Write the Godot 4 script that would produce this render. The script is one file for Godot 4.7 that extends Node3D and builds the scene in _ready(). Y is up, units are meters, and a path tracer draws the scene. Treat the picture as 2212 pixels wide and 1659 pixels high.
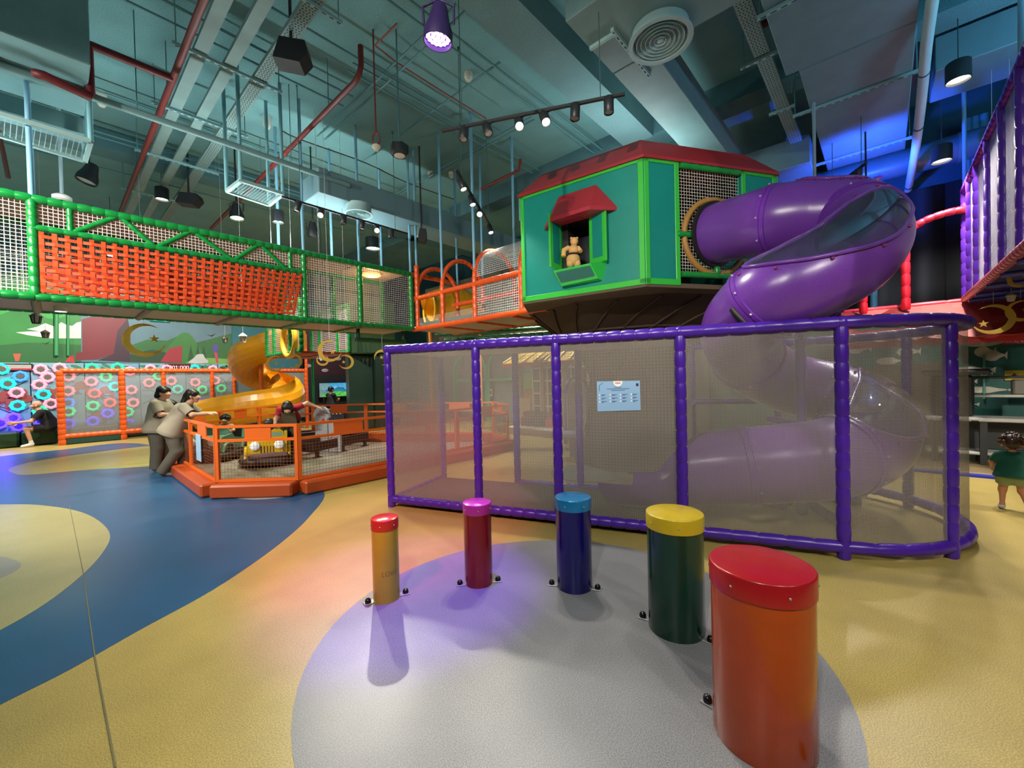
extends Node3D

# ---------- directions and pixels ----------
# The building runs along two level directions, found from the vanishing points of its trays and ducts.
const DA := Vector3(-0.7438, 0, -0.6684)
const DB := Vector3(0.6684, 0, -0.7438)
const UP := Vector3.UP
const EYE := Vector3(0, 1.6, 0)
const FOCAL := 895.0
const ROOF := 6.8
var cam_basis := Basis(Vector3.RIGHT, deg_to_rad(-0.8)) * Basis(Vector3.BACK, deg_to_rad(-1.4))
var room_basis := Basis(DB, UP, -DA)

func ray(px: float, py: float) -> Vector3:
	return cam_basis * Vector3((px - 1106.0) / FOCAL, -(py - 829.5) / FOCAL, -1.0)
func gp(px: float, py: float, h := 0.0) -> Vector3:   # where the pixel meets the level at height h
	var d := ray(px, py)
	return EYE + d * ((h - EYE.y) / d.y)
func zp(px: float, py: float, z: float) -> Vector3:
	var d := ray(px, py)
	return EYE + d * (z / d.z)
func pp(px: float, py: float, p0: Vector3, n: Vector3) -> Vector3:   # on an upright or sloping plane
	var d := ray(px, py)
	return EYE + d * ((p0 - EYE).dot(n) / d.dot(n))
func ap(px: float, py: float, a: float) -> Vector3:
	return pp(px, py, DA * a, DA)
func bp(px: float, py: float, b: float) -> Vector3:
	return pp(px, py, DB * b, DB)
func rm(a: float, b: float, h: float) -> Vector3:
	return DA * a + DB * b + UP * h
func up_at(g: Vector3, py: float) -> float:   # height of image row py above the floor point g
	var q := cam_basis.inverse() * (Vector3(g.x, 1.6, g.z) - EYE)
	var px := 1106.0 + FOCAL * q.x / -q.z
	var n := Vector3(g.x, 0, g.z).normalized()
	return pp(px, py, g, n).y

# ---------- mesh building ----------
class Mesher:
	static var turned := Basis(Vector3(0.6684, 0, -0.7438), Vector3.UP, Vector3(0.7438, 0, 0.6684)).inverse()   # from the viewer's axes to the room's own
	var v := PackedVector3Array()
	var n := PackedVector3Array()
	var uv := PackedVector2Array()
	var ix := PackedInt32Array()
	func tri(a: Vector3, b: Vector3, c: Vector3) -> void:
		var m := (b - a).cross(c - a).normalized()
		var k := v.size()
		v.append_array([a, b, c]); n.append_array([m, m, m]); uv.append_array([Vector2.ZERO, Vector2.ZERO, Vector2.ZERO])
		ix.append_array([k, k + 2, k + 1])
	func quad(a: Vector3, b: Vector3, c: Vector3, d: Vector3, u0 := Vector2(0, 1), u1 := Vector2(1, 0)) -> void:
		var m := (c - a).cross(d - b).normalized()
		var k := v.size()
		v.append_array([a, b, c, d]); n.append_array([m, m, m, m])
		uv.append_array([u0, Vector2(u1.x, u0.y), u1, Vector2(u0.x, u1.y)])
		ix.append_array([k, k + 2, k + 1, k, k + 3, k + 2])
	func box(t: Transform3D, s: Vector3, bev := 0.0) -> void:
		var h := s * 0.5
		var e := minf(bev, minf(h.x, minf(h.y, h.z)) * 0.9)
		if e <= 0.0:
			for ax in 3:
				for sg in [-1.0, 1.0]:
					var p := []
					for q in [[-1, -1], [1, -1], [1, 1], [-1, 1]]:
						var w := Vector3.ZERO
						w[ax] = h[ax] * sg
						w[(ax + 1) % 3] = h[(ax + 1) % 3] * q[0]
						w[(ax + 2) % 3] = h[(ax + 2) % 3] * q[1]
						p.append(t * w)
					if sg > 0: quad(p[0], p[1], p[2], p[3])
					else: quad(p[3], p[2], p[1], p[0])
			return
		var c := {}
		for x in [-1, 1]:
			for y in [-1, 1]:
				for z in [-1, 1]:
					var i := Vector3(x, y, z)
					var o := i * h
					c[i] = [t * (o - Vector3(0, y * e, z * e)), t * (o - Vector3(x * e, 0, z * e)), t * (o - Vector3(x * e, y * e, 0))]
		for ax in 3:
			var a1 := (ax + 1) % 3
			var a2 := (ax + 2) % 3
			for sg in [-1.0, 1.0]:
				var p := []
				for q in [[-1, -1], [1, -1], [1, 1], [-1, 1]]:
					var w := Vector3.ZERO
					w[ax] = sg; w[a1] = q[0]; w[a2] = q[1]
					p.append(c[w][ax])
				if sg > 0: quad(p[0], p[1], p[2], p[3])
				else: quad(p[3], p[2], p[1], p[0])
			for s1 in [-1.0, 1.0]:
				for s2 in [-1.0, 1.0]:
					var lo := Vector3.ZERO
					lo[ax] = -1; lo[a1] = s1; lo[a2] = s2
					var hi := lo
					hi[ax] = 1
					_edge(c[lo][a1], c[hi][a1], c[hi][a2], c[lo][a2], t.origin)
		for i in c:
			var f: Array = c[i]
			if (f[1] - f[0]).cross(f[2] - f[0]).dot(f[0] - t.origin) > 0: tri(f[0], f[1], f[2])
			else: tri(f[0], f[2], f[1])
	func _edge(a: Vector3, b: Vector3, c: Vector3, d: Vector3, o: Vector3) -> void:
		if (c - a).cross(d - b).dot(a + c - o * 2.0) > 0: quad(a, b, c, d)
		else: quad(d, c, b, a)
	func bar(a: Vector3, b: Vector3, w: float, h: float, up := Vector3.UP, bev := 0.0) -> void:   # a straight bar, w across and h along up
		var f := (b - a).normalized()
		var r := up.cross(f).normalized()
		if r.length() < 0.5: r = Vector3.RIGHT
		box(Transform3D(Basis(r, f.cross(r), f), (a + b) * 0.5), Vector3(w, h, a.distance_to(b)), bev)
	func tube(p: Array, r: float, sides := 8, caps := true, radii: Array = [], closed := false) -> void:
		var m := p.size()
		var f0: Vector3 = (p[1] - p[0]).normalized()
		var u := f0.cross(Vector3.UP if absf(f0.y) < 0.9 else Vector3.RIGHT).normalized()
		var k := v.size()
		var last := f0
		for i in m:
			var a: Vector3 = p[maxi(i - 1, 0)] if not closed else p[(i - 1 + m) % m]
			var b: Vector3 = p[mini(i + 1, m - 1)] if not closed else p[(i + 1) % m]
			var f := (b - a).normalized() if b.distance_to(a) > 1e-7 else last
			var axis := last.cross(f)
			if axis.length() > 1e-6: u = u.rotated(axis.normalized(), last.angle_to(f))
			u = (u - f * u.dot(f)).normalized()
			last = f
			var w := f.cross(u)
			var rr: float = r if radii.is_empty() else radii[i]
			var slope := 0.0
			if not radii.is_empty():
				slope = (radii[mini(i + 1, m - 1)] - radii[maxi(i - 1, 0)]) / maxf(a.distance_to(b), 1e-6)
			for s in sides:
				var an := TAU * s / sides
				var d := u * cos(an) + w * sin(an)
				v.append(p[i] + d * rr); n.append((d - f * clampf(slope, -2, 2)).normalized()); uv.append(Vector2(float(s) / sides, float(i)))
		for i in (m if closed else m - 1):
			var j := (i + 1) % m
			for s in sides:
				var q := (s + 1) % sides
				var a := k + i * sides + s
				var b := k + i * sides + q
				var c := k + j * sides + q
				var d := k + j * sides + s
				ix.append_array([a, c, b, a, d, c])
		if caps and not closed:
			for e in [0, m - 1]:
				var g := v.size()
				var f: Vector3 = (p[1] - p[0]).normalized() * -1.0 if e == 0 else (p[m - 1] - p[m - 2]).normalized()
				for s in sides:
					v.append(v[k + e * sides + s]); n.append(f); uv.append(Vector2.ZERO)
				for s in range(1, sides - 1):
					if e == 0: ix.append_array([g, g + s, g + s + 1])
					else: ix.append_array([g, g + s + 1, g + s])
	func pad(p: Array, r: float, seg := 0.14, sides := 10) -> void:   # a pipe in a wrapped foam sleeve, pinched where the wraps meet
		var q := []
		var rr := []
		for i in p.size() - 1:
			var a: Vector3 = p[i]
			var b: Vector3 = p[i + 1]
			var cnt := maxi(1, roundi(a.distance_to(b) / seg))
			for k in cnt:
				q.append(a.lerp(b, (k + 0.0) / cnt)); rr.append(r * 0.8)
				q.append(a.lerp(b, (k + 0.07) / cnt)); rr.append(r * 0.98)
				q.append(a.lerp(b, (k + 0.5) / cnt)); rr.append(r * 1.04)
				q.append(a.lerp(b, (k + 0.93) / cnt)); rr.append(r * 0.98)
		q.append(p[-1]); rr.append(r * 0.8)
		tube(q, r, sides, true, rr)
	func lathe(prof: Array, t: Transform3D, sides := 20, turn := TAU, smooth := true) -> void:   # Vector2(radius, height), from below to above
		var cols := sides if turn >= TAU - 0.001 else sides + 1
		for i in prof.size() - 1:
			var a: Vector2 = prof[i]
			var b: Vector2 = prof[i + 1]
			if a.distance_to(b) < 1e-6: continue
			var nr := Vector2(b.y - a.y, a.x - b.x).normalized()
			var na := nr
			var nb := nr
			if smooth:
				if i > 0:
					var z: Vector2 = prof[i - 1]
					var o := Vector2(a.y - z.y, z.x - a.x).normalized()
					if o.dot(nr) > 0.6: na = (o + nr).normalized()
				if i < prof.size() - 2:
					var z: Vector2 = prof[i + 2]
					var o := Vector2(z.y - b.y, b.x - z.x).normalized()
					if o.dot(nr) > 0.6: nb = (o + nr).normalized()
			var k := v.size()
			for s in cols:
				var an := turn * s / sides
				var d := Vector3(cos(an), 0, -sin(an))
				v.append(t * (d * a.x + Vector3.UP * a.y)); n.append((t.basis * (d * na.x + Vector3.UP * na.y)).normalized())
				v.append(t * (d * b.x + Vector3.UP * b.y)); n.append((t.basis * (d * nb.x + Vector3.UP * nb.y)).normalized())
				uv.append(Vector2(float(s) / sides, 0)); uv.append(Vector2(float(s) / sides, 1))
			for s in sides:
				var q := (s + 1) % cols
				ix.append_array([k + s * 2, k + q * 2 + 1, k + q * 2, k + s * 2, k + s * 2 + 1, k + q * 2 + 1])
	func ball(c: Vector3, r: Vector3, b := Basis(), sides := 14, rows := 8) -> void:
		var prof := []
		for i in rows + 1:
			var an := -PI / 2 + PI * i / rows
			prof.append(Vector2(cos(an), sin(an)))
		lathe(prof, Transform3D(b * Basis.from_scale(r), c), sides)
	func prism(poly: PackedVector2Array, t: Transform3D, depth: float) -> void:   # outline in x and y, thickness along z
		var o := poly
		if Geometry2D.is_polygon_clockwise(o): o = o.duplicate(); o.reverse()
		var id := Geometry2D.triangulate_polygon(o)
		for k in range(0, id.size(), 3):
			var a := o[id[k]]
			var b := o[id[k + 1]]
			var c := o[id[k + 2]]
			if (b - a).cross(c - a) < 0: var w := b; b = c; c = w
			tri(t * Vector3(a.x, a.y, depth), t * Vector3(b.x, b.y, depth), t * Vector3(c.x, c.y, depth))
			if depth > 0.0: tri(t * Vector3(a.x, a.y, 0), t * Vector3(c.x, c.y, 0), t * Vector3(b.x, b.y, 0))
		if depth > 0.0:
			for i in o.size():
				var a := o[i]
				var b := o[(i + 1) % o.size()]
				quad(t * Vector3(a.x, a.y, 0), t * Vector3(b.x, b.y, 0), t * Vector3(b.x, b.y, depth), t * Vector3(a.x, a.y, depth))
	func slab(pts: Array, thick: float) -> void:   # any flat outline of points, made thick against its own normal
		var m := Vector3.ZERO
		for i in pts.size(): m += (pts[i] as Vector3).cross(pts[(i + 1) % pts.size()])
		m = m.normalized()
		var x: Vector3 = (pts[1] - pts[0]).normalized()
		var t := Transform3D(Basis(x, m.cross(x), m), pts[0])
		var inv := t.affine_inverse()
		var o := PackedVector2Array()
		for q in pts:
			var w: Vector3 = inv * q
			o.append(Vector2(w.x, w.y))
		prism(o, t.translated_local(Vector3(0, 0, -thick)), thick)
	func ribbon(a: Vector3, b: Vector3, w: float, nrm: Vector3) -> void:
		var s := (b - a).cross(nrm).normalized() * w * 0.5
		var k := v.size()
		v.append_array([a - s, b - s, b + s, a + s]); n.append_array([nrm, nrm, nrm, nrm])
		uv.append_array([Vector2.ZERO, Vector2.ZERO, Vector2.ZERO, Vector2.ZERO])
		ix.append_array([k, k + 1, k + 2, k, k + 2, k + 3])
	func net(a: Vector3, b: Vector3, c: Vector3, d: Vector3, pitch: float, w: float, cross := false) -> void:   # strands across the face a-b (below) and d-c (above)
		var nrm := (b - a).cross(d - a).normalized()
		var nu := maxi(1, roundi(maxf(a.distance_to(b), d.distance_to(c)) / pitch))
		var nv := maxi(1, roundi(maxf(a.distance_to(d), b.distance_to(c)) / pitch))
		for i in nu + 1:
			ribbon(a.lerp(b, float(i) / nu), d.lerp(c, float(i) / nu), w, nrm)
			if cross: ribbon(a.lerp(b, float(i) / nu) - nrm * w * .5, d.lerp(c, float(i) / nu) + nrm * w * .5 * 0.0 - nrm * w * .5, w, (b - a).normalized())
		for j in nv + 1:
			ribbon(a.lerp(d, float(j) / nv) + nrm * w * 0.2, b.lerp(c, float(j) / nv) + nrm * w * 0.2, w, nrm)
	func mesh(origin: Vector3) -> ArrayMesh:
		var w := PackedVector3Array()
		var m := PackedVector3Array()
		w.resize(v.size()); m.resize(v.size())
		for i in v.size():
			w[i] = turned * (v[i] - origin)
			m[i] = turned * n[i]
		var arr := []
		arr.resize(Mesh.ARRAY_MAX)
		arr[Mesh.ARRAY_VERTEX] = w
		arr[Mesh.ARRAY_NORMAL] = m
		arr[Mesh.ARRAY_TEX_UV] = uv
		arr[Mesh.ARRAY_INDEX] = ix
		var am := ArrayMesh.new()
		am.add_surface_from_arrays(Mesh.PRIMITIVE_TRIANGLES, arr)
		return am

# ---------- materials ----------
var mats := {}
func mat(hex: String, rough := 0.55, metal := 0.0, spec := 0.5) -> StandardMaterial3D:
	var key := "%s/%s/%s/%s" % [hex, rough, metal, spec]
	if not mats.has(key):
		var m := StandardMaterial3D.new()
		m.albedo_color = Color(hex)
		m.roughness = rough
		m.metallic = metal
		m.metallic_specular = spec
		mats[key] = m
	return mats[key]
func glow(hex: String, energy: float) -> StandardMaterial3D:
	var key := "glow%s/%s" % [hex, energy]
	if not mats.has(key):
		var m := StandardMaterial3D.new()
		m.albedo_color = Color(hex)
		m.emission_enabled = true
		m.emission = Color(hex)
		m.emission_energy_multiplier = energy
		mats[key] = m
	return mats[key]
func clear_plastic(hex: String, alpha: float, rough := 0.05) -> StandardMaterial3D:
	var key := "clear%s/%s/%s" % [hex, alpha, rough]
	if not mats.has(key):
		var m := StandardMaterial3D.new()
		m.albedo_color = Color(Color(hex), alpha)
		m.transparency = BaseMaterial3D.TRANSPARENCY_ALPHA
		m.roughness = rough
		mats[key] = m
	return mats[key]
func noise_tex(freq: float, lo: Color, hi: Color, sd := 1, size := 512, oct := 3) -> NoiseTexture2D:
	var f := FastNoiseLite.new()
	f.seed = sd
	f.frequency = freq
	f.fractal_octaves = oct
	var t := NoiseTexture2D.new()
	t.width = size; t.height = size
	t.seamless = true
	t.noise = f
	var g := Gradient.new()
	g.set_color(0, lo); g.set_color(1, hi)
	t.color_ramp = g
	return t
var grain_tex: NoiseTexture2D
var patch_tex: NoiseTexture2D
func speckled(hex: String, rough: float, scale := 1.0, spec := 0.5) -> StandardMaterial3D:   # vinyl or paint with fine grain over faint broad patches
	var key := "speck%s/%s/%s" % [hex, rough, scale]
	if not mats.has(key):
		var m := StandardMaterial3D.new()
		m.albedo_color = Color(hex)
		m.roughness = rough
		m.metallic_specular = spec
		m.albedo_texture = grain_tex
		m.uv1_triplanar = true
		m.uv1_world_triplanar = true
		m.uv1_scale = Vector3.ONE * scale
		m.detail_enabled = true
		m.detail_albedo = patch_tex
		m.detail_blend_mode = BaseMaterial3D.BLEND_MODE_MUL
		m.detail_uv_layer = BaseMaterial3D.DETAIL_UV_2
		m.uv2_triplanar = true
		m.uv2_world_triplanar = true
		m.uv2_scale = Vector3.ONE * 0.21 * scale
		mats[key] = m
	return mats[key]

# ---------- things and parts ----------
var taken := {}
func numbered(called: String) -> String:
	var k: int = taken.get(called, 0)
	taken[called] = k + 1
	return called if k == 0 else "%s_%03d" % [called, k]
func thing(called: String, label: String, category: String, at := Vector3.ZERO, group := "", turn := 0.0) -> Node3D:
	var o := Node3D.new()
	o.name = numbered(called)
	o.position = Mesher.turned * at
	o.rotation.y = turn
	o.set_meta("origin", at)
	add_child(o)
	tag(o, label, category, group)
	return o
func tag(o: Node3D, label: String, category: String, group := "") -> void:
	o.set_meta("label", label)
	o.set_meta("category", category)
	if group: o.set_meta("group", group)
func part(m: Mesher, called: String, material: Material, parent: Node3D, label := "", kind := "") -> MeshInstance3D:
	var o := MeshInstance3D.new()
	o.name = called
	o.mesh = m.mesh(parent.get_meta("origin"))
	o.material_override = material
	o.set_meta("origin", parent.get_meta("origin"))
	if label: o.set_meta("label", label)
	if kind: o.set_meta("kind", kind)
	parent.add_child(o, true)
	return o
func single(m: Mesher, called: String, material: Material, label: String, category: String, group := "", at = null) -> MeshInstance3D:
	var o := MeshInstance3D.new()
	o.name = numbered(called)
	var c := Vector3.ZERO
	if at == null:
		var lo := m.v[0]
		var hi := m.v[0]
		for q in m.v:
			lo = lo.min(q); hi = hi.max(q)
		c = Vector3((lo.x + hi.x) / 2, lo.y, (lo.z + hi.z) / 2)
	else: c = at
	o.mesh = m.mesh(c)
	o.position = Mesher.turned * c
	o.set_meta("origin", c)
	o.material_override = material
	add_child(o)
	tag(o, label, category, group)
	return o
func struct(m: Mesher, called: String, material: Material, parent: Node3D = null, label := "") -> MeshInstance3D:
	var o := MeshInstance3D.new()
	o.name = called if parent else numbered(called)
	o.mesh = m.mesh(Vector3.ZERO)
	o.material_override = material
	o.set_meta("origin", Vector3.ZERO)
	(parent if parent else self as Node3D).add_child(o, true)
	if not parent: o.set_meta("kind", "structure")
	if label: o.set_meta("label", label)
	return o
func copy(o: Node3D, at: Vector3, turn := 0.0, label := "", group := "") -> Node3D:
	var c: Node3D = o.duplicate()
	c.name = numbered(String(o.name).rstrip("0123456789").rstrip("_"))
	c.position = Mesher.turned * at
	c.rotation.y = turn
	add_child(c)
	if label: c.set_meta("label", label)
	if group: c.set_meta("group", group)
	return c
func spot(called: String, at: Vector3, aim: Vector3, energy: float, angle: float, col := Color(1, 0.97, 0.92), size := 0.04, soft := 0.6) -> SpotLight3D:
	var l := SpotLight3D.new()
	l.name = numbered(called)
	l.light_color = col
	l.light_energy = energy
	l.spot_angle = angle
	l.spot_angle_attenuation = soft
	l.spot_range = 40.0
	l.spot_attenuation = 2.0
	l.light_size = size
	l.shadow_enabled = true
	add_child(l)
	l.look_at_from_position(at, aim, UP if absf((aim - at).normalized().y) < 0.99 else Vector3.RIGHT)
	return l
func arc(c: Vector3, x: Vector3, y: Vector3, r0: float, r1: float, a0: float, a1: float, k: int) -> Array:
	var o := []
	for i in k + 1:
		var an := lerpf(a0, a1, float(i) / k)
		o.append(c + x * cos(an) * r0 + y * sin(an) * r1)
	return o
func curve(p: Array, each := 6, closed := false) -> Array:   # smooth line through the points
	var o := []
	var m := p.size()
	for i in (m if closed else m - 1):
		var a = p[(i - 1 + m) % m] if closed or i > 0 else p[0]
		var b = p[i]
		var c = p[(i + 1) % m]
		var d = p[(i + 2) % m] if closed or i + 2 < m else p[m - 1]
		for k in each:
			var t := float(k) / each
			o.append(0.5 * ((2.0 * b) + (c - a) * t + (2.0 * a - 5.0 * b + 4.0 * c - d) * t * t + (3.0 * b - a - 3.0 * c + d) * t * t * t))
	if not closed: o.append(p[m - 1])
	return o
func text_part(txt: String, size: float, depth: float, t: Transform3D, called: String, material: Material, parent: Node3D) -> MeshInstance3D:
	var f := SystemFont.new()
	f.font_names = PackedStringArray(["Droid Sans"])
	var tm := TextMesh.new()
	tm.text = txt
	tm.font = f
	tm.font_size = 32
	tm.pixel_size = size / 32.0
	tm.depth = depth
	var o := MeshInstance3D.new()
	o.name = called
	o.mesh = tm
	o.material_override = material
	var origin: Vector3 = parent.get_meta("origin")
	o.transform = Transform3D(Mesher.turned * t.basis, Mesher.turned * (t.origin - origin))
	parent.add_child(o, true)
	return o

# ---------- the scene ----------
func _ready() -> void:
	var cam := Camera3D.new()
	cam.name = "camera"
	cam.fov = rad_to_deg(2.0 * atan(829.5 / FOCAL))
	cam.near = 0.05
	cam.far = 100.0
	cam.transform = Transform3D(cam_basis, EYE)
	add_child(cam)
	cam.current = true
	var env := Environment.new()
	env.background_mode = Environment.BG_COLOR
	env.background_color = Color.BLACK
	env.tonemap_mode = Environment.TONE_MAPPER_LINEAR
	env.tonemap_exposure = 1.0
	env.sdfgi_enabled = true
	env.ssao_enabled = true
	env.ssil_enabled = true
	var we := WorldEnvironment.new()
	we.name = "environment"
	we.environment = env
	add_child(we)
	grain_tex = noise_tex(0.14, Color(0.62, 0.62, 0.62), Color(1, 1, 1), 3, 512, 2)
	patch_tex = noise_tex(0.012, Color(0.93, 0.93, 0.93), Color(1, 1, 1), 9, 512, 4)
	lamps()
	shell()
	ceiling_services()
	enclosure()
	tube_slide()
	drums()
	tree_house()
	green_bridge()
	orange_bridge()
	kart_arena()
	light_wall()
	far_play()
	right_side()
	hanging_decor()
	people()
	for c in get_children():
		if c is Light3D or c is Camera3D: c.transform = Transform3D(Mesher.turned, Vector3.ZERO) * c.transform

# ---------- the room ----------
func wall_box(a0: float, a1: float, b0: float, b1: float, h0: float, h1: float) -> Mesher:
	var m := Mesher.new()
	m.box(Transform3D(room_basis, rm((a0 + a1) / 2, (b0 + b1) / 2, (h0 + h1) / 2)), Vector3(absf(b1 - b0), h1 - h0, absf(a1 - a0)))
	return m
func inlay(px: Array, h: float, smooth := 6) -> Mesher:   # a flat vinyl shape let into the floor, from image points
	var q := []
	for p in px: q.append(p)
	var o := PackedVector2Array()
	for p in (curve(q, smooth, true) if smooth > 1 else q):
		var g := gp(p.x, p.y)
		o.append(Vector2(g.x, -g.z))
	var m := Mesher.new()
	m.prism(o, Transform3D(Basis(Vector3.RIGHT, Vector3.FORWARD, Vector3.UP), Vector3(0, h - 0.002, 0)), 0.002)
	return m
func shell() -> void:
	var fl := struct(wall_box(-7.2, 18.9, -7.7, 11.8, -0.2, 0.0), "floor", speckled("d9bf6c", 0.36, 1.7))
	var blue := inlay([Vector2(700, 1062), Vector2(672, 1112), Vector2(620, 1162), Vector2(540, 1222), Vector2(440, 1286), Vector2(300, 1362), Vector2(150, 1447), Vector2(0, 1523), Vector2(-220, 1640), Vector2(-700, 1500), Vector2(-900, 1200), Vector2(-500, 1060), Vector2(-60, 994), Vector2(130, 972), Vector2(300, 958), Vector2(470, 1000), Vector2(620, 1030)], 0.0016, 5)
	struct(blue, "blue_vinyl", speckled("2a6a9c", 0.32, 1.7), fl, "blue wavy vinyl area")
	struct(inlay([Vector2(20, 1013), Vector2(60, 1000), Vector2(150, 985), Vector2(318, 964), Vector2(420, 960), Vector2(430, 1000), Vector2(318, 1008), Vector2(180, 1016), Vector2(60, 1026), Vector2(28, 1022)], 0.0026, 5), "yellow_vinyl", speckled("dccb6c", 0.36, 1.7), fl, "pale yellow tongue-shaped vinyl area")
	struct(inlay([Vector2(-300, 1100), Vector2(0, 1090), Vector2(110, 1094), Vector2(190, 1112), Vector2(235, 1148), Vector2(228, 1185), Vector2(180, 1240), Vector2(100, 1303), Vector2(0, 1362), Vector2(-160, 1440), Vector2(-500, 1380)], 0.0026, 5), "yellow_vinyl", speckled("c9c084", 0.34, 1.7), fl, "pale yellow rounded vinyl area")
	struct(inlay([Vector2(-90, 1225), Vector2(-40, 1206), Vector2(10, 1204), Vector2(45, 1218), Vector2(30, 1236), Vector2(-20, 1252)], 0.0034, 5), "grey_vinyl", speckled("a8a598", 0.34, 1.7), fl, "small grey vinyl spot")
	struct(inlay([Vector2(462, 1070), Vector2(540, 1079), Vector2(600, 1076), Vector2(640, 1066), Vector2(550, 1050)], 0.0034, 4), "white_vinyl", speckled("cfcdc4", 0.36, 1.7), fl, "white vinyl crescent")
	# grey disc under the drums
	var o := PackedVector2Array()
	for i in 64:
		var an := TAU * i / 64
		o.append(Vector2(0.25 + cos(an) * 1.475, 2.57 + sin(an) * 1.475))
	var gm := Mesher.new()
	gm.prism(o, Transform3D(Basis(Vector3.RIGHT, Vector3.FORWARD, Vector3.UP), Vector3(0, -0.0004, 0)), 0.002)
	struct(gm, "grey_vinyl", speckled("a0a0a4", 0.36, 1.7), fl, "large grey vinyl disc")
	var sm := Mesher.new()
	for s in [[Vector2(150, 1092), Vector2(180, 1240)], [Vector2(180, 1240), Vector2(205, 1420)], [Vector2(205, 1420), Vector2(250, 1659)]]:
		sm.bar(gp(s[0].x, s[0].y) + UP * 0.003, gp(s[1].x, s[1].y) + UP * 0.003, 0.006, 0.003)
	struct(sm, "seam", mat("6f6a4c", 0.8), fl, "weld seam")
	struct(wall_box(-7.2, 18.9, -7.7, 11.8, ROOF, ROOF + 0.2), "ceiling", speckled("8cc4c8", 0.85, 1.0, 0.3))
	var teal := speckled("4f8a96", 0.8, 1.0, 0.3)
	struct(wall_box(18.7, 18.9, -7.7, 11.8, 0, ROOF), "wall_far", teal)
	struct(wall_box(-7.2, -7.0, -7.7, 11.8, 0, ROOF), "wall_near", speckled("8f8f88", 0.8, 1.0, 0.3))
	struct(wall_box(-7.2, 18.9, -7.7, -7.5, 0, ROOF), "wall_rear", speckled("8f8f88", 0.8, 1.0, 0.3))
	struct(wall_box(-7.2, 18.9, 11.6, 11.8, 0, ROOF), "wall_end", speckled("3f6f80", 0.8, 1.0, 0.3))

# ---------- lamps ----------
func lens_disc(at: Vector3, dir: Vector3, r: float, m := Mesher.new()) -> Mesher:
	var b := Basis(Quaternion(UP, dir.normalized()))
	m.lathe([Vector2(r, 0), Vector2(r, 0.004), Vector2(0.0001, 0.006)], Transform3D(b, at), 16)
	return m
func track(label: String, p0: Vector3, p1: Vector3, heads: Array, drop := 0.09) -> void:   # heads: [share along, aim, energy, cone]
	var t := thing("track_light", label, "track light", p0)
	var m := Mesher.new()
	m.bar(p0, p1, 0.036, 0.034, UP, 0.003)
	part(m, "track_bar", mat("202327", 0.5), t)
	for s in [0.12, 0.88]:
		var w := Mesher.new()
		var q := p0.lerp(p1, s)
		w.tube([q, Vector3(q.x, ROOF - 0.01, q.z)], 0.006, 5)
		w.lathe([Vector2(0.001, 0), Vector2(0.02, 0), Vector2(0.02, 0.04), Vector2(0.001, 0.04)], Transform3D(Basis(), Vector3(q.x, ROOF - 0.05, q.z)), 8)
		part(w, "hanger_wire", mat("3c5a5e", 0.6), t)
	for h in heads:
		var q := p0.lerp(p1, h[0]) - UP * drop
		var d: Vector3 = (h[1] - q).normalized()
		var b := Basis(Quaternion(UP, d))
		var k := Mesher.new()
		k.lathe([Vector2(0.001, -0.09), Vector2(0.05, -0.09), Vector2(0.056, -0.084), Vector2(0.056, 0.085), Vector2(0.05, 0.09), Vector2(0.047, 0.07), Vector2(0.001, 0.07)], Transform3D(b, q), 18)
		k.bar(q + UP * drop, q + UP * 0.03, 0.02, 0.03)
		k.bar(q + UP * (drop - 0.012) - (p1 - p0).normalized() * 0.06, q + UP * (drop - 0.012) + (p1 - p0).normalized() * 0.06, 0.032, 0.024)
		var hd := part(k, "spotlight_head", mat("2a2d31", 0.42), t)
		if h[2] > 0.0:
			part(lens_disc(q + d * 0.076, d, 0.044), "lens_glow", glow("fff6e4", 14.0), hd, "bright white lens")
			spot("track_spot", q + d * 0.1, h[1], h[2], h[3])
		else:
			part(lens_disc(q + d * 0.072, d, 0.044), "lens", mat("8f8c84", 0.25), hd)
func pendant(label: String, at: Vector3, energy: float, r := 0.11, len := 0.24, aim := Vector3.ZERO, cone := 55.0, col := Color(1, 0.97, 0.92)) -> void:
	var t := thing("pendant_downlight", label, "pendant light", at)
	var m := Mesher.new()
	m.lathe([Vector2(r * 0.93, 0.01), Vector2(r * 0.95, 0), Vector2(r, 0.004), Vector2(r, len - 0.01), Vector2(r * 0.94, len), Vector2(0.012, len)], Transform3D(Basis(), at), 22)
	m.lathe([Vector2(0.001, 0.045), Vector2(r * 0.93, 0.045), Vector2(r * 0.93, 0.01)], Transform3D(Basis(), at), 22)
	part(m, "canister", mat("23272a", 0.45), t)
	var w := Mesher.new()
	w.tube([at + UP * len, Vector3(at.x, ROOF - 0.005, at.z)], 0.006, 5)
	part(w, "cord", mat("2b3b3e", 0.6), t)
	part(lens_disc(at + UP * 0.044, -UP, r * 0.9), "lens_glow", glow("fff6e4", 9.0), t, "bright white lens")
	spot("pendant_spot", at - UP * 0.02, (at - UP) if aim == Vector3.ZERO else aim, energy, cone, col, r * 0.7)
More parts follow.
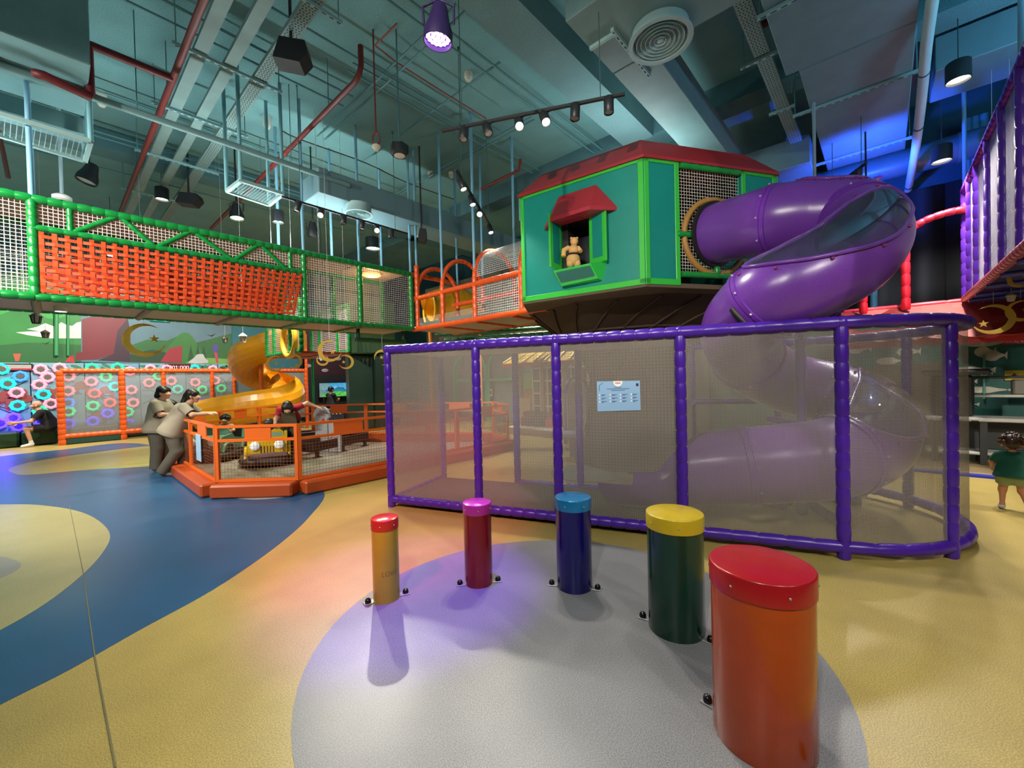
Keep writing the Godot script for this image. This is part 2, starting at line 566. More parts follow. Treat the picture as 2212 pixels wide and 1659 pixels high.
func par_can(label: String, at: Vector3, dir: Vector3, r: float, shell: Material, lens: Material, energy: float, cone: float, col: Color, dots := false) -> void:
	var t := thing("stage_light", label, "stage light", at)
	var d := dir.normalized()
	var b := Basis(Quaternion(UP, d))
	var m := Mesher.new()
	m.lathe([Vector2(0.001, -r * 2.3), Vector2(r * 0.45, -r * 2.3), Vector2(r * 0.55, -r * 2.1), Vector2(r * 0.75, -r * 1.2), Vector2(r, -r * 0.5), Vector2(r, 0.01), Vector2(r * 0.93, 0.01), Vector2(r * 0.9, -0.03), Vector2(0.001, -0.03)], Transform3D(b, at), 24)
	part(m, "housing", shell, t)
	var side := d.cross(UP).normalized() if absf(d.y) < 0.99 else Vector3.RIGHT
	var top := at - d * r * 1.1 + UP * r * 1.7
	var y := Mesher.new()
	for s in [-1.0, 1.0]:
		y.tube([at - d * r * 1.1 + side * s * r * 1.04, at - d * r * 1.1 + side * s * r * 1.08 + UP * r * 1.2, top], r * 0.09, 6)
	y.tube([top, Vector3(top.x, ROOF - 0.005, top.z)], r * 0.12, 6)
	part(y, "yoke", shell, t)
	if dots:
		var l := Mesher.new()
		for k in 25:
			var rr := 0.0 if k == 0 else (r * 0.36 if k < 9 else r * 0.7)
			var an := 0.0 if k == 0 else (TAU * k / 8.0 if k < 9 else TAU * k / 16.0)
			lens_disc(at - d * 0.026 + b * Vector3(cos(an) * rr, 0, sin(an) * rr), d, r * 0.15, l)
		part(l, "led_lens_glow", lens, t, "cluster of violet diodes")
	else:
		part(lens_disc(at - d * 0.026, d, r * 0.88), "lens_glow" if energy > 0 else "lens", lens, t)
	if energy > 0.0: spot("stage_spot", at + d * 0.03, at + d, energy, cone, col, r * 0.6)
func uplight(label: String, p0: Vector3, p1: Vector3, energy: float, col := Color(0.93, 1, 1)) -> void:  # unseen fittings, placed to brighten the ceiling from below
	var t := thing("unseen_uplight", label, "uplight", p0)
	var m := Mesher.new()
	m.bar(p0, p1, 0.16, 0.08, UP, 0.01)
	part(m, "housing", mat("d0d4d4", 0.4), t)
	var g := Mesher.new()
	g.bar(p0 + UP * 0.041, p1 + UP * 0.041, 0.12, 0.004)
	part(g, "lamp_glow", glow("f2ffff", 1.5), t)
	var l := AreaLight3D.new()
	l.name = numbered("unseen_uplight_panel")
	l.light_color = col
	l.light_energy = energy
	l.area_size = Vector2(0.12, p0.distance_to(p1))
	l.area_range = 40.0
	l.shadow_enabled = true
	add_child(l)
	var f := (p1 - p0).normalized()
	l.transform = Transform3D(Basis(f.cross(-UP), f, -UP), (p0 + p1) / 2 + UP * 0.06)
func lamps() -> void:
	var h := 4.75
	var white := Color(1, 0.97, 0.92)
	track("black ceiling track with two lamps blazing side by side above the tree house", gp(955, 283, h), gp(1350, 203, h), [
		[0.13, Vector3(-0.9, 0.5, -4.0), 0.0, 30.0], [0.27, Vector3(0.6, 0.5, -3.0), 0.0, 30.0], [0.45, Vector3(0.3, 0.2, -1.8), 6.0, 42.0], [0.59, Vector3(1.2, 0.0, -2.4), 6.0, 42.0],
		[0.75, Vector3(0.5, 0, -4.6), 0.0, 30.0], [0.92, Vector3(1.2, 0, -4.8), 0.0, 30.0]])
	track("black ceiling track with two blazing lamps above the green netted walkway", gp(609, 425, h), gp(880, 505, h), [
		[0.10, Vector3(-4.5, 0, -6.5), 0.0, 30.0], [0.26, Vector3(-2.2, 0.0, -3.0), 9.0, 36.0], [0.43, Vector3(-3.0, 0, -7.0), 0.0, 30.0], [0.58, Vector3(-3, 0, -8.0), 0.0, 30.0],
		[0.71, Vector3(-0.9, 0.2, -2.4), 14.0, 30.0], [0.84, Vector3(-2.6, 0, -9.0), 0.0, 30.0]])
	track("short black ceiling track end-on over the orange arched walkway", gp(985, 366, h), gp(1062, 492, h), [
		[0.12, Vector3(0.4, 1.5, -6.2), 5.0, 34.0], [0.36, Vector3(0.2, 1.0, -6.5), 5.0, 34.0], [0.58, Vector3(-0.2, 0.2, -2.6), 9.0, 34.0], [0.93, Vector3(0.6, 1.0, -7.5), 5.0, 34.0]])
	track("black ceiling track with one lit lamp beyond the purple tube slide", gp(1872, 352, 4.9), gp(1790, 412, 4.9), [
		[0.36, Vector3(5.5, 0.2, -3.0), 12.0, 42.0], [0.2, Vector3(6.0, 0, -8.0), 0.0, 30.0]])
	track("unseen black ceiling track behind the viewer lighting the tree house", Vector3(-3.4, h, 0.4), Vector3(-0.6, h, 1.2), [
		[0.1, Vector3(-3.4, 1.2, -7.0), 16.0, 40.0], [0.45, Vector3(0.6, 3.3, -5.6), 26.0, 26.0], [0.9, Vector3(1.6, 0.6, -4.0), 12.0, 46.0]])  # track out of view, placed to light the house front and cage
	track("unseen black ceiling track behind the viewer lighting the orange drum", Vector3(1.6, h, 1.6), Vector3(4.2, h, 0.9), [
		[0.15, Vector3(1.4, 0.2, -2.2), 6.0, 38.0], [0.8, Vector3(4.6, 0.2, -3.4), 10.0, 44.0], [0.95, Vector3(7.6, 2.2, -7.6), 26.0, 18.0], [0.5, Vector3(3.2, 2.8, -4.3), 9.0, 30.0]])  # out of view; lights the drum, the slide and the coral roof
	track("unseen black ceiling track lighting the blue floor wave", Vector3(-7.6, h, -2.6), Vector3(-5.2, h, -1.6), [
		[0.15, Vector3(-8.5, 0, -7.0), 14.0, 50.0], [0.8, Vector3(-4.8, 1.2, -7.2), 24.0, 40.0], [0.5, Vector3(-4.6, 3.2, -6.6), 24.0, 36.0]])  # out of view at the left; lights blue floor and webbing
	pendant("black drum pendant hanging over the cargo-net walkway", zp(350, 432, -9.5), 14.0, 0.13, 0.27)
	pendant("black drum pendant over the dark wall beside the ceiling hose", zp(2070, 176, -5.8), 14.0, 0.13, 0.26)
	pendant("black drum pendant over the red arched rail", zp(2034, 350, -6.9), 12.0, 0.13, 0.26)
	pendant("black drum pendant above the green netted corner", zp(806, 538, -11.5), 22.0, 0.2, 0.3)
	pendant("added black drum pendant over the play kitchen", rm(-3.6, 8.0, 4.9), 22.0)  # added beyond the frame to brighten the kitchen side
	pendant("added black drum pendant over the ball pit hut", rm(7.6, 9.6, 4.6), 26.0)  # added behind the house as general light for the hut
	pendant("added black drum pendant over the kart track", rm(9.2, 3.2, 4.9), 24.0)  # added fill light for the kart area
	pendant("added black drum pendant before the ring-light wall", rm(15.6, 1.2, 5.2), 34.0, 0.11, 0.24, rm(18.4, 1.2, 2.0), 60.0)  # added to lift the brightness of the far wall
	pendant("added black drum pendant before the bench end of the ring-light wall", rm(15.8, -3.4, 5.2), 34.0, 0.11, 0.24, rm(18.4, -3.4, 2.0), 60.0)  # added out of view, fill for the bench end
	pendant("added black drum pendant at the foot of the yellow slide", rm(13.6, 6.0, 5.2), 30.0, 0.11, 0.24, rm(16.5, 6.0, 1.5), 60.0)  # added fill around the yellow slide
	uplight("unseen linear uplight lying on the green walkway roof", rm(8.5, -4.0, 4.13), rm(8.5, -0.2, 4.13), 8.0)
	uplight("unseen linear uplight lying on the corner of the green walkway roof", rm(8.5, 1.0, 4.13), rm(8.5, 5.0, 4.13), 11.0)
	uplight("unseen linear uplight on top of the tree house roof", Vector3(1.6, 4.88, -7.6), Vector3(3.0, 4.88, -7.6), 4.5)
	uplight("unseen linear uplight hanging behind the viewer", Vector3(-1.5, 4.2, 3.2), Vector3(2.0, 4.2, 3.6), 16.0)
	uplight("unseen linear uplight hanging behind and beside the blue floor", Vector3(-6.5, 4.2, 1.6), Vector3(-4.0, 4.2, 3.0), 16.0)
	uplight("unseen linear uplight along the purple walkway top", rm(-2.6, 4.0, 4.7), rm(-2.6, 8.5, 4.7), 20.0, Color(0.55, 0.85, 1.0))  # unseen; its blue tint colours the ceiling at the right
	uplight("unseen linear uplight over the far bench end", rm(11.0, -5.6, 4.3), rm(15.0, -5.6, 4.3), 18.0)
	var dark := mat("17181b", 0.4)
	par_can("violet-lit black stage light hanging over the drums", zp(946, 88, -3.05), Vector3(-0.09, -0.94, -0.04), 0.105, mat("241640", 0.35), glow("c98cff", 10.0), 26.0, 17.0, Color(0.5, 0.1, 1.0), true)
	par_can("black stage light with plain lens above the ceiling camera", zp(186, 392, -7.4), Vector3(-0.2, -0.95, 0.2), 0.15, dark, mat("b9bcb6", 0.2), 0.0, 30.0, white)
	par_can("black stage light with green-tinged glow over the cargo net", zp(512, 472, -9.0), Vector3(0.1, -1, 0.1), 0.14, dark, glow("c8f5a8", 5.0), 10.0, 40.0, Color(0.8, 1.0, 0.66))
	par_can("black stage light hanging by the zigzag green truss", zp(677, 510, -9.2), Vector3(0.0, -1, -0.1), 0.13, dark, mat("4a3a34", 0.3), 0.0, 40.0, white)
	par_can("blue stage light beside the dark wall", rm(0.2, 9.6, 4.6), Vector3(0.35, 0.55, -0.35), 0.12, dark, glow("4a7bff", 8.0), 9.0, 70.0, Color(0.2, 0.38, 1.0))
	par_can("unseen pink stage light behind the viewer", Vector3(-2.6, 4.9, 0.4), Vector3(1.35, -4.9, -4.9), 0.11, dark, glow("ff6fa0", 10.0), 34.0, 13.0, Color(1.0, 0.16, 0.45))  # out of view, placed to throw the pink pool on the floor

# ---------- what hangs under the ceiling ----------
func line_a(b: float, h: float, a0: float, a1: float) -> Array:
	return [rm(a0, b, h), rm(a1, b, h)]
func line_b(a: float, h: float, b0: float, b1: float) -> Array:
	return [rm(a, b0, h), rm(a, b1, h)]
func run(called: String, label: String, category: String, m: Material, pts: Array, r: float, group := "", rods: Array = []) -> Node3D:
	var k := Mesher.new()
	k.tube(pts, r, 8)
	var o := single(k, called, m, label, category, group)
	for q in rods:
		var w := Mesher.new()
		w.tube([q, Vector3(q.x, ROOF, q.z)], 0.007, 5)
		part(w, "hanger_rod", mat("4e7f84", 0.6), o)
	return o
func tray(label: String, along_a: bool, lo: float, hi: float, h: float, s0: float, s1: float, holes: bool, struts: Array) -> void:
	var mid := (lo + hi) / 2
	var at := func(s: float, w: float, y: float) -> Vector3: return rm(s, w, y) if along_a else rm(w, s, y)
	var t := thing("cable_tray", label, "cable tray", at.call(s0, mid, h))
	var paint := speckled("94b5b4", 0.6, 2.0)
	var m := Mesher.new()
	m.bar(at.call(s0, mid, h + 0.004), at.call(s1, mid, h + 0.004), hi - lo, 0.008)
	part(m, "tray_floor", paint, t)
	var sd := Mesher.new()
	for w in [lo, hi]: sd.bar(at.call(s0, w, h + 0.03), at.call(s1, w, h + 0.03), 0.006, 0.06)
	part(sd, "tray_side", paint, t)
	if holes:
		var d := Mesher.new()
		var s := s0 + 0.03
		while s < s1 - 0.03:
			var odd := int((s - s0) / 0.042) % 2
			for k in 4:
				var w := lerpf(lo, hi, (k + 0.6 + 0.3 * odd) / 4.6)
				d.bar(at.call(s - 0.008, w, h - 0.001), at.call(s + 0.008, w, h - 0.001), 0.017, 0.002)
			s += 0.042
		part(d, "perforations", mat("1d3b40", 0.8), t, "rows of small punched holes", "stuff")
	for q in struts:
		var st := Mesher.new()
		st.bar(at.call(q[0], q[1], h - 0.025), at.call(q[0], q[2], h - 0.025), 0.041, 0.041)
		var o := part(st, "support_strut", mat("86abae", 0.55), t)
		var sl := Mesher.new()
		var n := int(absf(q[2] - q[1]) / 0.09)
		for k in n:
			var w := lerpf(q[1], q[2], (k + 0.3) / n)
			sl.bar(at.call(q[0], w, h - 0.047), at.call(q[0], w + 0.05 * signf(q[2] - q[1]), h - 0.047), 0.014, 0.003)
		part(sl, "slots", mat("1d3b40", 0.8), o, "", "stuff")
		for e in [q[1] + 0.04 * signf(q[2] - q[1]), q[2] - 0.04 * signf(q[2] - q[1])]:
			var rd := Mesher.new()
			rd.tube([at.call(q[0], e, h - 0.06), at.call(q[0], e, ROOF)], 0.007, 5)
			part(rd, "hanger_rod", mat("5b8a8f", 0.6), o)
func duct_box(t: Node3D, a0: float, a1: float, b0: float, b1: float, h0: float, h1: float, m: Material, called := "duct_section") -> MeshInstance3D:
	var k := Mesher.new()
	k.box(Transform3D(room_basis, rm((a0 + a1) / 2, (b0 + b1) / 2, (h0 + h1) / 2)), Vector3(absf(b1 - b0), h1 - h0, absf(a1 - a0)), 0.012)
	return part(k, called, m, t)
func diffuser(label: String, c: Vector3, r: float, top: float) -> void:
	var t := thing("round_diffuser", label, "air diffuser", c)
	var paint := mat("9cbcbc", 0.5)
	var m := Mesher.new()
	m.lathe([Vector2(r * 0.80, 0.06), Vector2(r * 0.84, 0.012), Vector2(r * 0.86, 0.0), Vector2(r, 0.0), Vector2(r, 0.02), Vector2(r * 0.88, 0.05), Vector2(r * 0.88, top - c.y)], Transform3D(Basis(), c), 40)
	part(m, "collar", paint, t)
	for k in 5:
		var rr := r * (0.74 - 0.14 * k)
		var g := Mesher.new()
		g.lathe([Vector2(rr - r * 0.075, 0.06), Vector2(rr, 0.008), Vector2(rr + r * 0.012, 0.008), Vector2(rr - r * 0.06, 0.062)], Transform3D(Basis(), c), 36)
		part(g, "ring", paint, t)
	var mid := Mesher.new()
	mid.lathe([Vector2(0.001, 0.012), Vector2(r * 0.1, 0.016), Vector2(r * 0.12, 0.05)], Transform3D(Basis(), c), 20)
	part(mid, "centre_cone", paint, t)
	var dk := Mesher.new()
	dk.lathe([Vector2(0.001, 0.09), Vector2(r * 0.86, 0.09)], Transform3D(Basis(), c), 24)
	part(dk, "inner_baffle", paint, t)
func basket(label: String, p: Array, top_rods: float) -> void:
	var t := thing("mesh_basket_tray", label, "cable basket", p[0])
	var m := Mesher.new()
	for i in 4: m.bar(p[i], p[(i + 1) % 4], 0.05, 0.05)
	part(m, "frame", mat("7f9c9a", 0.6), t)
	var n := Mesher.new()
	n.net(p[0], p[1], p[2], p[3], 0.05, 0.006)
	part(n, "wire_mesh", mat("86a6a6", 0.6), t, "", "stuff")
	for q in p:
		var r := Mesher.new()
		r.tube([q, Vector3(q.x, top_rods, q.z)], 0.03, 8)
		part(r, "hanger_pipe", mat("6fa3ac", 0.5), t)
func ceiling_services() -> void:
	var teal := speckled("84b0b3", 0.6, 2.0)
	var dull := mat("55868c", 0.6)
	var red := speckled("8c2f2c", 0.5, 3.0)
	tray("solid pale teal cable tray beside the long red pipe", true, 1.43, 1.58, 6.2, 1.0, 16.5, false, [[5.1, 1.2, 2.6], [7.0, 1.2, 2.55], [8.7, 1.2, 2.55], [10.7, 1.2, 2.55], [13.0, 1.2, 2.55]])
	tray("solid pale teal cable tray between a solid and a perforated tray", true, 1.78, 1.92, 6.2, 1.0, 16.5, false, [])
	tray("perforated pale teal cable tray passing the black box speaker", true, 2.155, 2.335, 6.2, 1.0, 16.5, true, [])
	tray("perforated pale teal cable tray beside the widest duct", false, 1.13, 1.31, 6.0, 5.3, 11.4, true, [[6.75, 1.0, 1.5], [8.3, 1.05, 1.42], [10.2, 1.0, 1.5]])
	run("fire_pipe", "long straight red fire pipe beside the cable trays", "pipe", red, line_a(1.29, 6.02, 0.8, 15.0), 0.045, "", [rm(4.4, 1.29, 6), rm(8, 1.29, 6), rm(11.5, 1.29, 6)])
	var e := rm(5.55, 3.1, 6.0)
	run("fire_pipe", "red fire pipe ending in an upturned elbow under the ceiling", "pipe", red, [rm(14.0, 3.12, 6.0), rm(5.75, 3.1, 6.0), rm(5.6, 3.1, 6.05), e + UP * 0.14, e + UP * 0.42], 0.04, "", [rm(6.6, 3.1, 6), rm(9.8, 3.1, 6)])
	var q0 := gp(373, 170, 6.0)
	var q1 := gp(190, 95, 6.0)
	var q2 := Vector3(q1.x, 5.33, q1.z)
	run("fire_pipe", "red fire pipe stepping down around the boxy duct", "pipe", speckled("7d1f25", 0.5, 3.0), [q0, q1 + (q0 - q1) * 0.04, q1, q1 - UP * 0.05, q2 + UP * 0.05, q2, gp(95, 163, 5.33), gp(76, 158, 5.36)], 0.05)
	run("fire_pipe", "short red sprinkler drop beside the track lights", "pipe", red, [gp(1124, 345, 6.0), gp(1121, 368, 5.9), gp(1040, 408, 5.9)], 0.03)
	run("fire_pipe", "red fire pipe stub beside the perforated tray and widest duct", "pipe", red, [gp(1630, 62, 6.15), gp(1665, 45, 6.15)], 0.045)
	run("fire_pipe", "thin brown pipe rising behind the netted walkway", "pipe", mat("6e4a42", 0.6), [zp(18, 385, -8.0), zp(8, 335, -8.0), zp(0, 300, -8.0), zp(-6, 150, -8.0)], 0.035)
	run("water_pipe", "pale teal pipe crossing under the cable trays", "pipe", teal, [rm(7.65, -4.0, 5.4), rm(7.65, 3.95, 5.4)], 0.05, "", [rm(7.65, 0.9, 5.4), rm(7.65, 2.9, 5.4)])
	# ducts
	var t := thing("air_duct", "wide pale blue duct with bolted panel joints above the tube slide", "duct", rm(0.3, 8, 5.7))
	var seams := [4.2, 5.55, 6.95, 8.05, 10.25, 11.55]
	for i in 5:
		duct_box(t, -0.33, 0.98 if i < 2 else 0.83, seams[i] + 0.006, seams[i + 1] - 0.006, 5.7, 6.3, speckled("83abb4", 0.55, 2.0))
	for s in [5.55, 8.05, 10.25]:
		var m := Mesher.new()
		m.bar(rm(-0.4, s, 5.672), rm(1.05, s, 5.672), 0.041, 0.041)
		part(m, "support_strut", mat("8ab0b4", 0.55), t)
		var sl := Mesher.new()
		for k in 14: sl.bar(rm(-0.34 + k * 0.1, s, 5.65), rm(-0.28 + k * 0.1, s, 5.65), 0.014, 0.003)
		part(sl, "slots", mat("1d3b40", 0.8), t, "", "stuff")
		for w in [-0.37, 1.02]:
			var r := Mesher.new()
			r.tube([rm(w, s, 5.66), rm(w, s, ROOF)], 0.007, 5)
			part(r, "hanger_rod", mat("5b8a8f", 0.6), t)
	t = thing("air_duct", "narrow pale teal duct carrying the large round diffuser", "duct", rm(2.4, 6, 5.7))
	duct_box(t, 2.14, 2.72, 5.25, 9.6, 5.72, 6.2, speckled("8fb6b6", 0.55, 2.0))
	duct_box(t, 1.06, 2.72, 4.1, 5.24, 5.72, 6.4, speckled("8fb6b6", 0.55, 2.0), "plenum_box")
	for s in [[4.62, 2.7, 2.35], [8.9, 2.95, 2.0]]:
		var m := Mesher.new()
		m.bar(rm(s[1], s[0], 5.695), rm(s[2], s[0], 5.695), 0.041, 0.041)
		part(m, "support_strut", mat("9cc0c0", 0.55), t)
	var slotted := Mesher.new()
	slotted.bar(rm(2.36, 4.55, 5.7), rm(2.36, 5.6, 5.7), 0.041, 0.041)
	part(slotted, "slotted_rail", mat("93b6b6", 0.55), t)
	var sl2 := Mesher.new()
	for k in 11: sl2.bar(rm(2.36, 4.58 + k * 0.095, 5.678), rm(2.36, 4.63 + k * 0.095, 5.678), 0.014, 0.003)
	part(sl2, "slots", mat("1d3b40", 0.8), t, "", "stuff")
	diffuser("large round ceiling diffuser with concentric rings under the narrow duct", gp(1426, 92, 5.58), 0.37, 5.75)
	t = thing("air_duct", "pale teal box duct end above the left walkway", "duct", rm(7.7, 0, 5.4))
	duct_box(t, 7.0, 8.4, -6.5, 0.42, 5.45, 6.35, speckled("7fb0b4", 0.6, 2.0))
	duct_box(t, 8.42, 8.75, -6.5, 0.42, 5.2, 5.44, speckled("7fb0b4", 0.6, 2.0), "lower_step")
	t = thing("air_duct", "pale blue duct above the netted corner of the green walkway", "duct", gp(689, 414, 5.1))
	var c1 := gp(689, 414, 5.1)
	var a1 := c1.dot(DA)
	var b1 := c1.dot(DB)
	duct_box(t, a1, a1 + 0.75, b1, 11.3, 5.1, 5.55, speckled("84abb5", 0.55, 2.0))
	diffuser("small round ceiling diffuser above the green walkway lamps", gp(775, 464, 4.93), 0.27, 5.12)
	t = thing("air_duct", "dark blue round duct near the end wall", "duct", rm(4, 11, 5.4))
	var rd := Mesher.new()
	rd.tube([rm(6, 10.9, 5.5), rm(-6.5, 10.9, 5.5)], 0.24, 20)
	part(rd, "duct_pipe", speckled("4c7f94", 0.4, 2.0), t)
	for k in 6:
		var f := Mesher.new()
		f.tube([rm(5 - 2 * k, 10.9, 5.5), rm(4.95 - 2 * k, 10.9, 5.5)], 0.255, 20)
		part(f, "joint_band", speckled("5b8da0", 0.4, 2.0), t)
	t = thing("air_duct", "pale box duct behind the perforated tray end", "duct", rm(1.6, 9.0, 5.6))
	duct_box(t, 1.0, 2.3, 9.7, 10.5, 5.55, 6.1, speckled("86aeb2", 0.6, 2.0))
	t = thing("air_duct", "long box duct across the end of the hall", "duct", rm(0, 9, 6.0))
	duct_box(t, -6.5, -0.6, 8.9, 9.9, 6.0, 6.5, speckled("7ba6b4", 0.55, 2.0))
	duct_box(t, -6.5, -0.6, 6.9, 7.6, 6.2, 6.6, speckled("7ba6b4", 0.55, 2.0))
	# beams of the roof itself
	var bm := wall_box(3.4, 4.0, -7.5, 8.2, 6.38, ROOF)
	struct(bm, "ceiling_beam", speckled("8ab3b8", 0.85, 1.0, 0.3))
	struct(wall_box(-7.0, 18.7, 8.2, 8.7, 6.42, ROOF), "ceiling_beam", speckled("6c9ba4", 0.85, 1.0, 0.3))
	struct(wall_box(11.6, 12.1, -7.5, 11.6, 6.42, ROOF), "ceiling_beam", speckled("6c9ba4", 0.85, 1.0, 0.3))
	# hose and conduits
	var hose := Mesher.new()
	var hp := curve([zp(2020, -40, -4.5), zp(2002, 90, -5.1), zp(1992, 200, -5.9), zp(1978, 320, -7.0), zp(1960, 420, -8.4), zp(1946, 505, -10.0)], 5)
	hose.tube(hp, 0.058, 10)
	var ho := single(hose, "ceiling_hose", mat("a9c9cf", 0.5), "pale flexible hose slanting down past the red arches", "hose")
	for k in [8, 13, 19]:
		var cl := Mesher.new()
		cl.tube([hp[k], hp[k].lerp(hp[k + 1], 0.12)], 0.064, 10)
		part(cl, "clip", mat("39565c", 0.5), ho)
	var cond := [line_b(4.75, 6.55, 1.0, 9.0), line_b(4.55, 6.55, 1.0, 9.0), line_b(7.1, 6.5, -3.0, 3.6), line_b(6.75, 6.5, -3.0, 3.6), line_b(5.95, 6.55, -1.0, 4.8),
		line_b(9.6, 6.5, -3.0, 8.0), line_b(9.9, 6.5, -3.0, 8.0), line_b(10.9, 6.4, -3.0, 9.0), line_b(11.1, 6.4, -3.0, 9.0), line_b(12.9, 6.5, -3.0, 9.0), line_b(6.35, 6.6, 3.3, 8.0), line_b(6.15, 6.6, 3.3, 8.0)]
	for c in cond: run("ceiling_conduit", "thin teal conduit fixed under the ceiling across the trays", "conduit", dull, c, 0.018, "conduits across the trays")
	var ca := [line_a(3.75, 6.6, 2.6, 8.5), line_a(3.9, 6.6, 2.6, 8.5), line_a(4.9, 6.62, 4.5, 9.0), line_a(6.3, 6.6, 5.0, 11.0), line_a(6.4, 6.6, 5.0, 11.0)]
	for c in ca: run("ceiling_conduit", "thin teal conduit fixed under the ceiling beside the upturned red pipe", "conduit", dull, c, 0.018, "conduits along the trays")
	run("sensor_cable", "thin red cable looping across the ceiling to the hanging smoke detector", "cable", mat("8a3a36", 0.6), [gp(857, 51, 6.6), gp(810, 98, 6.6), gp(855, 134, 6.6), gp(935, 185, 6.6), gp(1050, 256, 6.6)], 0.012)
	run("sensor_cable", "thin dark cable sagging beside the red pipe", "cable", mat("4f4a44", 0.6), curve([gp(610, 283, 6.4), gp(650, 302, 6.3), gp(790, 352, 6.3), gp(880, 395, 6.3), gp(985, 432, 6.3)], 4), 0.012)
	# hanging smoke detector with a coil of cable
	var sd := zp(813, 318, -6.2)
	t = thing("smoke_detector", "white smoke detector hanging from a coil of red cable", "detector", sd)
	var m1 := Mesher.new()
	m1.lathe([Vector2(0.001, -0.05), Vector2(0.03, -0.05), Vector2(0.045, -0.02), Vector2(0.06, -0.01), Vector2(0.062, 0.02), Vector2(0.03, 0.04), Vector2(0.001, 0.045)], Transform3D(Basis(), sd), 16)
	part(m1, "sensor_body", mat("d8d4c6", 0.5), t)
	var m2 := Mesher.new()
	var coil := []
	for k in 40: coil.append(sd + Vector3(cos(k * 0.47) * 0.055, 0.12 + sin(k * 0.47) * 0.09, 0.012 * sin(k * 0.2)))
	m2.tube(coil, 0.008, 5)
	part(m2, "cable_coil", mat("a03a36", 0.5), t)
	var m3 := Mesher.new()
	m3.tube([sd + UP * 0.2, Vector3(sd.x, ROOF, sd.z)], 0.012, 6)
	part(m3, "drop_cable", mat("8a3a36", 0.6), t)
	var hx := zp(863, 328, -6.2)
	t = thing("pendant_speaker", "black hexagonal pendant speaker hanging beside the smoke detector", "speaker", hx)
	var m4 := Mesher.new()
	m4.lathe([Vector2(0.001, -0.06), Vector2(0.11, -0.06), Vector2(0.135, -0.02), Vector2(0.135, 0.09), Vector2(0.05, 0.13), Vector2(0.001, 0.13)], Transform3D(Basis(), hx), 6, TAU, false)
	part(m4, "case", mat("23282c", 0.5), t)
	var m5 := Mesher.new()
	m5.lathe([Vector2(0.001, -0.068), Vector2(0.06, -0.068), Vector2(0.08, -0.06)], Transform3D(Basis(), hx), 20)
	part(m5, "grille", mat("d9d6cd", 0.5), t, "pale round grille")
	var m6 := Mesher.new()
	m6.tube([hx + UP * 0.13, Vector3(hx.x, ROOF, hx.z)], 0.012, 6)
	part(m6, "hanger_rod", dull, t)
	# box speakers
	for s in [["black box speaker bracketed beside the perforated tray", zp(640, 138, -5.6), 0.42, 0.3], ["black bar speaker behind the truss of the green walkway", zp(417, 436, -9.2), 0.44, 0.2], ["dark box speaker above the arched walkway", zp(913, 514, -9.4), 0.2, 0.26], ["black bar speaker at the end of the yellow tube", zp(1335, 700, -13.0), 0.3, 0.2]].slice(0, 3):
		var at: Vector3 = s[1]
		t = thing("wall_speaker", s[0], "speaker", at)
		var o := PackedVector2Array([Vector2(-s[2] / 2, -0.12), Vector2(s[2] * 0.25, -0.15), Vector2(s[2] / 2, -0.02), Vector2(s[2] * 0.42, s[3] * 0.45), Vector2(-s[2] * 0.3, s[3] * 0.5)])
		var k := Mesher.new()
		k.prism(o, Transform3D(Basis(UP, 0.2), at), 0.26)
		part(k, "cabinet", mat("1b1d20", 0.6), t)
		var br := Mesher.new()
		br.tube([at + Vector3(0, s[3] * 0.4, 0.12), Vector3(at.x, ROOF, at.z + 0.12)], 0.02, 6)
		part(br, "bracket", mat("2a2d30", 0.5), t)
		var lg := Mesher.new()
		lg.box(Transform3D(Basis(UP, 0.2), at + Vector3(-s[2] * 0.3, -0.05, 0.262)), Vector3(0.03, 0.05, 0.004))
		part(lg, "badge", mat("c9c2a0", 0.4), t)
	basket("pale mesh cable basket hanging in front of the trays", [gp(490, 413, 4.9), gp(520, 390, 4.9), gp(611, 419, 4.9), gp(581, 443, 4.9)], ROOF)
	basket("pale mesh cable basket under the boxy duct", [gp(-60, 275, 4.9), gp(-60, 228, 4.9), gp(196, 305, 4.9), gp(184, 348, 4.9)], ROOF)
	# ceiling mounted detectors
	var dl := [gp(1012, 168, 6.72), gp(220, 224, 6.6), gp(577, 272, 6.6), gp(930, 378, 6.72), gp(975, 380, 6.72), gp(598, 398, 6.72)]
	for p in dl:
		var k := Mesher.new()
		k.lathe([Vector2(0.001, -0.05), Vector2(0.04, -0.05), Vector2(0.06, -0.02), Vector2(0.07, 0.0), Vector2(0.07, ROOF - p.y)], Transform3D(Basis(), p), 14)
		single(k, "ceiling_detector", mat("d3d1c2", 0.5), "small white detector on the ceiling", "detector", "ceiling detectors")
	for c in [["white dome camera hanging at the green walkway corner", zp(134, 432, -6.3), 0.11, true], ["white dome camera under the tube slide", zp(1764, 677, -6.4), 0.10, false]]:
		var at: Vector3 = c[1]
		t = thing("dome_camera", c[0], "camera", at)
		var k := Mesher.new()
		k.lathe([Vector2(c[2] * 0.7, -0.02), Vector2(c[2], 0.0), Vector2(c[2], 0.05), Vector2(c[2] * 0.6, 0.08), Vector2(0.02, 0.1)], Transform3D(Basis(), at), 20)
		part(k, "housing", mat("d8d8d4", 0.4), t)
		var dm := Mesher.new()
		dm.ball(at - UP * 0.01, Vector3.ONE * c[2] * 0.66)
		part(dm, "dome", mat("2a1e20", 0.15), t)
		var st := Mesher.new()
		st.tube([at + UP * 0.09, Vector3(at.x, ROOF, at.z)], 0.022, 8)
		part(st, "stem", mat("8fa5ad", 0.5), t)

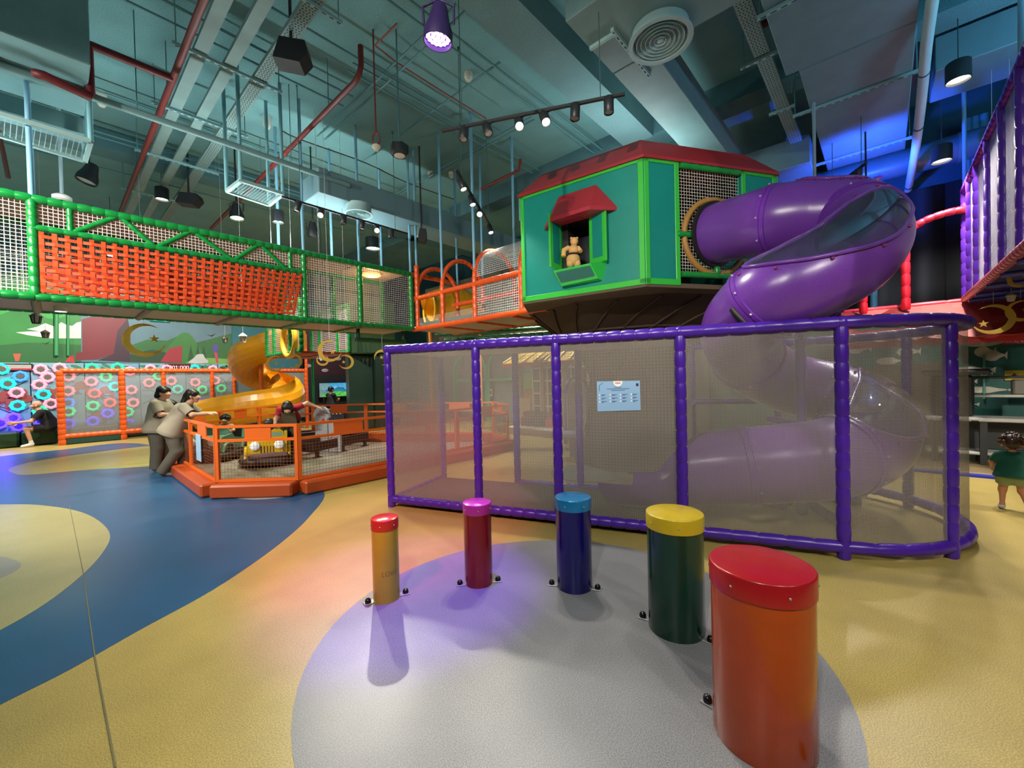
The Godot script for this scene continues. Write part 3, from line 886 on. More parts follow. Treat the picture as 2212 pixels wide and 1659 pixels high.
# ---------- purple netted enclosure round the slide ----------
const E0 := Vector3(-1.57, 0, -5.27)
const EU := Vector3(0.9258, 0, 0.378)
const EV := Vector3(0.378, 0, -0.9258)
func en(u: float, v: float, h: float) -> Vector3:
	return E0 + EU * u + EV * v + UP * h
func enclosure() -> void:
	var pur := mat("421a92", 0.3)
	var net := mat("9a9188", 0.85)
	var t := thing("slide_enclosure", "purple padded cage with fine grey netting around the tube slide", "play cage", en(0, 0, 0))
	var top := 2.0
	var posts := [[0, 0], [1.25, 0], [2.21, 0], [3.44, 0], [4.70, 0], [0, 1.25], [1.24, 1.25], [2.16, 1.25], [3.44, 1.25], [3.6, 2.54], [4.7, 2.54]]
	for an in [-0.86, 0.45]: posts.append([4.70 + cos(an) * 1.27, 1.27 + sin(an) * 1.27])
	for p in posts:
		var m := Mesher.new()
		m.pad([en(p[0], p[1], 0.0), en(p[0], p[1], top - 0.03)], 0.05, 0.15, 12)
		var po := part(m, "post", pur, t)
		var c := Mesher.new()
		c.ball(en(p[0], p[1], top), Vector3(0.062, 0.06, 0.062), Basis(), 10, 6)
		part(c, "post_cap", pur, po)
	var bend := []
	for k in 19:
		var an := -PI / 2 + PI * k / 18
		bend.append([4.70 + cos(an) * 1.27, 1.27 + sin(an) * 1.27])
	for h in [0.1, top]:
		var r := 0.055 if h > 1 else 0.052
		var front := [[0, 0], [1.25, 0], [2.21, 0], [3.44, 0], [4.70, 0]]
		for i in 4:
			var m := Mesher.new()
			m.pad([en(front[i][0], 0, h), en(front[i + 1][0], 0, h)], r, 0.13 if i < 3 else 0.22, 12)
			part(m, "rail", pur, t)
		var m2 := Mesher.new()
		var q := []
		for b in bend: q.append(en(b[0], b[1], h))
		m2.pad(q, r, 0.2, 12)
		part(m2, "curved_rail", pur, t)
		for e in [[0, 0, 0, 1.25], [0, 1.25, 1.24, 1.25], [1.24, 1.25, 2.16, 1.25], [2.16, 1.25, 3.44, 1.25], [3.44, 1.25, 3.6, 2.54], [3.6, 2.54, 4.7, 2.54]]:
			if h < 1 and e[1] == 1.25 and e[0] == 0: continue
			var m := Mesher.new()
			m.pad([en(e[0], e[1], h), en(e[2], e[3], h)], 0.042, 0.14, 10)
			part(m, "rail", pur, t)
	for e in [[1.25, 0, 1.24, 1.25], [2.21, 0, 2.16, 1.25], [3.44, 0, 3.44, 1.25]]:
		var m := Mesher.new()
		m.pad([en(e[0], e[1], top), en(e[2], e[3], top)], 0.042, 0.14, 10)
		part(m, "rail", pur, t)
	for e in [[3.44, 1.25, 3.6, 2.54, 1.18], [3.6, 2.54, 4.7, 2.54, 1.18]]:
		var m := Mesher.new()
		m.pad([en(e[0], e[1], e[4]), en(e[2], e[3], e[4])], 0.042, 0.2, 10)
		part(m, "middle_rail", pur, t)
	var mr := Mesher.new()
	var mq := []
	for k in range(12, 19): mq.append(en(bend[k][0], bend[k][1], 0.68))
	mr.pad(mq, 0.045, 0.3, 10)
	part(mr, "middle_rail", pur, t)
	# nets
	var walls := [[0, 0, 1.25, 0], [1.25, 0, 2.21, 0], [2.21, 0, 3.44, 0], [3.44, 0, 4.7, 0], [0, 0, 0, 1.25], [1.24, 1.25, 2.16, 1.25], [2.16, 1.25, 3.44, 1.25], [3.44, 1.25, 3.6, 2.54], [3.6, 2.54, 4.7, 2.54]]
	for w in walls:
		var m := Mesher.new()
		var fine := 0.0075 if w[0] == 0 and w[2] == 0 else 0.0095
		m.net(en(w[0], w[1], 0.12), en(w[2], w[3], 0.12), en(w[2], w[3], 1.96), en(w[0], w[1], 1.96), fine, 0.0034 if fine < 0.008 else 0.0025)
		part(m, "net", net, t, "fine grey safety net", "stuff")
	var cn := Mesher.new()
	for k in 18:
		cn.net(en(bend[k][0], bend[k][1], 0.12), en(bend[k + 1][0], bend[k + 1][1], 0.12), en(bend[k + 1][0], bend[k + 1][1], 1.96), en(bend[k][0], bend[k][1], 1.96), 0.0095, 0.0025)
	part(cn, "curved_net", net, t, "fine grey safety net", "stuff")
	var rf := Mesher.new()
	rf.slab([en(0.03, 0.03, 1.965), en(3.42, 0.03, 1.965), en(3.42, 1.22, 1.965), en(0.03, 1.22, 1.965)], 0.012)
	part(rf, "roof_sheet", mat("c9c2b2", 0.8), t, "pale fabric roof")
	var mt := Mesher.new()
	mt.box(Transform3D(Basis(EU, UP, -EV), en(1.62, 0.62, 0.085)), Vector3(3.15, 0.05, 1.12), 0.012)
	part(mt, "floor_mat", speckled("333d3b", 0.7, 2.0), t, "dark grey-green mat")
	# rules sign
	var sg := thing("rules_sign", "pale blue rules sheet tied to the grey netting", "sign", en(2.9, -0.01, 1.25))
	var c0 := pp(1289, 824, en(0, -0.012, 0), EV)
	var c1 := pp(1382, 822, en(0, -0.012, 0), EV)
	var c2 := pp(1384, 886, en(0, -0.012, 0), EV)
	var c3 := pp(1291, 889, en(0, -0.012, 0), EV)
	var sm := Mesher.new()
	sm.slab([c3, c2, c1, c0], 0.004)
	part(sm, "sheet", mat("8fb3d8", 0.3), sg)
	var at := func(x: float, y: float) -> Vector3: return c0.lerp(c1, x).lerp(c3.lerp(c2, x), y) - EV * 0.002
	var cr := Mesher.new()
	var half := []
	for k in 11: half.append(at.call(0.5 - 0.11 * cos(PI * k / 10), 0.19 * sin(PI * k / 10)))
	cr.slab(half, 0.001)
	part(cr, "white_crest", mat("eee9e2", 0.5), sg)
	var sc := Mesher.new()
	for k in 6:
		sc.bar(at.call(0.44 + 0.02 * k, 0.075 - 0.02 * (k % 2)) - EV * 0.001, at.call(0.455 + 0.02 * k, 0.06 + 0.03 * (k % 2)) - EV * 0.001, 0.0015, 0.007)
	part(sc, "crest_script", mat("a34a50", 0.6), sg)
	var pr := Mesher.new()
	var rows := [[0.42, 0.58, 0.21], [0.24, 0.76, 0.26], [0.34, 0.66, 0.31]]
	for r in 3:
		for c in 4:
			var x: float = [0.1, 0.35, 0.59, 0.83][c]
			rows.append([x, x + [0.1, 0.12, 0.13, 0.11][(r + c) % 4], 0.45 + 0.11 * r])
			rows.append([x, x + 0.07, 0.48 + 0.11 * r])
	for r in rows: pr.bar(at.call(r[0], r[2]), at.call(r[1], r[2]), 0.001, 0.005)
	part(pr, "printed_lines", mat("3c5a7c", 0.6), sg)
	var dots := Mesher.new()
	for r in 3:
		for x in [0.06, 0.31, 0.55, 0.8]: dots.box(Transform3D(Basis(EU, UP, -EV), at.call(x, 0.46 + 0.11 * r)), Vector3(0.012, 0.018, 0.002), 0.001)
	part(dots, "icons", mat("dfe4ee", 0.6), sg)
	var fl := Mesher.new()
	fl.box(Transform3D(Basis(EU, UP, -EV), at.call(0.94, 0.14)), Vector3(0.024, 0.028, 0.002), 0.001)
	part(fl, "dark_motif", mat("3a2233", 0.6), sg)
	var lf := Mesher.new()
	lf.bar(at.call(0.06, 0.12), at.call(0.06, 0.32), 0.001, 0.006)
	lf.bar(at.call(0.06, 0.14), at.call(0.15, 0.05), 0.001, 0.005)
	part(lf, "leaf_motif", mat("3d6b6b", 0.6), sg)
	# a dark padded disc beside the cage
	var dk := Mesher.new()
	var dc := gp(1250, 1040)
	dk.lathe([Vector2(0.62, 0), Vector2(0.62, 0.025), Vector2(0.6, 0.03), Vector2(0.001, 0.03)], Transform3D(Basis(), dc + Vector3(0.25, 0, -0.5)), 40)
	single(dk, "floor_mat", speckled("8fa09a", 0.7, 5.0), "pale round mat on the floor behind the purple cage", "mat")
	var st := thing("mushroom_seat", "lilac T-shaped stool behind the purple cage", "stool", gp(1240, 985))
	var sc0 := gp(1240, 985)
	var k1 := Mesher.new()
	k1.lathe([Vector2(0.09, 0), Vector2(0.085, 0.4), Vector2(0.001, 0.4)], Transform3D(Basis(), sc0), 14)
	part(k1, "stem", mat("8a78a8", 0.5), st)
	var k2 := Mesher.new()
	k2.lathe([Vector2(0.001, 0.4), Vector2(0.3, 0.4), Vector2(0.32, 0.44), Vector2(0.3, 0.48), Vector2(0.001, 0.5)], Transform3D(Basis(), sc0), 24)
	part(k2, "seat", mat("9a8ab4", 0.5), st)

# ---------- the spiral tube slide ----------
func tube_slide() -> void:
	var pur := speckled("8c4cc6", 0.28, 1.5)
	var rim := mat("6a2f9e", 0.35)
	var keys := [[1540, 508, -5.62], [1600, 492, -5.25], [1672, 476, -4.85], [1760, 468, -4.62], [1830, 474, -4.42], [1862, 510, -4.12], [1822, 562, -3.86], [1738, 606, -3.82], [1652, 652, -4.0], [1598, 716, -4.45], [1622, 780, -5.0], [1700, 826, -5.32], [1800, 852, -5.2], [1876, 890, -4.75], [1880, 950, -4.3], [1798, 988, -4.02], [1690, 1000, -4.13], [1580, 1004, -4.28], [1490, 1012, -4.44], [1400, 1030, -4.6], [1330, 1046, -4.9]]
	var pts := []
	for k in keys: pts.append(zp(k[0], k[1], k[2]))
	for i in range(16, pts.size()): pts[i].y = lerpf(pts[16].y, 0.47, (i - 16) / 4.0)
	var path := curve(pts, 24)
	var n := path.size()
	var sides := 72
	var t := thing("tube_slide", "shiny purple spiral tube slide with clear bubble windows", "slide", Vector3(3.2, 0, -4.6))
	# ring positions
	var ring := []
	var frames := []
	for i in n:
		var f: Vector3 = (path[mini(i + 1, n - 1)] - path[maxi(i - 1, 0)]).normalized()
		var u := (UP - f * UP.dot(f)).normalized()
		frames.append(Basis(u.cross(f), u, f))
		var row := []
		var open := 1.75 * smoothstep(408.0, 456.0, i)
		for s in sides + 1:
			var an := open + (TAU - 2.0 * open) * s / sides
			row.append(path[i] + (u * cos(an) + u.cross(f) * sin(an)) * 0.385)
		ring.append(row)
	# windows: centre and half length in path steps, centre and half width in angle (0 is up, the side is measured towards the bend's outside)
	var wins := [[76.0, 16.0, 0.0, 0.6], [148.0, 40.0, 0.5, 0.85], [324.0, 32.0, 0.5, 0.95]]
	var joints := [0, 48, 100, 192, 236, 284, 356, 400, 444, n - 1]
	var inside := func(i: int, s: int) -> int:
		var an := TAU * (s + 0.5) / sides
		if an > PI: an -= TAU
		for w in wins.size():
			if pow((i + 0.5 - wins[w][0]) / wins[w][1], 2) + pow((an - wins[w][2]) / wins[w][3], 2) < 1.0: return w
		return -1
	var wm := []
	for w in wins: wm.append(Mesher.new())
	for j in joints.size() - 1:
		var m := Mesher.new()
		for i in range(joints[j], joints[j + 1]):
			for s in sides:
				var w: int = inside.call(i, s)
				var m2: Mesher = m if w < 0 else wm[w]
				var q := s + 1
				var k := m2.v.size()
				for c in [[i, s], [i, q], [i + 1, q], [i + 1, s]]:
					var p: Vector3 = ring[c[0]][c[1]]
					var nr: Vector3 = (p - path[c[0]]).normalized()
					m2.v.append(p + nr * (0.012 if w >= 0 else 0.0)); m2.n.append(nr); m2.uv.append(Vector2.ZERO)
				m2.ix.append_array([k, k + 1, k + 2, k, k + 2, k + 3])
		part(m, "tube_section", pur, t)
	for w in wins.size():
		var wo := part(wm[w], "bubble_window", clear_plastic("8a90b0", 0.1, 0.03), t, "clear domed window")
		var rq := []
		for k in 72:
			var an := TAU * k / 72
			var fi: float = wins[w][0] + wins[w][1] * cos(an)
			var sa: float = wins[w][2] + wins[w][3] * sin(an)
			var i := int(fi)
			var fr: Basis = frames[i]
			rq.append(path[i].lerp(path[i + 1], fi - i) + (fr.y * cos(sa) + fr.x * sin(sa)) * 0.393)
		var rm2 := Mesher.new()
		rm2.tube(rq, 0.02, 6, false, [], true)
		part(rm2, "window_rim", pur, wo)
		for k in 16:
			var an := TAU * k / 16
			var fi: float = wins[w][0] + wins[w][1] * 1.12 * cos(an)
			var sa: float = wins[w][2] + wins[w][3] * 1.1 * sin(an)
			var i := clampi(roundi(fi), 0, n - 1)
			var fr: Basis = frames[i]
			var d := fr.y * cos(sa) + fr.x * sin(sa)
			var b := Mesher.new()
			b.ball(path[i] + d * 0.392, Vector3.ONE * 0.016, Basis(), 8, 5)
			part(b, "bolt_cap", mat("7a2a6a", 0.3), wo)
	for j in range(1, joints.size() - 2):
		var i: int = joints[j]
		var m := Mesher.new()
		var fr: Basis = frames[i]
		m.lathe([Vector2(0.38, -0.05), Vector2(0.402, -0.045), Vector2(0.402, -0.006), Vector2(0.392, -0.004), Vector2(0.392, 0.004), Vector2(0.402, 0.006), Vector2(0.402, 0.045), Vector2(0.38, 0.05)], Transform3D(Basis(fr.x, fr.z, fr.x.cross(fr.z)), path[i]), 40)
		var fo := part(m, "joint_flange", rim, t)
		for k in 10:
			var an := TAU * (k + 0.3) / 10
			var b := Mesher.new()
			b.ball(path[i] + fr.z * -0.03 + (fr.y * cos(an) + fr.x * sin(an)) * 0.404, Vector3.ONE * 0.013, Basis(), 8, 5)
			part(b, "bolt_cap", mat("c9b9d8", 0.2, 0.5), fo)
	# black collar where it leaves the house, black straps
	var fr0: Basis = frames[4]
	var col := Mesher.new()
	col.lathe([Vector2(0.385, -0.02), Vector2(0.43, -0.02), Vector2(0.43, 0.02), Vector2(0.385, 0.02)], Transform3D(Basis(fr0.x, fr0.z, fr0.x.cross(fr0.z)), path[4]), 40)
	part(col, "entry_collar", mat("141416", 0.6), t, "black collar")
	for s in [[48, 1.9, 2.2], [192, 1.7, 2.3]]:
		var fr: Basis = frames[s[0]]
		var m := Mesher.new()
		var q := []
		for k in 7:
			var an := lerpf(s[1], s[2], k / 6.0)
			q.append(path[s[0] + 4] + (fr.y * cos(an) + fr.x * sin(an)) * 0.402)
		m.tube(q, 0.03, 6)
		part(m, "strap", mat("141416", 0.5), t, "black strap")
	# supports
	var pur2 := mat("4f2a9a", 0.35)
	var axis := Vector3(3.22, 0, -4.62)
	var cp := Mesher.new()
	cp.pad([axis, axis + UP * 2.95], 0.055, 0.35, 12)
	part(cp, "centre_pole", pur2, t)
	for s in [[zp(1738, 690, -4.3), 1.95], [zp(1835, 640, -4.9), 2.4], [zp(1660, 905, -5.1), 1.0], [zp(1800, 930, -4.3), 0.75]]:
		var m := Mesher.new()
		m.pad([Vector3(axis.x, s[1], axis.z), s[0]], 0.045, 0.3, 10)
		part(m, "support_arm", pur2, t)
	var el := Mesher.new()
	el.pad([zp(1768, 700, -4.95), zp(1880, 612, -4.95), zp(1872, 606, -4.9), zp(1838, 612, -4.75)], 0.055, 0.28, 12)
	part(el, "elbow_strut", pur2, t)
	for g in [gp(1732, 1112), gp(1690, 1100)]:
		var m := Mesher.new()
		m.pad([g, g + UP * 0.42], 0.055, 0.3, 10)
		part(m, "leg", mat("6a6280", 0.5), t)
	for g in [[gp(1740, 1092), gp(1826, 1150)], [gp(1760, 1080), gp(1862, 1095)]]:
		var m := Mesher.new()
		m.pad([g[0] + UP * 0.06, g[1] + UP * 0.06], 0.055, 0.4, 10)
		part(m, "floor_brace", mat("55506a", 0.5), t)
	var coil := Mesher.new()
	var cc := gp(1660, 1092)
	var cq := []
	for k in 50: cq.append(cc + Vector3(cos(k * 0.4) * (0.16 + 0.06 * sin(k * 0.11)) + 0.003 * k, 0.02 + 0.0006 * k, sin(k * 0.4) * 0.12))
	coil.tube(cq, 0.013, 6)
	single(coil, "cable_coil", mat("7a5a44", 0.6), "brown cable coiled on the floor under the tube slide", "cable")

# ---------- the five drums ----------
func drums() -> void:
	# base front pixel, radius, row of the top's near rim, body and cap colours, name of the pair, turn of the feet
	var list := [
		[Vector2(836, 1306), 0.098, 1118, "d6b93a", "d8382a", "slim yellow drum with a red cap and LOVE scratched on it", 0.3],
		[Vector2(1035, 1273), 0.112, 1084, "a81526", "e03aa6", "slim crimson drum with a magenta cap", 0.1],
		[Vector2(1242, 1286), 0.137, 1072, "171578", "1b8fd6", "navy blue drum with a sky blue cap", -0.2],
		[Vector2(1462, 1392), 0.172, 1105, "0d4436", "f2cf2c", "wide dark green drum with a yellow cap", -0.55],
		[Vector2(1650, 1672), 0.205, 1214, "e2571c", "cf1f2b", "largest orange drum with a red cap", -0.75]]
	for d in list:
		var g := gp(d[0].x, d[0].y)
		var away := Vector3(g.x, 0, g.z).normalized()
		var r: float = d[1]
		var c := g + away * r
		var h := up_at(c, d[2])
		var t := thing("play_drum", d[5], "drum", c)
		var cap := 0.062 + r * 0.16
		var m := Mesher.new()
		m.lathe([Vector2(r * 0.96, 0.0), Vector2(r * 0.97, 0.004), Vector2(r * 0.97, h - cap + 0.01)], Transform3D(Basis(), c), 56)
		part(m, "shell", speckled(d[3], 0.16, 6.0), t)
		var k := Mesher.new()
		k.lathe([Vector2(r * 0.95, h - cap), Vector2(r * 1.0, h - cap), Vector2(r * 1.0, h - 0.008), Vector2(r * 0.985, h - 0.002), Vector2(r * 0.96, h), Vector2(0.001, h)], Transform3D(Basis(), c), 56)
		var ko := part(k, "cap", speckled(d[4], 0.22, 6.0), t)
		for s in 6:
			var an: float = TAU * (s + 0.25) / 6.0 + d[6]
			var b := Mesher.new()
			b.ball(c + Vector3(cos(an) * r, h - cap * 0.55, sin(an) * r), Vector3.ONE * 0.006, Basis(), 8, 5)
			part(b, "screw", mat("c8c4bc", 0.25, 0.8), ko)
		for s in 3:
			var side := -away.cross(UP)
			var an: float = [0.12, PI - 0.12, PI * 1.5][s] + d[6] * 0.6
			var dir := (side * cos(an) - away * sin(an)) if s < 2 else away
			var tab := Mesher.new()
			tab.box(Transform3D(Basis(dir, UP, dir.cross(UP)), c + dir * (r + 0.03) + UP * 0.006), Vector3(0.075, 0.008, 0.05), 0.003)
			var to := part(tab, "foot_tab", mat("b9b9b6", 0.35, 0.7), t)
			var nut := Mesher.new()
			nut.lathe([Vector2(0.022, 0.008), Vector2(0.022, 0.022), Vector2(0.017, 0.036), Vector2(0.008, 0.042), Vector2(0.001, 0.043)], Transform3D(Basis(), c + dir * (r + 0.038)), 16)
			part(nut, "nut_cover", mat("101012", 0.25), to, "black domed nut cover")
		if d[4] == "d8382a":
			var face := (gp(836, 1290) - EYE); face.y = 0
			var back := -face.normalized()
			var letters := "LOVE"
			for i in 4:
				var an := -0.22 + 0.33 * i
				var dir := back.rotated(UP, an)
				var b := Basis(UP.cross(dir).normalized(), UP, dir)
				text_part(letters[i], 0.047, 0.0012, Transform3D(b, c + dir * (r * 0.971) + UP * 0.215), "scratched_letter", mat("6e5b22", 0.7), t)

# ---------- the tree house and its trunk ----------
const HC := Vector3(1.74, 0, -5.31)      # front corner of the house
const HL := Vector3(-0.819, 0, -0.574)   # along its window face
const HR := Vector3(0.964, 0, -0.267)    # along its slide face
func face_box(m: Mesher, c: Vector3, x: Vector3, n: Vector3, s0: float, s1: float, h0: float, h1: float, d0: float, d1: float, bev := 0.006) -> void:
	m.box(Transform3D(Basis(x, UP, x.cross(UP)), c + x * (s0 + s1) / 2 + UP * (h0 + h1) / 2 + n * (d0 + d1) / 2), Vector3(absf(s1 - s0), h1 - h0, absf(d1 - d0)), bev)
func tree_house() -> void:
	var nl := Vector3(-0.574, 0, 0.819)
	var nr := Vector3(0.267, 0, 0.964)
	var lo := 2.77
	var hi := 4.39
	var tl := 1.88
	var tr := 2.12
	var teal := speckled("12a898", 0.4, 2.0)
	var green := mat("35b53c", 0.4)
	var t := thing("tree_house", "teal tree house with lime green edging and a red roof", "play house", Vector3(2.1, lo, -7.2))
	# opening measured on the window face
	var s0 := 0.76
	var s1 := 1.2
	var h0 := 3.12
	var h1 := 3.88
	for b in [[0, s0, lo, hi], [s1, tl, lo, hi], [s0, s1, lo, h0], [s0, s1, h1, hi]]:
		var m := Mesher.new()
		face_box(m, HC, HL, nl, b[0], b[1], b[2], b[3], -0.08, 0.0, 0.0)
		part(m, "wall_panel", teal, t)
	for b in [[0, tl, lo - 0.01, lo + 0.07], [0, tl, hi - 0.07, hi], [0, 0.075, lo, hi], [tl - 0.06, tl, lo, hi]]:
		var m := Mesher.new()
		face_box(m, HC, HL, nl, b[0], b[1], b[2], b[3], 0.0, 0.014)
		part(m, "edge_trim", green, t, "lime green edging")
	# slide face: panel, netted opening, panel
	for b in [[0.0, 0.52], [1.52, tr]]:
		var m := Mesher.new()
		face_box(m, HC, HR, nr, b[0], b[1], lo, hi, -0.08, 0.0, 0.0)
		part(m, "wall_panel", teal, t)
		for e in [[b[0], b[1], lo - 0.01, lo + 0.07], [b[0], b[1], hi - 0.07, hi], [b[0], b[0] + 0.07, lo, hi], [b[1] - 0.07, b[1], lo, hi]]:
			var k := Mesher.new()
			face_box(k, HC, HR, nr, e[0], e[1], e[2], e[3], 0.0, 0.014)
			part(k, "edge_trim", green, t, "lime green edging")
	var nb := HC + HR * 0.54
	var ne := HC + HR * 1.50
	var net := Mesher.new()
	net.net(nb + UP * (lo + 0.14) - nr * 0.03, ne + UP * (lo + 0.14) - nr * 0.03, ne + UP * hi - nr * 0.03, nb + UP * hi - nr * 0.03, 0.042, 0.006)
	part(net, "net", mat("cfc9bd", 0.8), t, "white diamond safety net", "stuff")
	for h in [lo + 0.14, hi - 0.06]:
		var m := Mesher.new()
		m.pad([nb + UP * h, ne + UP * h], 0.04, 0.16, 10)
		part(m, "padded_bar", mat("1c8a3c", 0.3), t, "green padded bar")
	# wooden ring and braces round the tube
	var rc := pp(1548, 512, HC, nr)
	var ring := Mesher.new()
	ring.tube(arc(rc - nr * 0.02, HR, UP, 0.5, 0.5, 0, TAU * 35 / 36, 35), 0.04, 8, false, [], true)
	part(ring, "porthole_ring", mat("a5793a", 0.5), t, "tan ring round the slide mouth")
	for b in [[rc - HR * 0.39, rc - HR * 0.62], [rc - UP * 0.4, Vector3(rc.x, lo + 0.16, rc.z)]]:
		var m := Mesher.new()
		m.pad([b[0], b[1]], 0.04, 0.12, 10)
		part(m, "ring_brace", mat("1c8a3c", 0.3), t, "green padded brace")
	# the faces turned away, floor and roof
	var pl := HC + HL * tl
	var pr := HC + HR * tr
	var ring_pts := [pl, HC, pr, pr + Vector3(0.75, 0, -1.6), pr + Vector3(0.2, 0, -3.2), Vector3(2.2, 0, -10.0), Vector3(1.1, 0, -9.5), pl + Vector3(0.2, 0, -1.5)]
	for i in range(2, 8):
		var a: Vector3 = ring_pts[i]
		var b: Vector3 = ring_pts[(i + 1) % 8]
		var m := Mesher.new()
		if i == 7: m.bar(a.lerp(b, 0.0) + UP * 4.2, a.lerp(b, 1.0) + UP * 4.2, 0.06, 0.38)
		else: m.bar(a + UP * (lo + hi) / 2, b + UP * (lo + hi) / 2, 0.06, hi - lo)
		part(m, "wall_panel", teal, t)
	var fl := Mesher.new()
	var fp := []
	for p in ring_pts: fp.append(p + UP * (lo + 0.02))
	fl.slab(fp, 0.06)
	part(fl, "floor_board", mat("5a4a3a", 0.8), t)
	var ctr := Vector3(2.3, 0, -7.6)
	var rf := Mesher.new()
	for i in 8:
		var a: Vector3 = ring_pts[i]
		var b: Vector3 = ring_pts[(i + 1) % 8]
		var a1 := a + (a - ctr).normalized() * 0.05
		var b1 := b + (b - ctr).normalized() * 0.05
		var a2 := a.lerp(ctr, 0.17) + UP * 0.42
		var b2 := b.lerp(ctr, 0.17) + UP * 0.42
		rf.quad(a1 + UP * hi, b1 + UP * hi, b2 + UP * hi, a2 + UP * hi)
		rf.quad(a1 + UP * (hi - 0.035), b1 + UP * (hi - 0.035), b1 + UP * hi, a1 + UP * hi)
		rf.tri(a2 + UP * hi, b2 + UP * hi, ctr + UP * (hi + 0.45))
		rf.tri(b1 + UP * (hi - 0.035), a1 + UP * (hi - 0.035), ctr + UP * (hi - 0.035))
	part(rf, "roof", speckled("c4303c", 0.45, 2.0), t, "red hipped roof")
	# window: dark box room, frame, sill
	var dark := speckled("34302f", 0.5, 3.0)
	var bx := Mesher.new()
	face_box(bx, HC, HL, nl, s0, s1, h0, h1, -0.42, -0.38, 0.0)
	part(bx, "window_back", speckled("3b3f48", 0.18, 3.0), t, "dark glossy window sheet")
	var fr := Mesher.new()
	face_box(fr, HC, HL, nl, s0, s0 + 0.02, h0, h1, -0.4, -0.05, 0.0)
	face_box(fr, HC, HL, nl, s1 - 0.09, s1, h0, h1, -0.4, -0.05, 0.0)
	face_box(fr, HC, HL, nl, s0, s1, h1 - 0.08, h1, -0.4, -0.05, 0.0)
	face_box(fr, HC, HL, nl, s0, s1, h0, h0 + 0.02, -0.4, -0.05, 0.0)
	part(fr, "window_frame", dark, t)
	# awning: a hipped red hood
	var aw := Mesher.new()
	var P := func(s: float, h: float, d: float) -> Vector3: return HC + HL * s + UP * h + nl * d
	var top0: Vector3 = P.call(0.64, 4.2, 0.02)
	var top1: Vector3 = P.call(1.21, 4.19, 0.02)
	var b0: Vector3 = P.call(0.36, 3.84, 0.0)
	var b1: Vector3 = P.call(1.47, 3.82, 0.0)
	var f0: Vector3 = P.call(0.614, 3.82, 0.3)
	var f1: Vector3 = P.call(1.206, 3.8, 0.3)
	aw.quad(f1, f0, top0, top1)
	aw.tri(f0, b0, top0)
	aw.tri(b1, f1, top1)
	var g0 := f0 - UP * 0.05
	var g1 := f1 - UP * 0.05
	aw.quad(g1, g0, f0, f1); aw.quad(g0, b0 - UP * 0.05, b0, f0); aw.quad(b1 - UP * 0.05, g1, f1, b1)
	aw.quad(b1 - UP * 0.05, b0 - UP * 0.05, g0, g1)
	part(aw, "awning", speckled("d0384a", 0.4, 2.0), t, "red hooded awning")
	# shutters
	for s in [[s0 - 0.01, -1.0, 0.3], [s1, 1.0, 1.5]]:
		var dir: Vector3 = (HL * s[1] * cos(s[2]) + nl * sin(s[2])).normalized()
		var q: Vector3 = P.call(s[0], 0, 0.012)
		var ln := 0.29
		var nn := dir.cross(UP)
		var m := Mesher.new()
		m.bar(q + UP * (h0 + h1) / 2 , q + dir * ln + UP * (h0 + h1) / 2, 0.03, h1 - h0 - 0.02, UP, 0.004)
		var so := part(m, "shutter", green, t, "lime green window shutter")
		for sd in [-1.0, 1.0]:
			var k := Mesher.new()
			k.bar(q + dir * 0.06 + UP * (h0 + h1) / 2 + nn * 0.014 * sd, q + dir * (ln - 0.06) + UP * (h0 + h1) / 2 + nn * 0.014 * sd, 0.008, h1 - h0 - 0.16)
			part(k, "shutter_panel", teal, so)
	# planter box, wider above than below
	var pb := Mesher.new()
	var up := [P.call(0.508, 3.15, 0.0), P.call(0.645, 3.09, 0.25), P.call(1.2, 3.085, 0.25), P.call(1.37, 3.15, 0.0)]
	var dn := [P.call(0.58, 2.9, 0.0), P.call(0.603, 2.91, 0.1), P.call(1.156, 2.89, 0.1), P.call(1.2, 2.9, 0.0)]
	for i in 3: pb.quad(dn[i + 1], dn[i], up[i], up[i + 1])
	pb.quad(dn[0], dn[1], dn[2], dn[3])
	pb.quad(up[3], up[2], up[1], up[0])
	var pbo := part(pb, "planter_box", mat("2fb84a", 0.35), t, "green planter box")
	var pf := Mesher.new()
	var fA: Vector3 = up[1].lerp(dn[1], 0.18) + nl * 0.014
	var fB: Vector3 = up[2].lerp(dn[2], 0.18) + nl * 0.014
	var fC: Vector3 = up[2].lerp(dn[2], 0.82) + nl * 0.014
	var fD: Vector3 = up[1].lerp(dn[1], 0.82) + nl * 0.014
	pf.quad(fC.lerp(fD, 0.04), fD.lerp(fC, 0.04), fA.lerp(fB, 0.04), fB.lerp(fA, 0.04))
	part(pf, "front_panel", speckled("0f7f74", 0.45, 2.0), pbo, "teal front panel")
	# plush toy on the sill
	var sill: Vector3 = P.call(lerpf(s0, s1, 0.52), h0 + 0.03, 0.05)
	var doll := thing("plush_toy", "beige plush toy with a dark belt on the window sill", "toy", sill)
	var sk := mat("d9a86a", 0.9)
	var db := Mesher.new()
	db.ball(sill + Vector3(0, 0.09, 0), Vector3(0.1, 0.1, 0.08))
	db.ball(sill + Vector3(0.01, 0.22, 0), Vector3(0.075, 0.09, 0.06))
	db.ball(sill + Vector3(-0.05, 0.03, 0.02), Vector3(0.05, 0.06, 0.05))
	db.ball(sill + Vector3(0.05, 0.03, 0.02), Vector3(0.05, 0.06, 0.05))
	part(db, "body", sk, doll)
	var dh := Mesher.new()
	dh.ball(sill + Vector3(0.02, 0.345, 0.0), Vector3(0.058, 0.06, 0.055))
	dh.ball(sill + Vector3(-0.02, 0.39, 0.0), Vector3.ONE * 0.02, Basis(), 8, 6)
	dh.ball(sill + Vector3(0.06, 0.39, 0.0), Vector3.ONE * 0.02, Basis(), 8, 6)
	part(dh, "head", sk, doll)
	var da := Mesher.new()
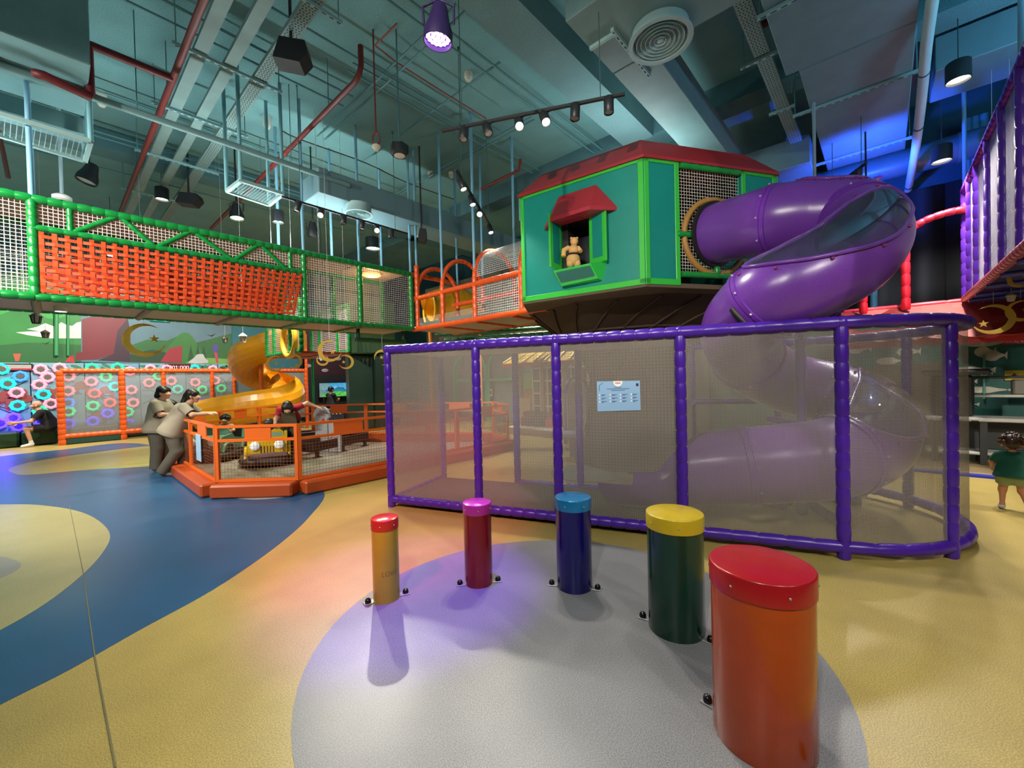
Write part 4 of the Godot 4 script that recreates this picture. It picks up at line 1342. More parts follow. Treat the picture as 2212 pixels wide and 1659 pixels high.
	da.tube([sill + Vector3(-0.06, 0.26, 0.0), sill + Vector3(-0.13, 0.22, 0.02), sill + Vector3(-0.14, 0.13, 0.03)], 0.035, 8)
	var da2 := Mesher.new()
	da2.tube([sill + Vector3(0.07, 0.26, 0.0), sill + Vector3(0.1, 0.19, 0.05)], 0.03, 8)
	part(da, "arm", sk, doll)
	part(da2, "arm", sk, doll)
	var bl := Mesher.new()
	bl.lathe([Vector2(0.085, 0.15), Vector2(0.092, 0.16), Vector2(0.085, 0.175)], Transform3D(Basis.from_scale(Vector3(1, 1, 0.8)), sill), 16)
	part(bl, "belt", mat("2a2420", 0.7), doll, "dark belt")
	# trunk
	var tc := Vector3(2.35, 0, -7.75)
	var bark := speckled("4b3829", 0.7, 2.0)
	var tk := thing("padded_tree", "brown padded tree trunk flaring up under the tree house", "tree trunk", tc)
	var prof := [Vector2(1.25, 0.0), Vector2(1.02, 0.5), Vector2(0.88, 0.95), Vector2(0.86, 1.55), Vector2(1.05, 1.95), Vector2(1.45, 2.35), Vector2(2.05, 2.76), Vector2(0.01, 2.76)]
	var rot := Basis(UP, 0.2)
	var tm := Mesher.new()
	tm.lathe(prof, Transform3D(rot, tc), 10, TAU, false)
	part(tm, "trunk_body", bark, tk)
	var P3 := func(an: float, h: float, out: float) -> Vector3:
		var r := 0.0
		for i in prof.size() - 2:
			if h >= prof[i].y and h <= prof[i + 1].y: r = lerpf(prof[i].x, prof[i + 1].x, (h - prof[i].y) / (prof[i + 1].y - prof[i].y))
		var f := wrapf(an, 0, TAU / 10) - TAU / 20
		r = r * cos(TAU / 20) / cos(f) + out
		return tc + rot * Vector3(cos(an) * r, h, -sin(an) * r)
	var rib := mat("3a2a1e", 0.7)
	for k in 10:
		var a0 := TAU * k / 10
		var a1 := TAU * (k + 1) / 10
		var am := (a0 + a1) / 2
		var lines := [[a0, 1.55, am, 1.98], [am, 1.98, a1, 1.55], [a0, 2.35, am, 2.7], [am, 1.98, am, 2.35], [a0, 2.35, a1, 2.35], [am, 2.35, a1, 2.7], [a0 + 0.05, 1.3, am, 1.45], [am, 1.45, a1 - 0.05, 1.3], [a0, 0.5, a0, 1.55]]
		if k % 2 == 0: lines.append_array([[a0, 1.95, a1, 2.35], [am, 1.2, am, 0.9]])
		for l in lines:
			var m := Mesher.new()
			var q := []
			for j in 5:
				q.append(P3.call(lerpf(l[0], l[2], j / 4.0), lerpf(l[1], l[3], j / 4.0), 0.012))
			m.tube(q, 0.022, 6)
			part(m, "bark_rib", rib, tk)
	for b in [[1330, 985, 0.62, 0.42, 0.26, 0.0], [1318, 1012, 0.78, 0.4, 0.22, -0.0]]:
		var g := gp(b[0], b[1])
		var m := Mesher.new()
		m.box(Transform3D(Basis(UP, -0.2), g + Vector3(0.25, b[3] / 2 if b[2] < 0.7 else b[4] / 2, -0.2)), Vector3(b[2] * 1.4, b[3] if b[2] < 0.7 else b[4], 0.5), 0.03)
		part(m, "root_block", speckled("5b4634", 0.7, 2.0), tk)

# ---------- green netted walkway ----------
const DECK := 2.77
func at_ab(px: float, py: float, a: float) -> Vector2:   # (b, height) of a pixel on the plane a
	var p := ap(px, py, a)
	return Vector2(p.dot(DB), p.y)
func strap_web(t: Node3D, a: float, b0: float, b1: float, h0: float, h1: float, m: Material, lean: float, nv: int, nh: int, called := "strap") -> void:
	var wave := 0.006
	for i in nv:
		var s := float(i) / (nv - 1)
		var k := Mesher.new()
		var q := []
		for j in nh * 2 + 1:
			var v := float(j) / (nh * 2)
			q.append(rm(a + (wave if (i + j / 2) % 2 == 0 else -wave), lerpf(b0, b1 - lean * (1.0 - v) * s, s), lerpf(h0, h1, v)))
		for j in q.size() - 1: k.bar(q[j], q[j + 1], 0.005, 0.046, DB)
		part(k, called, m, t)
	for j in nh:
		var v := (j + 0.3) / nh
		var k := Mesher.new()
		for i in nv - 1:
			var s := float(i) / (nv - 1)
			var s2 := float(i + 1) / (nv - 1)
			k.bar(rm(a + (wave if (i + j) % 2 == 1 else -wave), lerpf(b0, b1 - lean * (1.0 - v) * s, s), lerpf(h0, h1, v)), rm(a + (wave if (i + j) % 2 == 0 else -wave), lerpf(b0, b1 - lean * (1.0 - v) * s2, s2), lerpf(h0, h1, v)), 0.005, 0.04)
		part(k, called, m, t)
func green_bridge() -> void:
	var gr := mat("0f7a34", 0.28)
	var t := thing("netted_walkway", "green padded overhead walkway with orange cargo webbing", "walkway", rm(8.5, 2, DECK))
	var fa := 7.93
	var ba := 9.13
	var top := 4.0
	var bs := [-4.6, -3.5, -2.35, -1.2, -0.1, 3.17, 4.26, 5.49]
	for b in bs:
		for a in [fa, ba]:
			var m := Mesher.new()
			m.pad([rm(a, b, DECK), rm(a, b, top)], 0.052, 0.12, 10)
			part(m, "post", gr, t)
			var s := Mesher.new()
			s.tube([rm(a, b, top), rm(a, b, ROOF)], 0.028, 8)
			part(s, "suspension_pipe", mat("74a9c4", 0.45), t, "pale blue suspension pipe")
	for a in [fa, ba]:
		for h in [DECK, top]:
			for i in bs.size() - 1:
				var m := Mesher.new()
				m.pad([rm(a, bs[i], h), rm(a, bs[i + 1], h)], 0.055, 0.13, 10)
				part(m, "rail", gr, t)
	# truss above the webbing
	var mid := 3.64
	var m0 := Mesher.new()
	m0.pad([rm(fa, -0.1, mid), rm(fa, 3.17, mid)], 0.045, 0.13, 10)
	part(m0, "rail", gr, t)
	var z := []
	for p in [[150, 448], [255, 402], [335, 495], [415, 474], [503, 523], [560, 505], [618, 545]]: z.append(at_ab(p[0], p[1], fa).x)
	for i in 6:
		var m := Mesher.new()
		m.pad([rm(fa, z[i], mid if i % 2 == 0 else top), rm(fa, z[i + 1], top if i % 2 == 0 else mid)], 0.035, 0.14, 8)
		part(m, "truss_diagonal", gr, t)
	for b in [z[0], at_ab(626, 540, fa).x]:
		var m := Mesher.new()
		m.pad([rm(fa, b, mid), rm(fa, b, top)], 0.035, 0.14, 8)
		part(m, "truss_upright", gr, t)
	# nets: front beside the webbing, back all along, peach roof cloth
	var white := mat("d6d8d4", 0.8)
	for i in bs.size() - 1:
		for a in [fa, ba]:
			var m := Mesher.new()
			if i == 4 and a == fa: m.net(rm(a, bs[i], mid), rm(a, bs[i + 1], mid), rm(a, bs[i + 1], top), rm(a, bs[i], top), 0.045, 0.006)
			else: m.net(rm(a, bs[i], DECK), rm(a, bs[i + 1], DECK), rm(a, bs[i + 1], top), rm(a, bs[i], top), 0.045, 0.006)
			part(m, "net", white, t, "white safety net", "stuff")
	strap_web(t, fa - 0.05, -0.03, 3.1, DECK + 0.06, mid - 0.05, speckled("ff5a1c", 0.5, 3.0), 0.16, 29, 9)
	strap_web(t, ba - 0.1, -0.03, 3.1, DECK + 0.06, mid - 0.05, speckled("e0341c", 0.5, 3.0), 0.0, 29, 9)
	for i in bs.size() - 1:
		var r := Mesher.new()
		r.box(Transform3D(room_basis, rm((fa + ba) / 2, (bs[i] + bs[i + 1]) / 2, top + 0.03)), Vector3(bs[i + 1] - bs[i] - 0.04, 0.03, ba - fa))
		part(r, "roof_panel", speckled("d9b7a0", 0.7, 2.0), t, "peach roof panel")
		var n := 3 if i == 4 else 1
		for k in n:
			var x0 := lerpf(bs[i], bs[i + 1], float(k) / n)
			var x1 := lerpf(bs[i], bs[i + 1], float(k + 1) / n)
			var d := Mesher.new()
			d.box(Transform3D(room_basis, rm((fa + ba) / 2, (x0 + x1) / 2, DECK + 0.0)), Vector3(x1 - x0 - 0.05, 0.05, ba - fa - 0.06), 0.008)
			part(d, "deck_panel", speckled("e0cfae", 0.6, 2.0), t, "cream deck panel")
			var c := Mesher.new()
			c.pad([rm(fa, x0, DECK - 0.03), rm(ba, x0, DECK - 0.03)], 0.045, 0.14, 8)
			part(c, "cross_beam", gr if i > 4 else speckled("c9b795", 0.6, 2.0), t)
	var sp := Mesher.new()
	sp.tube([rm(fa + 0.3, 5.5, DECK - 0.28), rm(fa + 0.3, 4.3, DECK - 0.28)], 0.05, 8)
	for b in [4.35, 5.45]: sp.tube([rm(fa + 0.3, b, DECK - 0.28), rm(fa + 0.3, b, DECK)], 0.04, 8)
	part(sp, "hanging_step", mat("0c4a26", 0.4), t)
	var dl := thing("deck_lamp", "small white lamp under the green walkway deck", "lamp", rm(8.45, 0.12, DECK - 0.1))
	var dm := Mesher.new()
	dm.lathe([Vector2(0.06, 0.0), Vector2(0.07, 0.01), Vector2(0.07, 0.08), Vector2(0.001, 0.08)], Transform3D(Basis(), rm(8.45, 0.12, DECK - 0.1)), 16)
	part(dm, "lamp_can", mat("d8d8d4", 0.4), dl)
	part(lens_disc(rm(8.45, 0.12, DECK - 0.092), -UP, 0.055), "lens_glow", glow("fff6e4", 10.0), dl)
	spot("deck_spot", rm(8.45, 0.12, DECK - 0.12), rm(8.45, 0.12, 0), 5.0, 60.0)
	# glowing disc drawn for the yellow lamp reflection under the corner cell roof
	var lp := thing("ceiling_glow", "warm yellow glowing disc inside the green netted corner", "lamp", rm(8.5, 4.85, top))
	var lm := Mesher.new()
	lm.lathe([Vector2(0.001, -0.05), Vector2(0.16, -0.05), Vector2(0.2, -0.03), Vector2(0.2, 0.0)], Transform3D(Basis(), rm(8.5, 4.85, top)), 24)
	part(lm, "lamp_glow", glow("ffd98a", 1.2), lp)
	var ol := OmniLight3D.new()  # light added below the glowing disc, not a fitting
	ol.name = "corner_glow_light"
	ol.light_color = Color(1, 0.86, 0.6)
	ol.light_energy = 0.6
	ol.light_size = 0.15
	ol.omni_range = 30.0
	ol.shadow_enabled = true
	ol.position = rm(8.5, 4.85, top - 0.12)
	add_child(ol)
	# ---- lower green tunnel behind, leading to the yellow slide
	var lt := thing("netted_tunnel", "lower green netted tunnel with a yellow porthole", "play tunnel", rm(10, 3.9, 2.3))
	var lh := 2.3
	for a in [11.4, 10.9, 9.9, 9.3]:
		for b in [3.62, 4.7]:
			var m := Mesher.new()
			m.pad([rm(a, b, lh), rm(a, b, lh + 1.1)], 0.045, 0.14, 8)
			part(m, "post", gr, lt)
			var s := Mesher.new()
			s.tube([rm(a, b, lh), rm(a, b, 0)], 0.03, 8)
			if b > 4 and a > 11: part(s, "leg", gr, lt)
	for b in [3.62, 4.7]:
		for h in [lh, lh + 1.1]:
			var m := Mesher.new()
			m.pad([rm(11.4, b, h), rm(9.3, b, h)], 0.05, 0.14, 8)
			part(m, "rail", gr, lt)
		var n := Mesher.new()
		n.net(rm(11.4, b, lh), rm(9.3, b, lh), rm(9.3, b, lh + 1.1), rm(11.4, b, lh + 1.1), 0.045, 0.006)
		part(n, "net", white, lt, "white safety net", "stuff")
	var fl := Mesher.new()
	fl.box(Transform3D(room_basis, rm(10.35, 4.16, lh - 0.03)), Vector3(1.05, 0.05, 2.1))
	part(fl, "deck_panel", speckled("d8542a", 0.6, 2.0), lt, "orange deck panel")
	for k in 3:
		var o := Mesher.new()
		o.lathe([Vector2(0.001, 0), Vector2(0.13, 0), Vector2(0.14, 0.01)], Transform3D(room_basis * Basis.from_scale(Vector3(0.8, 1, 1.4)), rm(11.0 - k * 0.6, 4.16, lh - 0.066)), 20)
		part(o, "oval_mark", mat("4a2358", 0.6), lt, "dark oval")
	var pc := bp(624, 735, 3.58)
	var rg := Mesher.new()
	rg.tube(arc(pc, DA, UP, 0.36, 0.36, 0, TAU * 27 / 28, 27), 0.06, 8, false, [], true)
	part(rg, "porthole_ring", mat("eab02c", 0.4), lt, "yellow porthole ring")
	var rd := Mesher.new()
	rd.lathe([Vector2(0.001, 0.0), Vector2(0.34, 0.0)], Transform3D(Basis(DA, -DB, UP), pc + DB * 0.25), 24)
	part(rd, "porthole_back", mat("d98a3a", 0.5), lt)

# ---------- orange arched walkway to the house ----------
func orange_bridge() -> void:
	var og := mat("d9531e", 0.3)
	var t := thing("arched_walkway", "orange padded walkway with arches leading to the tree house", "walkway", rm(6.2, 6.2, DECK))
	var b0 := 5.6
	var b1 := 6.8
	var pa := [7.85, 6.95, 5.95, 4.75]
	for b in [b0, b1]:
		for h in [DECK, 3.46]:
			var m := Mesher.new()
			m.pad([rm(8.05, b, h), rm(4.2, b, h)], 0.055, 0.2, 10)
			part(m, "rail", og, t)
	for i in pa.size():
		for b in [b0, b1]:
			var m := Mesher.new()
			m.pad([rm(pa[i], b, DECK), rm(pa[i], b, 3.62)], 0.052, 0.16, 10)
			part(m, "post", og, t)
			if i < 3:
				var s := Mesher.new()
				s.tube([rm(pa[i], b, 3.6), rm(pa[i], b, ROOF)], 0.028, 8)
				part(s, "suspension_pipe", mat("74a9c4", 0.45), t, "pale blue suspension pipe")
		var ar := Mesher.new()
		ar.pad(arc(rm(pa[i], (b0 + b1) / 2, 3.6), -DB, UP, 0.6, 0.62, 0, PI, 16), 0.048, 0.12, 10)
		part(ar, "arch", og, t)
	var tp := Mesher.new()
	tp.pad([rm(8.1, b0, 4.05), rm(8.1, b0 + 1.2, 4.05)], 0.05, 0.14, 10)
	tp.pad([rm(7.85, b0, 3.5), rm(7.85, b0, 4.2)], 0.055, 0.14, 10)
	part(tp, "corner_bar", og, t)
	for b in [b0, b1]:
		var n := Mesher.new()
		n.net(rm(pa[2], b, DECK), rm(4.2, b, DECK), rm(4.2, b, 3.46), rm(pa[2], b, 3.46), 0.045, 0.007)
		n.net(rm(7.9, b, DECK), rm(pa[2], b, DECK), rm(pa[2], b, 3.0), rm(7.9, b, 3.0), 0.03, 0.003)
		part(n, "net", mat("d6d8d4", 0.8), t, "white safety net", "stuff")
	var dome := Mesher.new()
	var a1 := arc(rm(pa[2], 6.2, 3.6), -DB, UP, 0.6, 0.62, 0, PI, 16)
	var a2 := arc(rm(4.2, 6.2, 3.6), -DB, UP, 0.6, 0.62, 0, PI, 16)
	for k in 16: dome.net(a1[k], a2[k], a2[k + 1], a1[k + 1], 0.045, 0.007)
	part(dome, "domed_net", mat("d6d8d4", 0.8), t, "white safety net over the arches", "stuff")
	for i in 4:
		var s0: float = [8.0, 6.95, 5.95, 5.0][i]
		var s1: float = [6.95, 5.95, 5.0, 4.2][i]
		var d := Mesher.new()
		d.box(Transform3D(room_basis, rm((s0 + s1) / 2, 6.2, DECK - 0.01)), Vector3(1.1, 0.05, s0 - s1 - 0.05), 0.008)
		part(d, "deck_panel", speckled("d8cdb4", 0.6, 2.0), t, "cream deck panel")
		var c := Mesher.new()
		c.pad([rm(s1, b0, DECK - 0.03), rm(s1, b1, DECK - 0.03)], 0.045, 0.2, 8)
		part(c, "cross_beam", og, t)
	var ed := Mesher.new()
	ed.bar(rm(7.9, b0 + 0.02, DECK + 0.09), rm(4.2, b0 + 0.02, DECK + 0.09), 0.03, 0.07)
	part(ed, "kick_board", mat("3f5a52", 0.6), t)
	# yellow crawl tube beyond
	var yt := thing("crawl_tube", "bright yellow crawl tube behind the arched walkway", "play tube", zp(935, 668, -12.0))
	var c0 := zp(928, 670, -12.0)
	var pth := curve([c0, zp(965, 655, -12.3), zp(1000, 660, -12.8), zp(1035, 690, -13.2)], 6)
	for i in pth.size() - 1:
		if i % 3 == 0 and i + 3 < pth.size():
			var m := Mesher.new()
			m.tube(pth.slice(i, i + 4), 0.46, 24, false)
			part(m, "tube_section", mat("f0b21e", 0.3), yt)
	var rim := Mesher.new()
	var f: Vector3 = (pth[1] - pth[0]).normalized()
	rim.tube(arc(c0, f.cross(UP).normalized(), UP, 0.48, 0.48, 0, TAU * 27 / 28, 27), 0.04, 8, false, [], true)
	part(rim, "rim", mat("d8a41c", 0.3), yt)
	for q in [[c0 - UP * 0.46, 0.0], [pth[-1] - UP * 0.4, 0.0]]:
		var m := Mesher.new()
		m.tube([q[0], Vector3(q[0].x, 0, q[0].z)], 0.05, 10)
		part(m, "leg", mat("c87a2a", 0.5), yt)
	# green pipe arches further back
	for k in 3:
		var p := thing("pipe_arch", "green pipe arch over grey padding at the back of the hall", "pipe arch", bp(1040 + 60 * k, 860, 11.0), "green pipe arches")
		var m := Mesher.new()
		var l := bp(985 + 72 * k, 900, 11.0)
		var r := bp(1052 + 72 * k, 900, 11.0)
		l.y = 0; r.y = 0
		var pts := [l, l + UP * 1.7]
		pts.append_array(arc((l + r) / 2 + UP * 1.9, (l - r).normalized(), UP, l.distance_to(r) / 2, 0.75, 0.1, PI - 0.1, 12))
		pts.append_array([r + UP * 1.7, r])
		m.tube(pts, 0.06, 10)
		part(m, "pipe", mat("1f9a52", 0.35), p)
		var cb := Mesher.new()
		cb.tube([l + UP * 1.55, r + UP * 1.55], 0.045, 8)
		part(cb, "cross_pipe", mat("1f9a52", 0.35), p)
		var pad := Mesher.new()
		pad.bar((l + r) / 2 + DB * 0.1 - DA * 0.5 + UP * 1.0, (l + r) / 2 + DB * 0.1 + DA * 0.5 + UP * 1.0, 0.08, 1.9)
		part(pad, "pad_panel", speckled("8b8d8c", 0.7, 2.0), p)

# ---------- kart arena ----------
func fence_panel(t: Node3D, p0: Vector3, p1: Vector3, og: Material, plate: Color, h := 1.02) -> void:
	var d := (p1 - p0).normalized()
	var q0 := p0 + d * 0.02
	var q1 := p1 - d * 0.02
	var base := 0.2
	var m := Mesher.new()
	for q in [q0, q1]: m.bar(q + UP * base, q + UP * h, 0.045, 0.045, d)
	for y in [h - 0.02, h - 0.22, base + 0.02]: m.bar(q0 + UP * y, q1 + UP * y, 0.04, 0.04)
	var fo := part(m, "fence_panel", og, t)
	var w := Mesher.new()
	w.net(q0 + UP * base, q1 + UP * base, q1 + UP * (h - 0.22), q0 + UP * (h - 0.22), 0.047, 0.004, true)
	part(w, "wire_mesh", mat("8a4a24", 0.5), fo, "", "stuff")
	var s := Mesher.new()
	var ln := p0.distance_to(p1)
	s.bar(q0 + d * (ln * 0.34) + UP * (h - 0.12), q0 + d * (ln * 0.66) + UP * (h - 0.12), 0.02, 0.17, UP, 0.004)
	part(s, "plate", og, fo, "orange plate")
func kart_arena() -> void:
	var og := mat("d4601c", 0.38)
	var poly := [Vector2(6.33, 2.37), Vector2(6.31, 6.85), Vector2(7.4, 7.5), Vector2(10.3, 5.6), Vector2(12.1, 3.6), Vector2(10.6, 1.6), Vector2(7.19, 1.57)]
	var cen := Vector2(8.9, 4.0)
	# track floor
	var fl := Mesher.new()
	var fp := []
	for p in poly: fp.append(rm(p.x, p.y, 0.006))
	fp.reverse()
	fl.slab(fp, 0.004)
	var track := struct(fl, "floor_track", speckled("b9ae9c", 0.3, 5.0))
	for s in [[0.86, 0.74], [0.5, 0.4]]:
		var q := []
		for k in 2:
			for i in 25:
				var an := TAU * (i if k == 0 else 24 - i) / 24
				q.append(rm(cen.x + cos(an) * 2.5 * s[k], cen.y + sin(an) * 2.35 * s[k], 0.009))
		var m := Mesher.new()
		for i in 24:
			m.quad(q[i + 1], q[i], q[49 - i], q[48 - i])
		struct(m, "yellow_band", speckled("d8b23c", 0.3, 5.0), track)
	# padded kerb blocks and fence panels
	var t := thing("kart_fence", "orange wire fence around the little kart track", "fence", rm(cen.x, cen.y, 0))
	var counts := [3, 1, 2, 2, 2, 2, 1]
	for i in poly.size():
		var a: Vector2 = poly[i]
		var b: Vector2 = poly[(i + 1) % poly.size()]
		for k in counts[i]:
			var u := a.lerp(b, float(k) / counts[i])
			var v := a.lerp(b, float(k + 1) / counts[i])
			fence_panel(t, rm(u.x, u.y, 0), rm(v.x, v.y, 0), og, Color.ORANGE)
		var nrm := (b - a).orthogonal().normalized()
		if nrm.dot((a + b) / 2 - cen) < 0: nrm = -nrm
		var n := maxi(1, roundi(a.distance_to(b) / 2.3))
		for k in n:
			var u := a.lerp(b, float(k) / n) + nrm * 0.05
			var v := a.lerp(b, float(k + 1) / n) + nrm * 0.05
			var m := Mesher.new()
			m.bar(rm(u.x, u.y, 0.1) + (rm(v.x, v.y, 0.1) - rm(u.x, u.y, 0.1)).normalized() * 0.012, rm(v.x, v.y, 0.1) - (rm(v.x, v.y, 0.1) - rm(u.x, u.y, 0.1)).normalized() * 0.012, 0.3, 0.19, UP, 0.025)
			single(m, "padded_kerb", speckled("d95a20", 0.42, 3.0), "orange padded kerb block under the kart fence", "kerb", "kart fence kerbs")
	# notice on the fence
	var nt := Mesher.new()
	var n0 := rm(8.1, 1.54, 0.62)
	nt.box(Transform3D(room_basis, n0), Vector3(0.01, 0.42, 0.3), 0.003)
	single(nt, "fence_notice", mat("8fb0cc", 0.4), "small pale blue notice on the side of the kart fence", "notice")
	# centre barrier: low dark rails on feet
	for r in [[Vector2(655, 990), Vector2(775, 962), "low brown kart barrier beneath the white score board"], [Vector2(600, 966), Vector2(745, 950), "low brown kart barrier behind the bending woman"]]:
		var g0 := gp(r[0].x, r[0].y)
		var g1 := gp(r[1].x, r[1].y)
		var b := thing("track_barrier", r[2], "barrier", g0)
		var d := (g1 - g0).normalized()
		var s := d.cross(UP)
		for w in [-0.28, 0.28]:
			var m := Mesher.new()
			m.bar(g0 + s * w + UP * 0.24, g1 + s * w + UP * 0.24, 0.05, 0.2, UP, 0.012)
			part(m, "rail", speckled("3a2018", 0.5, 3.0), b)
			for e in [0.0, 0.5, 1.0]:
				var k := Mesher.new()
				var f: Vector3 = g0.lerp(g1, 0.06 + 0.88 * e) + s * w
				k.bar(f, f + UP * 0.16, 0.06, 0.06, d)
				k.box(Transform3D(Basis(d, UP, d.cross(UP)), f + UP * 0.012), Vector3(0.2, 0.024, 0.09), 0.006)
				part(k, "foot", mat("2a1612", 0.5), b)
		for e in [0.0, 1.0]:
			var m := Mesher.new()
			var f := g0.lerp(g1, e)
			m.bar(f - s * 0.3 + UP * 0.24, f + s * 0.3 + UP * 0.24, 0.05, 0.2, UP, 0.012)
			part(m, "end_rail", speckled("3a2018", 0.5, 3.0), b)
	# white arched board and side panel
	var g := gp(700, 975)
	var sb := thing("score_board", "white arched board with red lettering beside the kart track", "sign board", g)
	var fx := (Vector3(0.9, 0, 0.42)).normalized()
	var fz := fx.cross(UP)
	var bb := Basis(fx, UP, fz)
	var o := PackedVector2Array([Vector2(-0.2, 0.02), Vector2(0.2, 0.02), Vector2(0.2, 0.78)])
	for k in 9: o.append(Vector2(cos(PI * k / 8) * 0.26, 0.8 + sin(PI * k / 8) * 0.26))
	o.append(Vector2(-0.2, 0.78))
	var bo := Mesher.new()
	bo.prism(o, Transform3D(bb, g), 0.06)
	part(bo, "board", speckled("c4c6c8", 0.5, 3.0), sb)
	var red := mat("b43a3a", 0.6)
	text_part("GETTING", 0.07, 0.004, Transform3D(bb, g + UP * 0.86 + fz * 0.063 - fx * 0.0), "lettering", red, sb)
	for k in 3:
		var l := Mesher.new()
		l.bar(g + fz * 0.062 - fx * 0.14 + UP * (0.28 + 0.12 * k), g + fz * 0.062 + fx * (0.02 + 0.04 * (k % 2)) + UP * (0.27 + 0.12 * k), 0.004, 0.012, UP)
		part(l, "printed_line", red if k != 1 else mat("6a5a50", 0.6), sb)
	var pm := Mesher.new()
	pm.lathe([Vector2(0.001, 0), Vector2(0.05, 0), Vector2(0.055, 0.006)], Transform3D(Basis(fx, fz, fx.cross(fz)), g + fz * 0.062 + UP * 0.72 + fx * 0.09), 14)
	part(pm, "red_emblem", mat("c43a30", 0.5), sb)
	var rr := Mesher.new()
	rr.prism(PackedVector2Array([Vector2(-0.16, 0.05), Vector2(-0.02, 0.05), Vector2(-0.06, 0.16), Vector2(-0.14, 0.2)]), Transform3D(bb, g + fz * 0.062), 0.004)
	part(rr, "red_emblem", mat("8a2a28", 0.5), sb)
	var g2 := g + fx * 0.42 + fz * 0.04
	var sp := thing("score_board", "square white side panel reading LET'S RACE", "sign board", g2)
	var pn := Mesher.new()
	pn.box(Transform3D(bb, g2 + UP * 0.36), Vector3(0.36, 0.68, 0.06), 0.008)
	part(pn, "board", speckled("cbcaca", 0.5, 3.0), sp)
	text_part("LET'S RACE", 0.062, 0.004, Transform3D(Basis(fz, 0.16) * bb, g2 + UP * 0.34 + fz * 0.033), "lettering", red, sp)
	var ul := Mesher.new()
	ul.tube([g2 + UP * 0.4 + fz * 0.034 - fx * 0.12, g2 + UP * 0.47 + fz * 0.034 - fx * 0.04, g2 + UP * 0.5 + fz * 0.034 + fx * 0.03], 0.004, 5)
	part(ul, "flourish", red, sp)
	jeep("yellow toy jeep kart with round white headlamps behind the orange fence", gp(582, 1000), -1.08, "f2c415", true)
	jeep("green and white toy kart at the corner of the orange fence", gp(478, 990), -1.5, "7fae8c", false)
func jeep(label: String, c: Vector3, yaw: float, hex: String, driver: bool) -> void:
	var t := thing("kart", label, "toy kart", c)
	var b := Basis(UP, yaw)
	var T := Transform3D(b, c)          # +x is forward
	var ye := speckled(hex, 0.3, 3.0)
	var blk := mat("241a16", 0.6)
	# rubber bumper all round
	var m := Mesher.new()
	var q := []
	for k in 32:
		var an := TAU * k / 32
		q.append(T * Vector3(signf(cos(an)) * pow(absf(cos(an)), 0.6) * 0.62, 0.13, signf(sin(an)) * pow(absf(sin(an)), 0.6) * 0.44))
	m.tube(q, 0.075, 8, false, [], true)
	part(m, "rubber_bumper", blk, t, "black rubber bumper ring")
	var ch := Mesher.new()
	ch.box(Transform3D(b, T * Vector3(0, 0.16, 0)), Vector3(1.12, 0.16, 0.76), 0.03)
	part(ch, "chassis", blk, t)
	# body with hood, arches cut by dark wheels
	var o := PackedVector2Array([Vector2(-0.55, 0.2), Vector2(-0.2, 0.2), Vector2(0.55, 0.2), Vector2(0.58, 0.44), Vector2(0.5, 0.52), Vector2(0.12, 0.56), Vector2(0.06, 0.48), Vector2(-0.3, 0.42), Vector2(-0.34, 0.6), Vector2(-0.55, 0.6)])
	for s in [-1.0, 1.0]:
		var k := Mesher.new()
		k.prism(o, Transform3D(b, T * Vector3(0, 0, 0.30 * s - 0.03)), 0.06)
		part(k, "side_panel", ye, t)
	var hd := Mesher.new()
	hd.box(Transform3D(b, T * Vector3(0.33, 0.40, 0)), Vector3(0.46, 0.26, 0.6), 0.05)
	part(hd, "hood", ye, t)
	var gr := Mesher.new()
	gr.box(Transform3D(b, T * Vector3(0.57, 0.39, 0)), Vector3(0.06, 0.3, 0.56), 0.025)
	var go := part(gr, "grille_panel", ye, t)
	for k in 5:
		var sl := Mesher.new()
		sl.box(Transform3D(b, T * Vector3(0.601, 0.36, -0.1 + 0.05 * k)), Vector3(0.006, 0.13, 0.022), 0.002)
		part(sl, "grille_slot", blk, go)
	for s in [-1.0, 1.0]:
		var hl := Mesher.new()
		hl.lathe([Vector2(0.085, 0), Vector2(0.085, 0.03), Vector2(0.07, 0.045), Vector2(0.001, 0.05)], Transform3D(b * Basis(Vector3.BACK, -PI / 2), T * Vector3(0.595, 0.44, 0.2 * s)), 18)
		part(hl, "headlamp", mat("dfe6ea", 0.2), t, "round white headlamp")
		var ws := Mesher.new()
		ws.prism(PackedVector2Array([Vector2(-0.13, 0), Vector2(0.13, 0), Vector2(0.12, 0.12), Vector2(0.06, 0.17), Vector2(-0.06, 0.17), Vector2(-0.12, 0.12)]), Transform3D(b * Basis(UP, PI / 2), T * Vector3(0.1, 0.52, 0.145 * s)), 0.03)
		var wo := part(ws, "windscreen_frame", ye, t)
		var wg := Mesher.new()
		wg.prism(PackedVector2Array([Vector2(-0.1, 0.03), Vector2(0.1, 0.03), Vector2(0.09, 0.11), Vector2(-0.09, 0.11)]), Transform3D(b * Basis(UP, PI / 2), T * Vector3(0.131, 0.52, 0.145 * s)), 0.004)
		part(wg, "windscreen", mat("6f8f88", 0.15), wo)
		for x in [-0.34, 0.34]:
			var w := Mesher.new()
			w.lathe([Vector2(0.001, -0.05), Vector2(0.13, -0.05), Vector2(0.15, -0.03), Vector2(0.15, 0.03), Vector2(0.13, 0.05), Vector2(0.001, 0.05)], Transform3D(b * Basis(Vector3.RIGHT, PI / 2), T * Vector3(x, 0.2, 0.35 * s)), 18)
			part(w, "wheel", blk, t)
			var ar := Mesher.new()
			ar.tube([T * Vector3(x - 0.19, 0.2, 0.36 * s), T * Vector3(x - 0.13, 0.34, 0.36 * s), T * Vector3(x, 0.39, 0.36 * s), T * Vector3(x + 0.13, 0.34, 0.36 * s), T * Vector3(x + 0.19, 0.2, 0.36 * s)], 0.035, 8)
			part(ar, "wheel_arch", ye, t)
	var fb := Mesher.new()
